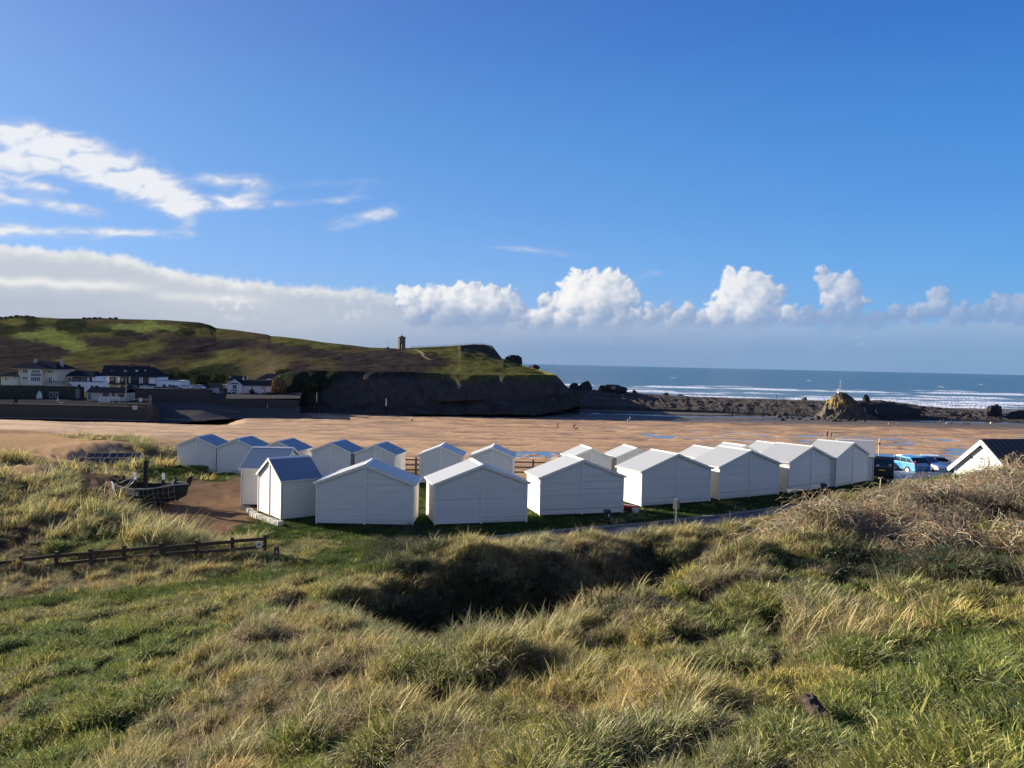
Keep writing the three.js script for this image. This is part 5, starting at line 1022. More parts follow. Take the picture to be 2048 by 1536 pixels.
{ // cream house
  const h = site('cream_house', 'large cream two-storey house with a hipped slate roof and tall chimneys at far left', 'house', 72, 771, 253);
  const w = h.block('wall', 37, 114, 737, 772, cream, 0, 10); h.block('bay', 61, 89, 738, 770.5, mat(0.72, 0.66, 0.53, 0.85), 1.4, 1.5); h.block('side_bay', 29.5, 38, 739, 749, cream, -4, 4);
  const roof = h.hip('roof', 24, 118, 737.3, 55, 97, 722.5, slate2, 1.8, 13); h.block('gutter', 24.5, 117.5, 737.2, 738.4, mat(0.4, 0.37, 0.3), 1.7, 0.3);
  h.chimney(56, 61, 718, 728, mat(0.42, 0.38, 0.32), -3, roof); h.chimney(107, 112, 718.5, 735, mat(0.42, 0.38, 0.32), -3.5, roof);
  h.window(45, 56, 739.5, 745.5, 0, 3); h.window(45, 56, 753, 758.7, 0, 3); h.window(68, 86, 739.3, 746, 1.4, 5); h.window(67, 87, 753.5, 762.5, 1.4, 5); h.window(95, 105, 740, 746, 0, 3); h.window(97, 104, 754, 766, 0, 2); h.block('band', 67, 87, 747, 752, mat(0.2, 0.22, 0.24), 1.5, 0.15);
  h.window(93, 96, 755, 761, 0, 1); h.window(105.5, 108.5, 755, 760, 0, 1);
  h.block('wing', 4, 38, 752.5, 770, cream, 0.5, 6); h.hip('wing_roof', -2, 39, 752.6, 13, 35, 744, slate2, 1.2, 7.5); h.window(11.5, 18, 754.5, 760, 0.5, 2); h.window(32, 35.5, 754.5, 759, 0.5, 1);
  const r = site('terrace_railing', 'dark garden railing on the terrace right of the cream house', 'railing', 112, 769.5, 250);
  for (let i = 0; i < 12; i++) r.block('baluster', 91 + i * 3.8, 91.8 + i * 3.8, 763, 769.5, mat(0.05, 0.05, 0.05), 0, 0.1);
  r.block('handrail', 90, 134, 762.3, 763.2, mat(0.06, 0.06, 0.06), 0, 0.12);
}
{ // white house with the hipped roof, steps beside it
  const h = site('white_house', 'white house with a hipped slate roof over a glazed balcony, next to the cream house', 'house', 160, 782, 258);
  h.block('wall', 142, 206, 763.5, 784, whitewash, 1.5, 5); h.block('upper_wall', 118, 190, 752, 764, whitewash, -0.6, 7); h.block('balcony_slab', 142, 206, 762.4, 763.4, mat(0.12, 0.14, 0.16), 1.7, 2.4);
  h.hip('roof', 114, 189, 752.6, 140, 178, 741.5, slate2, 0.6, 9.5);
  for (const [a, b] of [[143, 157], [158, 172]]) { const o = h.window(a, b, 754, 763, -0.6, 1, h.t, mat(0.04, 0.04, 0.05)); h.block('blind', a + 1.4, b - 1.4, 755.5, 762.5, mat(0.24, 0.22, 0.22), -0.5, 0.04, o); }
  h.window(134, 141, 755, 763, -0.6, 2); h.block('post', 174, 177, 754, 763.5, whitewash, -0.3, 0.4); h.block('post', 183, 187, 754, 763.5, whitewash, -0.3, 0.4); h.window(177.5, 182.5, 754.3, 763, -0.6, 1, h.t, mat(0.04, 0.04, 0.05));
  h.window(161.5, 166, 768.5, 774.5, 1.5, 1, h.t, mat(0.05, 0.05, 0.06)); h.window(186.5, 191.5, 771, 776, 1.5, 1, h.t, mat(0.05, 0.05, 0.06)); h.window(195.5, 202, 771, 776.5, 1.5, 2, h.t, mat(0.05, 0.05, 0.06));
  const s = site('steps', 'pale outdoor stair descending right from the cream house terrace', 'stairs', 148, 790, 250);
  const A = [s.X(137), s.Y(137, 766), 0.6], B = [s.X(160), s.Y(160, 783), 0.6];
  for (let i = 0; i < 9; i++) mesh('tread', box(0.5, 0.16, 1.2, lerp(A[0], B[0], i / 8), lerp(A[1], B[1], i / 8) - 0.2, 0.6), midStone, s.t);
  mesh('parapet', bar([A[0], A[1], 1.25], [B[0], B[1], 1.25], 0.2, 0.7), mat(0.19, 0.2, 0.19, 0.9), s.t); mesh('handrail', bar([A[0] - 1, A[1] + 0.6, 0], [B[0], B[1] + 0.6, 0], 0.08, 0.1), mat(0.22, 0.23, 0.22), s.t);
  s.block('pier', 156.5, 162, 780, 799, mat(0.27, 0.27, 0.25, 0.9), 1.3, 0.9);
}
{ // terrace
  const h = site('terrace_house', 'long white terrace with a dark slate roof and roof windows above the harbour wall', 'house', 258, 780, 272);
  h.block('wall', 204, 313, 753, 782, whitewash, 0, 9);
  const e0 = [h.X(203), h.Y(203, 753.2), 0.6], eg = h.Y(258, 753.2), ridge = h.Y(243, 731.3), x0 = h.X(193), x1 = h.X(203), x2 = h.X(292), x3 = h.X(314.5);
  const v = [[x1, eg, 0.7], [x3, eg, 0.7], [x2, ridge, -5], [x0, ridge, -5], [h.X(186), eg, -11], [x3, eg, -11]], pos = [];
  for (const q of [[0, 1, 2], [0, 2, 3], [1, 5, 2], [5, 4, 3], [5, 3, 2], [0, 4, 5], [0, 5, 1]]) for (const i of q) pos.push(...v[i]);
  const rg = new THREE.BufferGeometry(); rg.setAttribute('position', new THREE.Float32BufferAttribute(pos, 3)); rg.computeVertexNormals();
  const roof = mesh('roof', rg, slate2, h.t);
  const gv = [[x1, eg, 0.5], [x0, ridge - 0.1, -5], [h.X(186), eg, -11]], gp = []; for (const q of [[0, 1, 2], [0, 2, 1]]) for (const i of q) gp.push(gv[i][0] - (q[1] === 1 ? 0.05 : 0), gv[i][1], gv[i][2]);
  const gg = new THREE.BufferGeometry(); gg.setAttribute('position', new THREE.Float32BufferAttribute(gp, 3)); gg.computeVertexNormals(); mesh('gable', gg, mat(0.25, 0.22, 0.17, 0.9), h.t);
  for (const [a, b] of [[221, 230], [242, 256], [264, 277], [288, 296]]) { const bay = h.block('bay', a - 1, b + 1, 754, 767, mat(0.07, 0.06, 0.055), 0.5, 0.6); const o = h.window(a, b, 755, 766, 0.5, 2, bay, mat(0.09, 0.075, 0.065)); }
  for (const px of [209, 233, 259.5, 281, 311]) h.block('pilaster', px, px + 1.6, 754, 780, mat(0.45, 0.46, 0.47), 0.15, 0.2);
  h.block('porch_roof', 208, 312, 766.5, 769.3, slate2, 2.2, 2.3);
  for (const [a, b] of [[222, 229], [242, 247], [266, 272], [290, 296]]) h.window(a, b, 771, 779, 0.02, 1, h.t, mat(0.08, 0.07, 0.07));
  h.block('door', 274, 278, 771, 780, mat(0.12, 0.05, 0.05), 0.1, 0.12);
  for (const [a, b, y0, y1] of [[242.5, 248, 740.5, 745.5], [266, 270.5, 740, 744], [216, 219, 741, 743], [284, 287, 740, 742.5]]) { const dm = h.block('dormer', a, b, y0, y1, mat(0.25, 0.27, 0.3), -1.8, 1.8, roof); h.window(a + 0.5, b - 0.5, y0 + 0.8, y1 - 0.4, -1.8, 2, dm); }
  h.chimney(245, 251, 728, 735, mat(0.14, 0.1, 0.09), -4.5, roof); h.chimney(289, 293.5, 729, 737, mat(0.3, 0.27, 0.22), -4.5, roof);
  const f = site('flat_roofed_annexe', 'low white flat-roofed building at the right end of the terrace', 'building', 336, 780, 273);
  f.block('wall', 313.5, 360.5, 762, 782, whitewash, 0, 8); f.block('coping', 313, 361, 761, 762.2, mat(0.4, 0.42, 0.44), 0.1, 8.2); f.window(326, 331, 769, 777, 0, 1, f.t, mat(0.05, 0.05, 0.06)); f.window(337, 341.5, 769, 775.5, 0, 1, f.t, mat(0.05, 0.05, 0.06));
}
{ // kiosk with fence and other things on the quay
  const h = site('kiosk', 'low cream kiosk with a dark pitched roof on the quay', 'building', 213, 801, 233);
  const e = h.Y(213, 785.6), r = h.Y(213, 776), w = h.block('wall', 174, 252, 785.5, 802, mat(0.42, 0.4, 0.35, 0.85), 0, 5.5);
  mesh('gable', prism([[-3.0, 0], [3.0, 0], [0, r - e]], 0.2).rotateY(-Math.PI / 2).translate(h.X(174.2), e, -2.75), mat(0.42, 0.4, 0.35, 0.85), h.t);
  const len = h.X(253) - h.X(173), sl = Math.hypot(r - e, 3.1), a = Math.atan2(r - e, 3.1);
  for (const sgn of [1, -1]) mesh('roof_slope', new THREE.BoxGeometry(len, 0.15, sl).translate(0, 0, sgn * sl / 2).rotateX(sgn * a).translate(h.X(213), r + 0.1, -2.75), slate2, h.t);
  h.window(206, 217, 786.3, 792.5, 0, 1, w, mat(0.05, 0.05, 0.06)); h.window(225, 228.5, 786.3, 792.5, 0, 1, w, mat(0.05, 0.05, 0.06)); h.window(237, 248, 788, 793.5, 0, 2, w, mat(0.05, 0.05, 0.06)); h.block('door', 176.5, 181.5, 786.5, 799, mat(0.1, 0.13, 0.25), 0.1, 0.15);
  const f = site('white_fence', 'white board fence with dark gaps in front of the kiosk', 'fence', 218, 805, 222);
  for (const [y0, x0, x1] of [[793.5, 199, 240], [796.5, 196, 239], [799.6, 196, 222], [802.4, 197, 220]]) f.block('board', x0, x1, y0, y0 + 1.7, mat(0.55, 0.57, 0.6), 0, 0.08);
  for (const px of [197, 207, 216, 225, 238]) f.block('post', px, px + 1.2, 793, 806, mat(0.5, 0.52, 0.55), -0.08, 0.1);
  const g = site('white_marker_boards', 'pair of small white boards on a stand on the quay right of the kiosk', 'boards', 281, 805, 222);
  g.block('board', 278, 284, 796, 799.2, mat(0.7, 0.72, 0.74), 0, 0.1); g.block('board', 278, 284, 800.2, 803, mat(0.7, 0.72, 0.74), 0, 0.1); g.block('post', 280.6, 281.4, 796, 806, mat(0.2, 0.2, 0.2), -0.1, 0.1);
  const p = site('gate_pillar', 'pale square stone pillar standing at the right end of the quay', 'pillar', 299.5, 807, 221); p.block('shaft', 298, 301, 792.5, 808, mat(0.22, 0.22, 0.2, 0.9), 0, 0.45); p.block('cap', 297.6, 301.4, 791.6, 792.6, mat(0.25, 0.25, 0.23, 0.9), 0.05, 0.55);
  const fl = site('flagpole', 'thin pale flagpole beside the kiosk roof', 'flagpole', 252, 802, 230); mesh('pole', rod([0, 0, 0], [0, 46 * fl.s, 0], 0.09, 0.05, 6), mat(0.5, 0.5, 0.5), fl.t); mesh('finial', new THREE.SphereGeometry(0.12, 8, 6).translate(0, 46 * fl.s, 0), mat(0.6, 0.6, 0.5), fl.t);
  const d = site('upturned_dinghy', 'white pointed dinghy standing on end against the dark garden wall', 'dinghy', 79.7, 797, 245);
  const sh = new THREE.Shape(); sh.moveTo(-0.78, 0); sh.lineTo(0.78, 0); sh.bezierCurveTo(0.85, 1.0, 0.6, 1.7, 0, 2.4); sh.bezierCurveTo(-0.6, 1.7, -0.85, 1, -0.78, 0);
  mesh('hull', new THREE.ExtrudeGeometry(sh, { depth: 0.3, bevelEnabled: true, bevelSize: 0.06, bevelThickness: 0.12, bevelSegments: 3, steps: 1 }), mat(0.62, 0.64, 0.66, 0.5), d.t); mesh('keel', box(0.06, 2.0, 0.1, 0, 0.1, 0.44), mat(0.5, 0.52, 0.54, 0.5), d.t);
  for (const [x0, x1, label] of [[98, 107, 'wide grey notice board on posts before the garden wall'], [109.5, 117, 'narrow grey notice board with a dark panel, right of the wide one']]) { const n = site('notice_board', label, 'notice board', (x0 + x1) / 2, 798, 244, 'notice boards before the garden wall'); n.block('board', x0, x1, 783.5, 796.5, mat(0.2, 0.21, 0.21), 0, 0.12); n.block('panel', x0 + 2.5, x1 - 2.5, 786.5, 793.5, mat(0.06, 0.065, 0.07), 0.05, 0.1); n.block('post', x0 + 0.5, x0 + 1.2, 784, 799, mat(0.1, 0.1, 0.1), -0.12, 0.1); n.block('post', x1 - 1.2, x1 - 0.5, 784, 799, mat(0.1, 0.1, 0.1), -0.12, 0.1); }
  const b = site('picnic_bench', 'small dark bench on the quay at far left', 'bench', 30, 808, 219); b.block('seat', 26.5, 33, 802.2, 803.2, mat(0.03, 0.03, 0.03), 0, 0.5); b.block('back', 26.5, 33, 799, 802, mat(0.03, 0.03, 0.03), -0.5, 0.08); b.block('leg', 27, 27.8, 803, 808, mat(0.03, 0.03, 0.03), 0, 0.5); b.block('leg', 31.8, 32.6, 803, 808, mat(0.03, 0.03, 0.03), 0, 0.5);
}
{ // pink cottage group
  const h = site('pink_cottage', 'pale pink cottage with a white-trimmed gable and a long dark roof above the road wall', 'house', 480, 796, 290);
  h.block('wall', 484, 546, 770.5, 798, pinkish, 0, 7); h.block('wing', 416, 444, 773.5, 796, pinkish, 0, 5); h.block('link', 443, 457, 769, 796, pinkish, -0.8, 5);
  const s = h.s, gw = 14.6 * s, ap = h.Y(470.5, 759.5), ev = h.Y(470.5, 769.5), bs = h.Y(470.5, 797);
  mesh('gable_block', prism([[-gw, bs], [gw, bs], [gw, ev], [0, ap], [-gw, ev]], 7).translate(h.X(470.5), 0, -6.2), mat(0.78, 0.7, 0.7, 0.85), h.t);
  const sl = Math.hypot(gw, ap - ev) + 0.3, an = Math.atan2(ap - ev, gw);
  for (const k of [-1, 1]) { mesh('roof_slope', new THREE.BoxGeometry(sl, 0.16, 7.4).translate(k * sl / 2, 0.1, -2.6).rotateZ(-k * an).translate(h.X(470.5), ap, 0), slate2, h.t); mesh('bargeboard', new THREE.BoxGeometry(sl, 0.32, 0.1).translate(k * sl / 2, 0.05, 1.15).rotateZ(-k * an).translate(h.X(470.5), ap, 0), frameWhite, h.t); }
  for (const [x0, x1, yE, yR] of [[480, 548, 771, 761.3], [414, 446, 774, 766.5]]) { const e = h.Y((x0 + x1) / 2, yE), r = h.Y((x0 + x1) / 2, yR), dp = 3.4, q = Math.hypot(dp, r - e); for (const k of [1, -1]) mesh('roof_slope', new THREE.BoxGeometry((x1 - x0) * s, 0.16, q).translate(0, 0, k * q / 2).rotateX(k * Math.atan2(r - e, dp)).translate(h.X((x0 + x1) / 2), r, -2.9), slate2, h.t); }
  h.window(466.5, 475, 769.5, 778, 0.8, 2); h.window(465, 475, 783, 792, 0.8, 3); h.block('band', 464, 476, 779.2, 781.8, mat(0.1, 0.16, 0.22), 0.9, 0.15); h.block('hood', 463, 478, 766, 767.6, mat(0.04, 0.05, 0.06), 1.3, 0.7);
  h.window(446, 452, 769.5, 774, -0.8, 2); h.window(429.5, 431.5, 775.5, 779, 0, 1); h.window(509, 515, 784, 793, 0, 2); h.window(523, 528, 773, 778, 0, 2); h.window(523.5, 528.5, 784, 790, 0, 2); h.window(495, 497, 772, 774.5, 0, 1); h.block('drainpipe', 503.5, 504.5, 771, 796, mat(0.06, 0.05, 0.05), 0.12, 0.1); h.block('drainpipe', 529.6, 530.6, 771, 796, mat(0.06, 0.05, 0.05), 0.12, 0.1);
  h.block('porch_roof', 440.5, 456, 776, 781, mat(0.09, 0.07, 0.07), 1, 2.2); h.block('porch_post', 442, 443, 781, 796, mat(0.1, 0.08, 0.08), 0.8, 0.2); h.block('porch_post', 453.5, 454.5, 781, 796, mat(0.1, 0.08, 0.08), 0.8, 0.2);
  const b = site('rear_house', 'house behind the pink cottage showing a dark roof and a pointed pale gable', 'house', 474, 775, 303);
  b.block('wall', 456, 491, 760, 777, mat(0.2, 0.19, 0.2), 0, 6); b.hip('roof', 454, 489, 761, 456, 488, 751.5, slate2, 0.5, 7); const gs = b.s * 2.2; mesh('gable', prism([[-gs, -2], [gs, -2], [0, 0]], 0.4).translate(b.X(487.8), b.Y(487.8, 751.8), 0.3), mat(0.5, 0.42, 0.42), b.t); b.chimney(491, 494.5, 752, 762, mat(0.3, 0.26, 0.25), -1); b.window(460, 463, 753.5, 755, 0.6, 1);
  const n = site('barn', 'low barn with a wide brownish roof behind the right end of the pink cottage', 'barn', 538, 775, 306);
  n.block('wall', 514, 565, 758.5, 777, mat(0.3, 0.29, 0.29), 0, 7); n.hip('roof', 511, 568, 759.5, 527, 556, 747.5, mat(0.075, 0.065, 0.065, 0.9), 0.6, 8.5); n.block('fascia', 535, 548, 757.8, 759.8, mat(0.5, 0.5, 0.52), 0.9, 0.2); n.window(520, 524, 762, 766, 0, 1);
  const p = site('telegraph_pole', 'dark telegraph pole rising from the bushes left of the pink cottage', 'telegraph pole', 425.5, 775, 300); mesh('pole', rod([0, -3, 0], [0, 42 * p.s, 0], 0.17, 0.12, 8), mat(0.09, 0.075, 0.06), p.t); mesh('crossarm', box(1.5, 0.14, 0.12, 0, 38 * p.s, 0.1), mat(0.09, 0.075, 0.06), p.t);
}
// ---------------------------------------------------------------- shrubs by the houses
function shrub(w, h, d, seed, n = 420, leaf = 0.34) {
  const r = rng(seed), P = [], N = [], C = [], v = new THREE.Vector3();
  for (let i = 0; i < n; i++) {
    v.set(r() * 2 - 1, r() * 2 - 1, r() * 2 - 1).normalize();
    const lump = 0.78 + 0.3 * fbm(v.x * 2 + seed, v.y * 2 + v.z * 2, 2), R = lump * (0.72 + 0.28 * r()), c = [v.x * R * w / 2, h * 0.5 + v.y * R * h / 2, v.z * R * d / 2], tone = 0.65 + 0.7 * r(), a = new THREE.Vector3(r() - 0.5, r() - 0.5, r() - 0.5).normalize(), b = new THREE.Vector3().crossVectors(a, v).normalize().multiplyScalar(leaf * (0.6 + 0.8 * r()));
    a.multiplyScalar(leaf * (0.5 + 0.7 * r()));
    P.push(c[0] + a.x, c[1] + a.y, c[2] + a.z, c[0] - a.x + b.x * 0.5, c[1] - a.y + b.y * 0.5, c[2] - a.z + b.z * 0.5, c[0] - b.x, c[1] - b.y, c[2] - b.z);
    for (let k = 0; k < 3; k++) C.push(tone, tone, tone);
  }
  const g = new THREE.BufferGeometry();
  g.setAttribute('position', new THREE.Float32BufferAttribute(P, 3)); g.setAttribute('color', new THREE.Float32BufferAttribute(C, 3)); g.computeVertexNormals();
  return g;
}
{
  const leafy = (r, g, b) => new THREE.MeshLambertMaterial({ color: new THREE.Color().setRGB(r, g, b), vertexColors: true, side: THREE.DoubleSide });
  const dk = leafy(0.05, 0.058, 0.028), br = leafy(0.2, 0.13, 0.065), gn = leafy(0.09, 0.095, 0.04), stem = mat(0.06, 0.045, 0.035, 0.95);
  const list = [
    ['big russet bush spilling over the right end of the pink cottage', 557, 798, 40, 50, 285, br], ['dark bush under the russet bush at the cottage end', 540, 797, 26, 14, 282, dk], ['round dark bush beside the porch of the pink cottage', 459, 795, 9, 11, 286, dk], ['dark shrub before the left wing of the pink cottage', 429, 794, 9, 9, 286, dk], ['dark bush under the middle of the cottage wall', 492, 795, 18, 9, 285, dk], ['spiky dark shrub growing up the middle of the cottage wall', 504, 795, 12, 18, 286, dk],
    ['pale shrub at the garden wall below the cottage windows', 497, 799, 16, 9, 284, gn], ['dark green tree mass left of the telegraph pole', 405, 776, 44, 30, 304, dk], ['green bush right of the telegraph pole', 440, 768, 34, 22, 308, gn], ['dark bush at the foot of the telegraph pole', 424, 776, 24, 18, 298, dk], ['spreading dark bush behind the white annexe', 362, 772, 44, 30, 300, dk], ['dark hedge bush above the flat white annexe', 335, 765, 34, 20, 303, dk],
    ['dark bush at the cliff foot right of the barn', 590, 775, 40, 26, 304, dk], ['dark ivy-clad bank bush below the headland slope', 620, 790, 50, 30, 298, dk], ['low bush on the slope above the barn', 570, 752, 50, 16, 312, gn],
  ];
  list.forEach(([label, px, pyB, w, h, D, m], i) => {
    const s = D / FOCAL, t = thing('shrub', label, 'shrub', at(px, pyB, D));
    mesh('foliage', shrub(w * s, h * s, Math.max(w, h) * s * 0.7, 300 + i, Math.round(260 + w * h * 0.6), 0.42), m, t);
    mesh('stem', [rod([0, -1, 0], [0.1, h * s * 0.5, 0], 0.15, 0.08, 6), rod([0.1, 0, 0], [0.5, h * s * 0.6, 0.2], 0.1, 0.05, 5)], stem, t);
  });
  // low green shrubs at the foot of the left back-row huts
  [[395, 952, 60, 14, 56.6, 'low dark green shrubs at the foot of the leftmost back-row hut'], [455, 955, 50, 11, 55.8, 'low dark green shrubs at the foot of the second back-row hut']].forEach(([px, pyB, w, h, D, label], i) => {
    const s = D / FOCAL, p = at(px, pyB, D), t = thing('shrub', label, 'shrub', [p.x, ground(p.x, p.z) - 0.05, p.z]);
    mesh('foliage', shrub(w * s, h * s, 0.9, 400 + i, 900, 0.07), leafy(0.09, 0.13, 0.04), t);
    mesh('stem', [rod([-0.4, -0.1, 0], [-0.3, 0.3, 0], 0.02, 0.01, 5), rod([0.4, -0.1, 0], [0.3, 0.3, 0], 0.02, 0.01, 5)], stem, t);
  });
  // hedge along the far skyline field
  const hedge = [];
  for (let i = 0; i < 46; i++) { const px = -60 + i * 10.4, k = rng(i + 900)(); if (px > 75 && px < 160) continue; if (px > 240) continue; const D = HEAD.dE(px) - 8, p = at(px, HEAD.sky(px) + 1.5, D), s = D / FOCAL; hedge.push(shrub(12 * s, (3 + 3 * k) * s, 5, 500 + i, 70, 1.0).translate(p.x, p.y - 0.6, p.z)); }
  tag(mesh('hedge', hedge, dk), 'dark field hedge on the skyline at far left', 'hedge', null, 'stuff');
}
{ // stone tower on the hill
  const D = 476, b = at(803, 698.5, D), t = thing('stone_tower', 'small octagonal stone tower with a pointed roof on the headland skyline', 'tower', b);
  const stone = new THREE.MeshStandardMaterial({ color: new THREE.Color().setRGB(0.19, 0.15, 0.1), roughness: 0.9, bumpMap: rockBump, bumpScale: 0.1 }), R = 2.25, Hh = 7.0;
  for (let k = 0; k < 8; k++) {
    const a = k * Math.PI / 4, w = 2 * R * Math.tan(Math.PI / 8) + 0.02, open = k === 0 || k === 4;
    const gs = open ? [box(0.5, 3.2, 0.4, -w / 2 + 0.25, 0, R - 0.2), box(0.5, 3.2, 0.4, w / 2 - 0.25, 0, R - 0.2), box(w, Hh - 3.2, 0.4, 0, 3.2, R - 0.2)] : [box(w, Hh, 0.4, 0, 0, R - 0.2)];
    const m = mesh('wall', gs, stone, t); m.rotation.y = a;
  }
  mesh('cornice', new THREE.CylinderGeometry(R + 0.45, R + 0.3, 0.45, 8).rotateY(Math.PI / 8).translate(0, Hh + 0.2, 0), stone, t);
  mesh('roof', new THREE.ConeGeometry(R + 0.3, 1.3, 8).rotateY(Math.PI / 8).translate(0, Hh + 1.0, 0), stone, t);
  mesh('finial', [rod([0, Hh + 1.5, 0], [0, Hh + 3, 0], 0.1, 0.06, 6), box(0.6, 0.08, 0.08, 0, Hh + 2.4, 0)], mat(0.08, 0.07, 0.06), t);
  mesh('steps', [new THREE.CylinderGeometry(R + 0.7, R + 0.9, 0.5, 8).rotateY(Math.PI / 8).translate(0, 0, 0)], stone, t);
  const w = site('flagstaff', 'thin white flagstaff on the hill left of the stone tower', 'flagstaff', 775, 698, 480); mesh('pole', rod([0, 0, 0], [0, 20 * w.s, 0], 0.1, 0.06, 6), mat(0.6, 0.6, 0.6), w.t); mesh('base', [box(2.4, 0.8, 1.2, 0, 0, 0), box(1.2, 1.3, 1, 0.2, 0, -0.3)], mat(0.25, 0.24, 0.2), w.t);
  const f = thing('clifftop_fence', 'thin clifftop fence along the crest of the headland', 'fence'), ps = [];
  for (let px = 822; px <= 985; px += 4.1) { const DD = HEAD.dE(px) - 1, p = at(px, HEAD.sky(px) + 0.6, DD); ps.push(p); }
  ps.forEach((p) => mesh('post', box(0.16, 1.4, 0.16, p.x, p.y - 0.2, p.z), mat(0.12, 0.11, 0.08), f));
  const wires = []; for (let i = 0; i + 1 < ps.length; i++) for (const h of [0.6, 1.1]) wires.push(bar(ps[i].clone().add(new THREE.Vector3(0, h, 0)), ps[i + 1].clone().add(new THREE.Vector3(0, h, 0)), 0.05));
  mesh('rail', wires, mat(0.12, 0.11, 0.08), f).userData.kind = 'stuff';
  const bk = site('clifftop_bench', 'small pale bench on the crest near the cliff edge', 'bench', 948, 691.5, 535); bk.block('seat', 945, 951, 690, 690.6, mat(0.3, 0.28, 0.24), 0, 0.6); bk.block('back', 945, 951, 688.2, 689.8, mat(0.3, 0.28, 0.24), -0.5, 0.15); bk.block('leg', 945.3, 946, 690.4, 693, mat(0.3, 0.28, 0.24), 0, 0.5); bk.block('leg', 950, 950.7, 690.4, 693, mat(0.3, 0.28, 0.24), 0, 0.5);
}
// ---------------------------------------------------------------- cars
const carPaint = (r, g, b) => new THREE.MeshPhysicalMaterial({ color: new THREE.Color().setRGB(r, g, b), roughness: 0.35, metalness: 0.1, clearcoat: 0.8, clearcoatRoughness: 0.06 });
const tyre = mat(0.015, 0.015, 0.016, 0.9), hub = mat(0.42, 0.42, 0.42, 0.35, { metalness: 0.4 }), carGlass = new THREE.MeshPhysicalMaterial({ color: new THREE.Color().setRGB(0.015, 0.02, 0.022), roughness: 0.05 }), blackTrim = mat(0.015, 0.015, 0.017, 0.6);
// outlines seen from the left, nose at -x: body and glasshouse
const SHAPES = {
  van: { len: 4.15, wide: 1.78, body: [[-2.05, 0.35], [-2.08, 0.75], [-1.95, 0.95], [-1.15, 1.12], [2.0, 1.15], [2.07, 0.95], [2.07, 0.35]], top: [[-1.25, 1.08], [-0.55, 1.72], [-0.2, 1.8], [1.85, 1.8], [2.02, 1.12]], roof: [[-0.52, 1.73], [-0.2, 1.84], [1.86, 1.84], [1.9, 1.72]], wheel: 0.32, axles: [-1.3, 1.35] },
  estate: { len: 4.4, wide: 1.74, body: [[-2.15, 0.35], [-2.2, 0.62], [-2.05, 0.78], [-1.1, 0.95], [2.05, 0.98], [2.18, 0.75], [2.18, 0.35]], top: [[-1.25, 0.92], [-0.45, 1.4], [0, 1.47], [1.55, 1.43], [2.02, 0.96]], roof: [[-0.42, 1.41], [0, 1.5], [1.52, 1.47], [1.62, 1.36]], wheel: 0.31, axles: [-1.35, 1.3] },
  hatch: { len: 4.2, wide: 1.76, body: [[-2.05, 0.33], [-2.1, 0.62], [-1.95, 0.76], [-1.0, 0.95], [1.95, 0.98], [2.05, 0.8], [2.06, 0.33]], top: [[-1.15, 0.92], [-0.3, 1.4], [0.1, 1.46], [1.2, 1.42], [1.9, 0.96]], roof: [[-0.28, 1.41], [0.1, 1.49], [1.18, 1.45], [1.3, 1.36]], wheel: 0.32, axles: [-1.3, 1.28] },
};
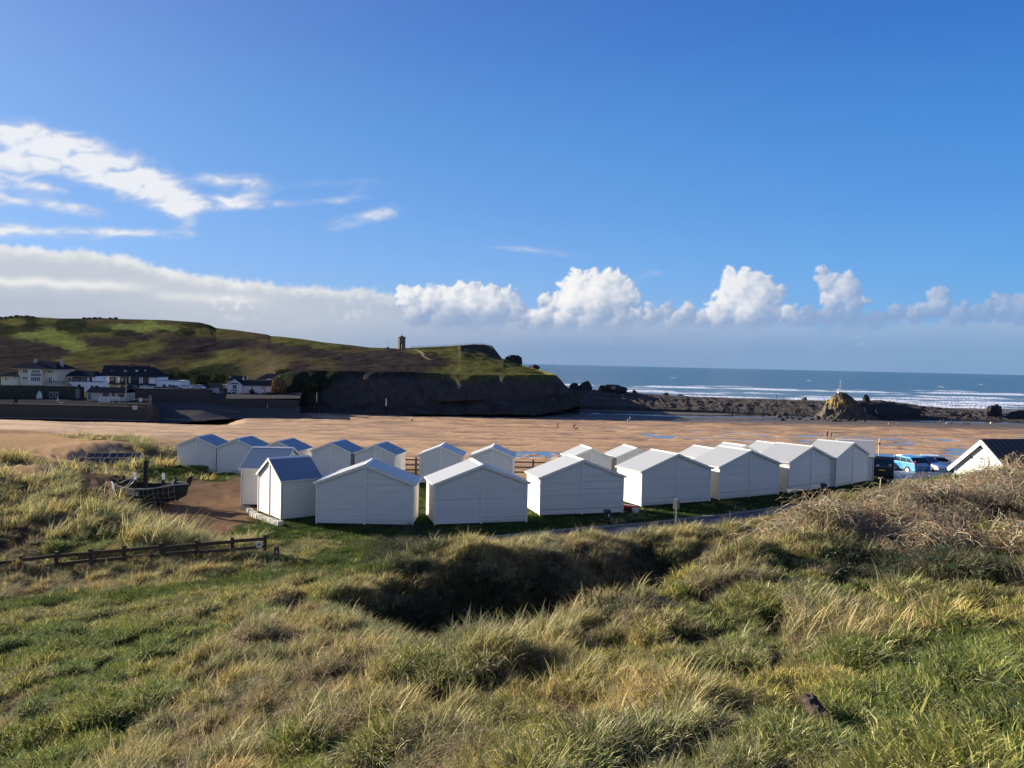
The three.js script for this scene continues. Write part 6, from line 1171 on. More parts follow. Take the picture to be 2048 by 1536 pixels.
function car(kind, label, colour, x, D, turn, y, { tail = true, group, small = false } = {}) {
  const S = SHAPES[kind], P = carPaint(...colour), t = thing(kind === 'van' ? 'parked_van' : 'parked_car', label, kind === 'van' ? 'van' : 'car', [x, y, -D], turn, group), w = S.wide;
  const ext = (o, wd, b) => prism(o, wd - 2 * b, b).translate(0, 0, -wd / 2 + b);
  mesh('body', ext(S.body, w, 0.06), P, t);
  const gh = mesh('window', ext(S.top, w - 0.16, 0.05), carGlass, t);
  const roof = mesh('roof', ext(S.roof, w - 0.12, 0.04), P, t);
  for (const side of [1, -1]) {
    const z = side * (w / 2 - 0.055), T = S.top, n = T.length;
    const pil = (a, b, k = 0.07) => bar([a[0], a[1], z], [b[0], b[1], z], 0.05, k);
    const at2 = (u) => { const top = lerp(T[1][0] + 0.1, T[n - 2][0], u), bot = lerp(T[0][0] + 0.3, T[n - 1][0], u); return [[bot, T[0][1] + 0.04], [top, T[2][1] - 0.06]]; };
    mesh('pillar', [pil(T[0], T[1]), pil(...at2(0.4)), pil(...at2(0.74)), pil(T[n - 1], T[n - 2], 0.12)], P, t);
    const seam = [];
    for (const u of [0.02, 0.4, 0.74]) { const q = at2(u)[0]; seam.push(bar([q[0], 0.45, side * (w / 2 + 0.001)], [q[0], q[1], side * (w / 2 + 0.001)], 0.012, 0.012)); }
    mesh('door_seam', seam, blackTrim, t);
    mesh('door_handle', [box(0.16, 0.03, 0.03, at2(0.36)[0][0], S.body[3][1] - 0.12, side * (w / 2 + 0.012)), box(0.16, 0.03, 0.03, at2(0.7)[0][0], S.body[3][1] - 0.12, side * (w / 2 + 0.012))], P, t);
    mesh('wing_mirror', new RoundedBoxGeometry(0.14, 0.13, 0.2, 2, 0.04).translate(S.top[0][0] + 0.42, S.top[0][1] + 0.1, side * (w / 2 + 0.08)), P, t);
    mesh('headlight', new RoundedBoxGeometry(0.28, 0.15, 0.34, 2, 0.05).translate(S.body[1][0] + 0.2, S.body[1][1] + 0.03, side * (w / 2 - 0.24)), mat(0.75, 0.77, 0.8, 0.1), t);
    const tall = kind === 'van' ? 0.5 : kind === 'estate' ? 0.55 : 0.25;
    mesh('tail_light', new RoundedBoxGeometry(0.12, tall, 0.16, 2, 0.03).translate(S.body[S.body.length - 1][0] - 0.015, S.body[4][1] - 0.22 + (kind === 'estate' ? 0.2 : 0), side * (w / 2 - 0.09)), mat(0.28, 0.01, 0.012, 0.25), t);
    mesh('sill', box(S.len * 0.5, 0.1, 0.04, 0, 0.3, side * (w / 2 - 0.01)), blackTrim, t);
    for (const ax of S.axles) {
      const wh = mesh('wheel', new THREE.CylinderGeometry(S.wheel, S.wheel, 0.2, 24).rotateX(Math.PI / 2).translate(ax, S.wheel, side * (w / 2 - 0.09)), tyre, t);
      mesh('hubcap', new THREE.CylinderGeometry(S.wheel * 0.66, S.wheel * 0.7, 0.03, 18).rotateX(Math.PI / 2).translate(ax, S.wheel, side * (w / 2 + 0.018)), hub, wh);
      mesh('wheel_arch', new THREE.TorusGeometry(S.wheel + 0.045, 0.03, 6, 20, Math.PI).translate(ax, S.wheel, side * (w / 2 - 0.005)), blackTrim, t);
    }
  }
  const front = S.body[0][0] - 0.06, rear = S.body[S.body.length - 1][0] + 0.06;
  mesh('grille', box(0.05, 0.18, w * 0.42, front - 0.005, 0.42, 0), blackTrim, t);
  mesh('bumper', new RoundedBoxGeometry(0.16, 0.24, w - 0.06, 2, 0.06).translate(rear - 0.03, 0.46, 0), kind === 'van' ? blackTrim : P, t);
  mesh('bumper', new RoundedBoxGeometry(0.16, 0.22, w - 0.06, 2, 0.06).translate(front + 0.03, 0.36, 0), P, t);
  mesh('number_plate', box(0.02, 0.11, 0.5, rear + 0.06, kind === 'van' ? 0.72 : 0.55, 0), mat(0.62, 0.5, 0.04, 0.5), t);
  mesh('number_plate', box(0.02, 0.11, 0.5, front - 0.065, 0.4, 0), mat(0.75, 0.75, 0.72, 0.5), t);
  mesh('underside', box(S.len * 0.86, 0.2, w * 0.8, 0, 0.18, 0), blackTrim, t);
  return t;
}
const CARS = 'cars parked beside the huts', gy = (x, D) => ground(x, -D) + 0.07;
const place = (kind, label, col, px, D, heading, o) => { const x = (px - 1024) / FOCAL * D; return car(kind, label, col, x, D, heading, gy(x, D), { group: CARS, ...o }); };
// turn: nose points along -x at turn 0; rotation.y turns it
const face = (az) => rad(-90 - az);       // nose towards azimuth az, degrees right of straight ahead
const van = place('van', 'black van seen from behind, parked at the end of the front row', [0.012, 0.014, 0.016], 1767, 65, face(23));
mesh('sticker', box(0.02, 0.17, 0.17, 2.085, 1.02, 0.3), mat(0.7, 0.72, 0.75), van); mesh('sticker', new THREE.CylinderGeometry(0.1, 0.1, 0.02, 16).rotateZ(Math.PI / 2).translate(2.09, 1.22, -0.6), mat(0.55, 0.6, 0.4), van);
mesh('rear_bar', bar([2.15, 0.42, -0.75], [2.15, 0.42, 0.2], 0.05), mat(0.6, 0.6, 0.6, 0.3), van);
place('estate', 'bright blue estate car with pale wheels, right of the black van', [0.01, 0.2, 0.5], 1816, 73, face(-14));
place('hatch', 'silver-blue hatchback facing us, tucked behind the tail of the blue car', [0.55, 0.58, 0.62], 1853, 75.5, face(152));
place('estate', 'silver car side-on, nose to the right, partly behind the white building', [0.75, 0.75, 0.74], 1882, 77, face(112));
place('estate', 'white car mostly hidden behind the blue car, roof showing', [0.6, 0.6, 0.6], 1814, 79.5, face(-20));
place('hatch', 'dark car mostly hidden behind the black van, at left', [0.03, 0.035, 0.045], 1756, 76, face(5));
place('hatch', 'blue-grey car mostly hidden between the black van and the blue car', [0.08, 0.12, 0.22], 1778, 75, face(8));
{ // cars on the road across the bay
  const far = 'cars parked before the terrace across the bay';
  for (const [px, py, D, az, label, col] of [[294, 779.5, 262, 98, 'white car parked before the terrace across the bay', [0.6, 0.62, 0.64]], [351, 779, 262, 98, 'dark blue car parked before the white annexe', [0.03, 0.04, 0.07]], [373, 778.8, 262, 98, 'white car parked just right of the white annexe', [0.6, 0.62, 0.64]], [398, 778.8, 262, 98, 'pale grey car parked left of the cottage bushes', [0.45, 0.46, 0.48]], [266, 779.5, 263.5, 98, 'dark car parked beside the terrace door', [0.03, 0.03, 0.035]]]) {
    const p = at(px, py, D); car('hatch', label, col, p.x, D, face(az), p.y, { group: far });
  }
}

// ---------------------------------------------------------------- the white building with the round sign
{
  const D = 54, ap = at(1967, 880.5, D), base = -0.9, t = thing('cafe_building', 'white gabled building with a round shop sign and a black roof at the right edge', 'building', [ap.x, base, -D], rad(-74));
  const H = ap.y - base, hw = 2.3, ev = H - 1.95, L = 6, white = paint(0.6, 0.595, 0.565), whites = [white, paint(0.57, 0.565, 0.54), paint(0.62, 0.615, 0.59)];
  const wall = mesh('wall', prism([[-hw, 0], [hw, 0], [hw, ev], [0, H - 0.06], [-hw, ev]], L - 0.05).translate(0, 0, -L), white, t);
  const halfAt = (yy) => (yy <= ev ? hw : hw * (H - yy) / (H - ev));
  for (let k = 0; 0.1 + k * 0.15 < H - 0.4; k++) { const y0 = 0.1 + k * 0.15, a = halfAt(y0 + 0.12) - 0.03; if (a < 0.15) break; mesh('board', box(2 * a, 0.156, 0.02, 0, 0, 0, 0, -0.1).translate(0, y0, 0.0), whites[k % 3], wall); }
  const an = Math.atan2(H - ev, hw), len = hw / Math.cos(an) + 0.62, black = new THREE.MeshStandardMaterial({ color: new THREE.Color().setRGB(0.012, 0.013, 0.016), roughness: 0.5, bumpMap: grainFor(1), bumpScale: 0.006 });
  for (const k of [-1, 1]) {
    const s = mesh('roof_slope', new THREE.BoxGeometry(len, 0.07, L + 0.5).translate(k * len / 2, 0.07, -L / 2 + 0.02).rotateZ(-k * an).translate(0, H, 0), black, t);
    mesh('bargeboard', new THREE.BoxGeometry(len, 0.26, 0.04).translate(k * len / 2, -0.1, 0.24).rotateZ(-k * an).translate(0, H, 0), TRIM, s);
    mesh('soffit', new THREE.BoxGeometry(len, 0.02, 0.18).translate(k * len / 2, -0.02, 0.12).rotateZ(-k * an).translate(0, H, 0), TRIM, s);
    for (let i = 1; i < 12; i++) mesh('roof_batten', new THREE.BoxGeometry(len - 0.04, 0.014, 0.03).translate(k * len / 2, 0.113, 0.2 - i * 0.5).rotateZ(-k * an).translate(0, H, 0), black, s);
  }
  mesh('corner_trim', box(0.1, ev, 0.04, -hw + 0.05, 0, 0.03), TRIM, t); mesh('corner_trim', box(0.1, ev, 0.04, hw - 0.05, 0, 0.03), TRIM, t);
  // round sign: ring, dark hill, letters
  const cv = document.createElement('canvas'); cv.width = cv.height = 512;
  const c = cv.getContext('2d');
  c.fillStyle = '#cfcec8'; c.fillRect(0, 0, 512, 512);
  c.strokeStyle = '#a6a8a6'; c.lineWidth = 12; c.beginPath(); c.arc(256, 256, 205, 0, 7); c.stroke();
  c.fillStyle = '#33383c'; c.beginPath(); c.moveTo(110, 205); c.lineTo(118, 168); c.lineTo(190, 152); c.lineTo(238, 120); c.lineTo(285, 140); c.lineTo(350, 138); c.lineTo(408, 172); c.lineTo(380, 186); c.lineTo(250, 190); c.closePath(); c.fill();
  c.fillStyle = '#1c2126'; c.font = 'bold 112px sans-serif'; c.textAlign = 'center'; c.fillText('L', 150, 320); c.fillText('A', 260, 312); c.fillText('B', 372, 300);
  c.fillStyle = '#55595c'; c.beginPath(); c.arc(256, 256, 172, 0.5, Math.PI - 0.5); c.arc(256, 196, 190, Math.PI - 0.72, 0.72, true); c.fill();
  const tex = new THREE.CanvasTexture(cv); tex.colorSpace = THREE.SRGBColorSpace;
  const sign = thing('round_sign', 'round white shop sign lettered L A B under a grey hill on the white gable', 'sign', [ap.x, base + H - 1.5, -D], rad(-74));
  mesh('disc', new THREE.CylinderGeometry(0.56, 0.56, 0.03, 40).rotateX(Math.PI / 2).translate(-0.02, 0, 0.05), mat(0.75, 0.74, 0.72, 0.5), sign);
  mesh('face', new THREE.CircleGeometry(0.53, 40).translate(-0.02, 0, 0.0695), new THREE.MeshStandardMaterial({ map: tex, roughness: 0.6 }), sign);
  const dk = mat(0.07, 0.07, 0.075, 0.5);
  const l = thing('wall_lamp', 'dark curved wall lamp left of the round sign', 'lamp', [ap.x, base + H - 1.35, -D], rad(-74)); mesh('arm', new THREE.TorusGeometry(0.1, 0.022, 6, 14, 4).translate(-1.0, 0, 0.06), dk, l); mesh('shade', new THREE.ConeGeometry(0.09, 0.12, 12).translate(-0.93, 0.06, 0.1), dk, l);
  const b = thing('floodlights', 'dark floodlights under the peak of the white gable', 'lights', [ap.x, base + H - 0.52, -D], rad(-74)); mesh('bracket', [bar([-0.32, 0, 0.1], [-0.02, 0.12, 0.1], 0.05), bar([-0.2, 0.02, 0.1], [-0.06, -0.1, 0.1], 0.04)], dk, b); mesh('lamp', new RoundedBoxGeometry(0.16, 0.1, 0.1, 2, 0.02).translate(-0.33, 0.02, 0.12), dk, b); mesh('lamp', new THREE.TorusGeometry(0.1, 0.03, 6, 14, Math.PI).translate(0.28, -0.06, 0.1), dk, b);
  const pp = at(1757.5, 920, 70), pl = thing('car_park_pole', 'pale yellow pole with a dark round box in the car park', 'pole', [pp.x, ground(pp.x, pp.z), pp.z]), top = at(1757.5, 877, 70).y - ground(pp.x, pp.z);
  mesh('pole', rod([0, 0, 0], [0, top, 0], 0.055, 0.05, 8), mat(0.62, 0.58, 0.36, 0.6), pl); mesh('box', new THREE.CylinderGeometry(0.1, 0.1, 0.18, 12).translate(0, top - 0.46, 0), dk, pl);
}

// ---------------------------------------------------------------- people on the sand: one continuous figure per pose
function figure(joints, colours) {     // capsules [a, b, ra, rb, colour index] joined smoothly
  const N = 56, mc = new MarchingCubes(N, new THREE.MeshBasicMaterial(), false, false, 60000), S = 1.0, f = mc.field;
  mc.isolation = 0;
  const seg = (p, a, b, ra, rb) => { const ab = [b[0] - a[0], b[1] - a[1], b[2] - a[2]], ap = [p[0] - a[0], p[1] - a[1], p[2] - a[2]], t = clamp((ap[0] * ab[0] + ap[1] * ab[1] + ap[2] * ab[2]) / (ab[0] ** 2 + ab[1] ** 2 + ab[2] ** 2 + 1e-9)); return Math.hypot(ap[0] - ab[0] * t, ap[1] - ab[1] * t, ap[2] - ab[2] * t) - lerp(ra, rb, t); };
  for (let z = 0; z < N; z++) for (let y = 0; y < N; y++) for (let x = 0; x < N; x++) {
    const p = [((x - N / 2) / (N / 2)) * S, ((y - N / 2) / (N / 2)) * S + 0.9, ((z - N / 2) / (N / 2)) * S];
    let e = 0; for (const j of joints) e += Math.exp(-26 * seg(p, j[0], j[1], j[2], j[3]));
    f[z * N * N + y * N + x] = Math.log(e) / 26;
  }
  mc.update();
  const n = mc.count, g = new THREE.BufferGeometry(), P = new Float32Array(n * 3), C = new Float32Array(n * 3);
  for (let i = 0; i < n; i++) {
    const p = [mc.positionArray[i * 3] * S, mc.positionArray[i * 3 + 1] * S + 0.9, mc.positionArray[i * 3 + 2] * S];
    P.set(p, i * 3);
    let best = 9, k = 0; for (const j of joints) { const d = seg(p, j[0], j[1], j[2], j[3]); if (d < best) { best = d; k = j[4]; } }
    C.set(colours[k], i * 3);
  }
  g.setAttribute('position', new THREE.BufferAttribute(P, 3)); g.setAttribute('color', new THREE.BufferAttribute(C, 3)); g.setAttribute('normal', new THREE.BufferAttribute(mc.normalArray.slice(0, n * 3), 3));
  return g;
}
{
  const pose = (step, bend = 0) => { const fx = bend * 0.5, s = step; return [
    [[0.02 + fx * 0, 0.92, 0.09], [s * 0.5, 0.5, 0.1], 0.085, 0.06, 1], [[s * 0.5, 0.5, 0.1], [s * 0.75, 0.08, 0.1], 0.06, 0.042, 1], [[s * 0.75, 0.05, 0.1], [s * 0.75 + 0.16, 0.03, 0.11], 0.04, 0.035, 4],
    [[0.02, 0.92, -0.09], [-s * 0.35, 0.5, -0.1], 0.085, 0.06, 1], [[-s * 0.35, 0.5, -0.1], [-s * 0.95, 0.1, -0.1], 0.06, 0.042, 1], [[-s * 0.95, 0.06, -0.1], [-s * 0.95 + 0.15, 0.03, -0.11], 0.04, 0.035, 4],
    [[0.02, 0.95, 0], [0.02 + fx, 1.38 - bend * 0.25, 0], 0.15, 0.15, 0], [[0.02 + fx, 1.36 - bend * 0.25, 0.13], [0.02 + fx, 1.36 - bend * 0.25, -0.13], 0.09, 0.09, 0],
    [[fx, 1.36 - bend * 0.25, 0.19], [fx - s * 0.3, 1.08 - bend * 0.2, 0.23], 0.058, 0.045, 0], [[fx - s * 0.3, 1.08 - bend * 0.2, 0.23], [fx - s * 0.2 + 0.08, 0.84 - bend * 0.2, 0.24], 0.045, 0.035, 0], [[fx - s * 0.2 + 0.08, 0.82 - bend * 0.2, 0.24], [fx - s * 0.2 + 0.1, 0.74 - bend * 0.2, 0.24], 0.036, 0.03, 2],
    [[fx, 1.36 - bend * 0.25, -0.19], [fx + s * 0.3, 1.08 - bend * 0.2, -0.23], 0.058, 0.045, 0], [[fx + s * 0.3, 1.08 - bend * 0.2, -0.23], [fx + s * 0.4 + 0.08, 0.85 - bend * 0.2, -0.22], 0.045, 0.035, 0], [[fx + s * 0.4 + 0.08, 0.83 - bend * 0.2, -0.22], [fx + s * 0.4 + 0.11, 0.76 - bend * 0.2, -0.22], 0.036, 0.03, 2],
    [[0.02 + fx, 1.42 - bend * 0.25, 0], [0.05 + fx * 1.2, 1.54 - bend * 0.28, 0], 0.06, 0.055, 2], [[0.05 + fx * 1.25, 1.6 - bend * 0.3, 0], [0.06 + fx * 1.3, 1.66 - bend * 0.3, 0], 0.1, 0.098, 2], [[0.02 + fx * 1.2, 1.68 - bend * 0.3, 0], [0.03 + fx * 1.25, 1.72 - bend * 0.3, 0], 0.095, 0.09, 3], [[0.15 + fx * 1.3, 1.62 - bend * 0.3, 0], [0.17 + fx * 1.3, 1.61 - bend * 0.3, 0], 0.02, 0.016, 2],
  ]; };
  const skin = [0.45, 0.28, 0.2], hair = [0.07, 0.045, 0.03], boot = [0.03, 0.03, 0.03], cloth = new THREE.MeshStandardMaterial({ vertexColors: true, roughness: 0.85 });
  const make = (p, top, legs) => figure(p, [top, legs, skin, hair, boot]);
  const walk = pose(0.3), stand = pose(0.06), stoop = pose(0.2, 0.55);
  const dark = make(walk, [0.025, 0.026, 0.03], [0.02, 0.02, 0.025]), darkStand = make(stand, [0.03, 0.032, 0.04], [0.02, 0.02, 0.03]), pale = make(stand, [0.55, 0.53, 0.5], [0.08, 0.06, 0.06]), red = make(walk, [0.4, 0.03, 0.04], [0.05, 0.02, 0.03]), teal = make(stand, [0.1, 0.22, 0.2], [0.05, 0.06, 0.07]), bent = make(stoop, [0.04, 0.04, 0.05], [0.02, 0.02, 0.03]), rust = make(walk, [0.35, 0.14, 0.06], [0.25, 0.2, 0.17]), blue = make(walk, [0.05, 0.09, 0.25], [0.03, 0.03, 0.05]);
  const put = (g, px, py, level, turn, label, group, D) => {
    let p;
    if (D) p = at(px, py, D);
    else { p = onLevel(px, py, -10); for (let i = 0; i < 12; i++) p = onLevel(px, py, beachMean(p.x, -p.z)); p.y = beachLevel(p.x, -p.z); }
    const m = mesh('person', g, cloth); m.position.copy(p); m.rotation.y = turn;
    return tag(m, label, 'person', group);
  };
  const G1 = 'walkers far out on the sand';
  put(pale, 823.5, 842.5, 0, 1, 'person in a pale top standing alone on the sand below the stone tower', G1);
  put(dark, 1115.5, 857, 0, 3.4, 'person in dark clothes striding left on the sand above the wet patch', G1);
  put(bent, 1147, 859, 0, 0.3, 'person in dark clothes stooping beside a dark dog', G1);
  put(pale, 1260, 842.5, 0, 2, 'person in a pale top standing near the stream with a small dog', G1);
  put(red, 1654, 876.5, 0, 1.2, 'person in a red jacket walking behind the right-hand hut roofs', G1);
  put(teal, 1662.5, 877, 0, 2.2, 'person in a grey-green jacket beside the one in red', G1);
  put(rust, 1777, 853.5, 0, 0.5, 'person in a rust coloured coat on the sand above the car park', G1);
  put(blue, 1795.5, 853.5, 0, 0.2, 'person in dark blue on the sand, right of the rust coat', G1);
  put(darkStand, 1880, 848.5, 0, 0.2, 'dark figure at the left of the group near the far stream', G1);
  put(dark, 1887.5, 847, 0, 1.5, 'second dark figure of the group near the far stream', G1);
  put(darkStand, 1903, 849, 0, 1, 'dark figure just right of the white dog near the far stream', G1);
  put(dark, 1927, 851, 0, 2, 'left one of three dark figures walking together at far right', G1);
  put(darkStand, 1932.7, 851, 0, 0.7, 'middle one of three dark figures walking together at far right', G1);
  put(dark, 1937.5, 851.5, 0, 0.3, 'right one of three dark figures walking together at far right', G1);
  put(pale, 1981, 852, 0, 0.3, 'person in a white top alone at far right by the stream', G1);
  put(dark, 1567.5, 798.3, 0, 0.3, 'dark figure standing on the breakwater crest left of the mound', 'figures on the breakwater', 366);
  put(darkStand, 1552.5, 797.6, 0, 0.3, 'dark figure farther left on the breakwater crest', 'figures on the breakwater', 366);
  put(pale, 115.5, 808.3, 0, 0.3, 'person in a white top walking a dog on the quay at far left', null, 219);
  put(darkStand, 929, 711.5, 0, 0.3, 'left one of three dark figures on the green headland slope', 'figures on the headland', 448);
  put(dark, 932.5, 711.7, 0, 1.3, 'middle one of three dark figures on the green headland slope', 'figures on the headland', 448);
  put(dark, 936, 712.3, 0, 1.3, 'right one of three dark figures on the green headland slope', 'figures on the headland', 448);
  // dogs
  const dogJ = [[[-0.3, 0.46, 0], [0.26, 0.48, 0], 0.1, 0.13, 0], [[0.28, 0.5, 0], [0.42, 0.66, 0], 0.08, 0.065, 0], [[0.43, 0.68, 0], [0.52, 0.67, 0], 0.075, 0.06, 0], [[0.54, 0.66, 0], [0.64, 0.64, 0], 0.045, 0.035, 0], [[0.42, 0.74, 0.05], [0.4, 0.68, 0.08], 0.025, 0.02, 0], [[0.42, 0.74, -0.05], [0.4, 0.68, -0.08], 0.025, 0.02, 0],
    [[0.26, 0.42, 0.08], [0.28, 0.2, 0.08], 0.055, 0.035, 0], [[0.28, 0.2, 0.08], [0.3, 0.03, 0.08], 0.033, 0.03, 0], [[0.22, 0.42, -0.08], [0.18, 0.2, -0.08], 0.055, 0.035, 0], [[0.18, 0.2, -0.08], [0.2, 0.03, -0.08], 0.033, 0.03, 0], [[-0.28, 0.42, 0.08], [-0.22, 0.28, 0.08], 0.08, 0.05, 0], [[-0.22, 0.28, 0.08], [-0.34, 0.18, 0.08], 0.045, 0.033, 0], [[-0.34, 0.18, 0.08], [-0.31, 0.03, 0.08], 0.032, 0.03, 0], [[-0.3, 0.42, -0.08], [-0.3, 0.28, -0.08], 0.08, 0.05, 0], [[-0.3, 0.28, -0.08], [-0.42, 0.18, -0.08], 0.045, 0.033, 0], [[-0.42, 0.18, -0.08], [-0.39, 0.03, -0.08], 0.032, 0.03, 0], [[-0.38, 0.5, 0], [-0.58, 0.62, 0], 0.035, 0.018, 0]];
  const dogD = figure(dogJ, [[0.02, 0.018, 0.016]]), dogW = figure(dogJ, [[0.55, 0.5, 0.42]]);
  const dog = (g, px, py, turn, label, D) => { const m = put(g, px, py, 0, turn, label, 'dogs on the beach', D); m.name = numbered('dog'); tag(m, null, 'dog'); };
  dog(dogD, 1153, 860, 0.2, 'dark dog beside the stooping person on the sand'); dog(dogW, 1257, 843, 2.6, 'small pale dog at the feet of the person near the stream'); dog(dogW, 1893, 848.5, 0.1, 'white dog among the group near the far stream'); dog(dogW, 122, 808.5, 0.1, 'pale dog beside the person on the quay', 219);
}
// ---------------------------------------------------------------- rough grass, marram and brambles
{
  const leaf = new THREE.MeshPhysicalMaterial({ vertexColors: true, roughness: 1, transmission: 0.3, thickness: 0, specularIntensity: 0.5, side: THREE.DoubleSide });
  const woody = new THREE.MeshStandardMaterial({ vertexColors: true, roughness: 0.8, side: THREE.DoubleSide });
  // a tuft: flat tapering blades that rise from a small root patch, bend over and, with the wind, lean right
  function tuft(seed, n, spread, lo, hi, width, { lean = 0.5, wind = 0.35, droop = 1, segs = 3, colours }) {
    const r = rng(seed), P = [], C = [], I = [];
    for (let b = 0; b < n; b++) {
      const a = r() * Math.PI * 2, d = spread * Math.sqrt(r()), len = lerp(lo, hi, r()), out = lean * (0.25 + r()), w = width * (0.7 + 0.6 * r());
      let dx = Math.cos(a) * out + wind * (0.5 + r()), dz = Math.sin(a) * out + 0.15 * wind * (r() - 0.3), x = Math.cos(r() * 7) * d, z = Math.sin(a + r()) * d, y = -0.03;
      const side = Math.atan2(dz, dx) + Math.PI / 2 + (r() - 0.5) * 1.6, sx = Math.cos(side), sz = Math.sin(side), col = colours[Math.floor(r() * colours.length)], v = 0.5 + 1.0 * r() * r() + 0.25 * r(), base = P.length / 3;
      let pitch = 1.45 - 0.35 * out;
      for (let s = 0; s <= segs; s++) {
        const t = s / segs, ww = w * (1 - t * t * 0.94) / 2;
        P.push(x - sx * ww, y, z - sz * ww, x + sx * ww, y, z + sz * ww);
        for (let k = 0; k < 2; k++) C.push(col[0] * v, col[1] * v, col[2] * v);
        const l = len / segs, h = Math.hypot(dx, dz) || 1, c = Math.cos(pitch) * l;
        x += dx / h * c; z += dz / h * c; y += Math.sin(pitch) * l;
        pitch -= droop * (0.35 + 0.5 * r()) * (1.1 / segs) * (1 + out);
      }
      for (let s = 0; s < segs; s++) { const o = base + s * 2; I.push(o, o + 1, o + 2); if (s < segs - 1) I.push(o + 1, o + 3, o + 2); }
    }
    const g = new THREE.BufferGeometry();
    g.setAttribute('position', new THREE.Float32BufferAttribute(P, 3));
    g.setAttribute('color', new THREE.Float32BufferAttribute(C, 3));
    g.setIndex(I);
    g.computeVertexNormals();
    return g;
  }
  // a bramble clump: thin arching stems with withered leaves
  function brambles(seed, n, reach, colours, leaves) {
    const r = rng(seed), list = [];
    for (let b = 0; b < n; b++) {
      const a = r() * Math.PI * 2, len = reach * (0.5 + 0.8 * r()), x = (r() - 0.5) * 0.5, z = (r() - 0.5) * 0.5, top = 0.05 + (r() < 0.12 ? 0.42 : 0.17) * r(), col = colours[Math.floor(r() * colours.length)];
      const pts = [];
      for (let s = 0; s <= 5; s++) { const t = s / 5; pts.push(new THREE.Vector3(x + Math.cos(a) * len * t + (r() - 0.5) * 0.1, -0.03 + top * Math.sin(Math.PI * Math.min(1, t * 0.8 + 0.02)) * 1.2 + (r() - 0.5) * 0.05, z + Math.sin(a) * len * t + (r() - 0.5) * 0.1)); }
      list.push(tint(new THREE.TubeGeometry(new THREE.CatmullRomCurve3(pts), 7, 0.0022 + 0.002 * r(), 3), ...col.map((c) => c * (0.8 + 0.4 * r()))));
      for (let k = 0; k < leaves; k++) {
        const p = pts[1 + Math.floor(r() * 4)], s = 0.006 + 0.007 * r(), g = new THREE.PlaneGeometry(s * 2.4, s, 1, 1);
        g.rotateX(r() * 6).rotateY(r() * 6).translate(p.x + (r() - 0.5) * 0.14, p.y + (r() - 0.5) * 0.1, p.z + (r() - 0.5) * 0.14);
        list.push(tint(g, ...colours[Math.floor(r() * colours.length)].map((c) => c * (0.6 + 0.7 * r()))));
      }
    }
    return mergeGeometries(list.map(plain), false);
  }
  // a low leafy weed
  function weed(seed, n, colours) {
    const r = rng(seed), list = [];
    for (let b = 0; b < n; b++) {
      const s = 0.018 + 0.022 * r(), g = new THREE.CircleGeometry(s, 6);
      g.scale(1, 0.6, 1).rotateX(-1.2 + r()).rotateY(r() * 6).translate((r() - 0.5) * 0.3, 0.02 + 0.1 * r(), (r() - 0.5) * 0.3);
      list.push(tint(g, ...colours[Math.floor(r() * colours.length)].map((c) => c * (0.7 + 0.6 * r()))));
    }
    return mergeGeometries(list.map(plain), false);
  }
  const straw = [[0.54, 0.45, 0.2], [0.44, 0.38, 0.15], [0.27, 0.25, 0.09], [0.2, 0.23, 0.06], [0.64, 0.55, 0.32], [0.17, 0.21, 0.05]];
  const green = [[0.13, 0.2, 0.03], [0.17, 0.23, 0.04], [0.09, 0.145, 0.025], [0.26, 0.28, 0.07], [0.42, 0.44, 0.14]];
  const rough = [[0.33, 0.32, 0.065], [0.45, 0.4, 0.11], [0.21, 0.23, 0.05], [0.54, 0.45, 0.19], [0.12, 0.15, 0.03], [0.72, 0.64, 0.36], [0.28, 0.32, 0.06]];  // the palest entry paints sun glints into some of the blades
  const thatch = [[0.4, 0.3, 0.16], [0.28, 0.2, 0.1], [0.52, 0.42, 0.25], [0.2, 0.14, 0.08], [0.2, 0.2, 0.065]];
  const cane = [[0.36, 0.28, 0.17], [0.25, 0.185, 0.11], [0.48, 0.41, 0.28], [0.12, 0.09, 0.055], [0.28, 0.2, 0.125]];
  const set = (f) => [0, 1, 2].map(f);
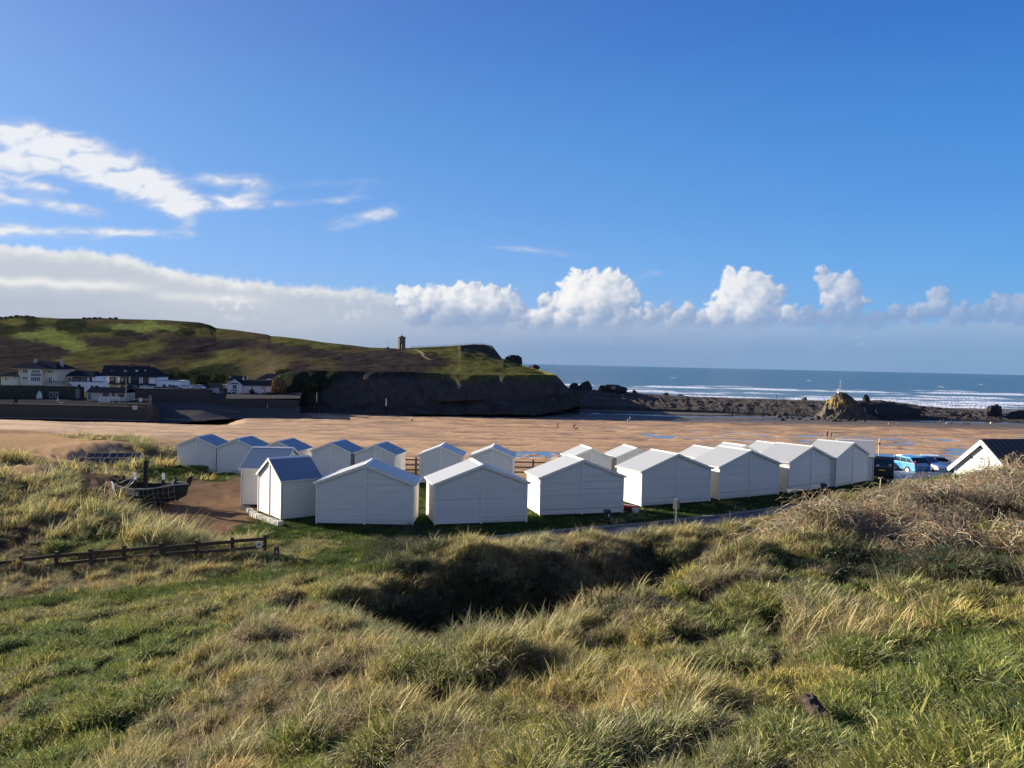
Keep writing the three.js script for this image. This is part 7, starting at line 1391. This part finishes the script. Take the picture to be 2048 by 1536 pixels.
  const crops = {
    marram: ['marram_grass', 'pale straw-green marram grass on the dunes and banks', set((k) => tuft(10 + k, 52, 0.14, 0.14, 0.38, 0.0068, { lean: 0.5, wind: 0.22, droop: 1.15, segs: 4, colours: straw }))],
    rough: ['rough_grass', 'yellow-green rough grass over the near hillside', set((k) => tuft(20 + k, 60, 0.16, 0.06, 0.2, 0.008, { lean: 0.8, wind: 0.12, droop: 1.3, colours: rough }))],
    lush: ['green_grass', 'long lush green grass at the lower right and in hollows', set((k) => tuft(30 + k, 60, 0.16, 0.07, 0.22, 0.0085, { lean: 0.75, wind: 0.1, droop: 1.5, colours: green }))],
    short: ['short_grass', 'short green turf of the mown strips and hut lawn', set((k) => tuft(40 + k, 80, 0.24, 0.04, 0.13, 0.008, { lean: 0.9, wind: 0.1, droop: 1, segs: 2, colours: [[0.085, 0.13, 0.025], [0.11, 0.155, 0.03], [0.06, 0.095, 0.02], [0.17, 0.18, 0.05]] }))],
    thatch: ['dead_grass', 'brown flattened dead grass between the tufts', set((k) => tuft(50 + k, 62, 0.17, 0.1, 0.3, 0.0065, { lean: 1.2, wind: 0.3, droop: 2.1, segs: 4, colours: thatch }))],
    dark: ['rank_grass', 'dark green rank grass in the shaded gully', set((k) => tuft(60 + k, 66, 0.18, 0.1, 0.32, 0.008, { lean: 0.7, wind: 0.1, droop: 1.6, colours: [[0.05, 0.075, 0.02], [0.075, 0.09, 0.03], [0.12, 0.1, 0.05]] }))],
    bramble: ['bramble', 'pinkish brown tangle of bramble stems crowning the near hill at right', set((k) => brambles(70 + k, 40, 0.5, cane, 5))],
    weeds: ['leafy_weeds', 'low dark leafy weeds among the rough grass', set((k) => weed(80 + k, 16, [[0.05, 0.085, 0.03], [0.07, 0.11, 0.045], [0.035, 0.06, 0.025]]))],
  };
  const lists = {};
  for (const k in crops) lists[k] = [[], [], []];
  const mix = {     // what each kind of spot carries
    G: [['lush', 0.8], ['rough', 0.2], ['weeds', 0.06]], M: [['marram', 0.42], ['thatch', 0.25], ['rough', 0.4]], T: [['thatch', 0.75], ['marram', 0.22], ['rough', 0.1]], Y: [['rough', 0.7], ['lush', 0.18], ['thatch', 0.16], ['marram', 0.07], ['weeds', 0.04]],
    B: [['bramble', 0.6], ['thatch', 0.3], ['rough', 0.2]], L: [['short', 0.85], ['lush', 0.1]], D: [['dark', 0.75], ['weeds', 0.2], ['thatch', 0.14]], S: [['marram', 0.012]], E: [['thatch', 0.012]],
  };
  const r = rng(2024), m = new THREE.Matrix4(), q = new THREE.Quaternion(), up = new THREE.Vector3(0, 1, 0), e = new THREE.Euler();
  const SLOTS = 135000, near = Math.log(1.9), far = Math.log(80);
  for (let n = 0; n < SLOTS; n++) {
    const t = r(), D0 = t < 0.62 ? lerp(1.9, 32, Math.pow(r(), 0.85)) : Math.exp(lerp(near, far, r())), th = lerp(-0.72, 0.72, r()), x = D0 * Math.sin(th) / 0.9, D = D0 * Math.cos(th) / 0.9;
    if (D > 78 || (D > 36 && x > 27.5 + 0 * D && D > 49) ) continue;
    const edge = 62 + 14 * smooth(-22, -30, x);
    if (D > edge) continue;
    // not on the lane or under the huts
    const fx = x - 2, lane = table(laneFar)(x), below = lane - D;
    if (x > -4 && x < 31 && below > -0.1 && below < 3.3) continue;
    const z = zoneAt(x, D), a = r();
    let kind = null, s = 0;
    for (const k in z) { s += z[k]; if (a < s) { kind = k; break; } }
    if (!kind) continue;
    if ((kind === 'S' || kind === 'E') && z[kind] < 0.6) { if (r() > 0.5) continue; kind = 'M'; }
    const b = r() * 1.0; let crop = null; s = 0;
    for (const [c, w] of kind === 'M' && x < -8 && D > 31 ? [['marram', 0.72], ['thatch', 0.14], ['rough', 0.1]] : mix[kind]) { s += w; if (b < s) { crop = c; break; } }
    if (!crop) continue;
    const y = ground(x, -D), v = Math.floor(r() * 3), tus = tussock(x, D), clump = 0.66 + 0.5 * tus;
    const t2 = tuft2(x, D), sharp = 1 - smooth(13, 20, D);
    if (tus < 0.25 && r() > 0.6 + tus) continue;
    if (sharp > 0 && t2 < 0.4 && r() < sharp * (0.92 - 1.6 * t2)) continue;
    let size = (0.7 + 0.6 * r()) * clump * lerp(1, 0.72 + 0.5 * t2, sharp) * (1 + 0.4 * smooth(14, 40, D));
    if (crop === 'bramble') size = (0.55 + 0.5 * r()) * (0.5 + 0.6 * tussock(x, D));
    if (crop === 'marram') size *= D > 31 && x < -8 ? 1.15 + 1.1 * smooth(-0.1, 0.5, noise(x / 3.2 + 4, D / 3.2)) : D < 14 ? 0.62 : 0.9;
    if (crop === 'rough' || crop === 'lush' || crop === 'thatch') size *= lerp(0.66, 1, smooth(8, 18, D));
    if (D < 4.5 && crop === 'marram') size *= 0.7;
    if (D < 3.2) size *= 0.8;
    e.set((r() - 0.5) * 0.3, crop === 'marram' ? (r() - 0.5) * 2.2 : r() * 6.28, (r() - 0.5) * 0.3);
    q.setFromEuler(e);
    const wide = size * (1 + 0.4 * smooth(14, 45, D));
    m.compose(new THREE.Vector3(x, y, -D), q, new THREE.Vector3(wide, size, wide));
    const hue = fbm(x * 0.7 + 30, D * 0.7, 2) + 0.7 * noise(x / 0.9 + 9, D / 1.1), tone = (crop === 'marram' && D > 31 && x < -8 ? 1.25 : 1) * (0.72 + 0.5 * r() + 0.2 * hue);
    lists[crop][v].push([m.clone(), tone * (1 + 0.2 * hue), tone, tone * (1 - 0.15 * hue)]);
  }
  // stray long stems standing out of the bramble ridge and the gully edge
  for (const [px, py, k, sc] of [[1100, 1268, 'marram', 1.1], [1150, 1250, 'marram', 1], [1050, 1278, 'marram', 1.2], [1000, 1290, 'marram', 1.1], [950, 1300, 'marram', 1.1], [1225, 1222, 'dark', 1.5], [1180, 1238, 'marram', 0.9]])
    for (let i = 0; i < 5; i++) { const p = hit(px + 30 * (r() - 0.5), py + 10); e.set(0, (r() - 0.5), 0); q.setFromEuler(e); m.compose(p, q, new THREE.Vector3(sc, sc, sc)); lists[k][i % 3].push([m.clone(), 1, 1, 1]); }
  let total = 0;
  for (const k in crops) {
    const [name, label, shapes] = crops[k], g = thing(name, label, null);
    g.userData.kind = 'stuff';
    shapes.forEach((s, v) => {
      const L = lists[k][v];
      if (!L.length) return;
      const im = new THREE.InstancedMesh(s, k === 'bramble' ? woody : leaf, L.length), c = new THREE.Color();
      L.forEach(([M, cr, cg, cb], i) => { im.setMatrixAt(i, M); im.setColorAt(i, c.setRGB(cr, cg, cb)); });
      im.name = k === 'bramble' ? 'stems' : 'tufts';
      im.castShadow = im.receiveShadow = true;
      im.userData.kind = 'stuff';
      g.add(im);
      total += L.length;
    });
  }
  console.log('tufts', total);
}
renderer.render(scene, camera);
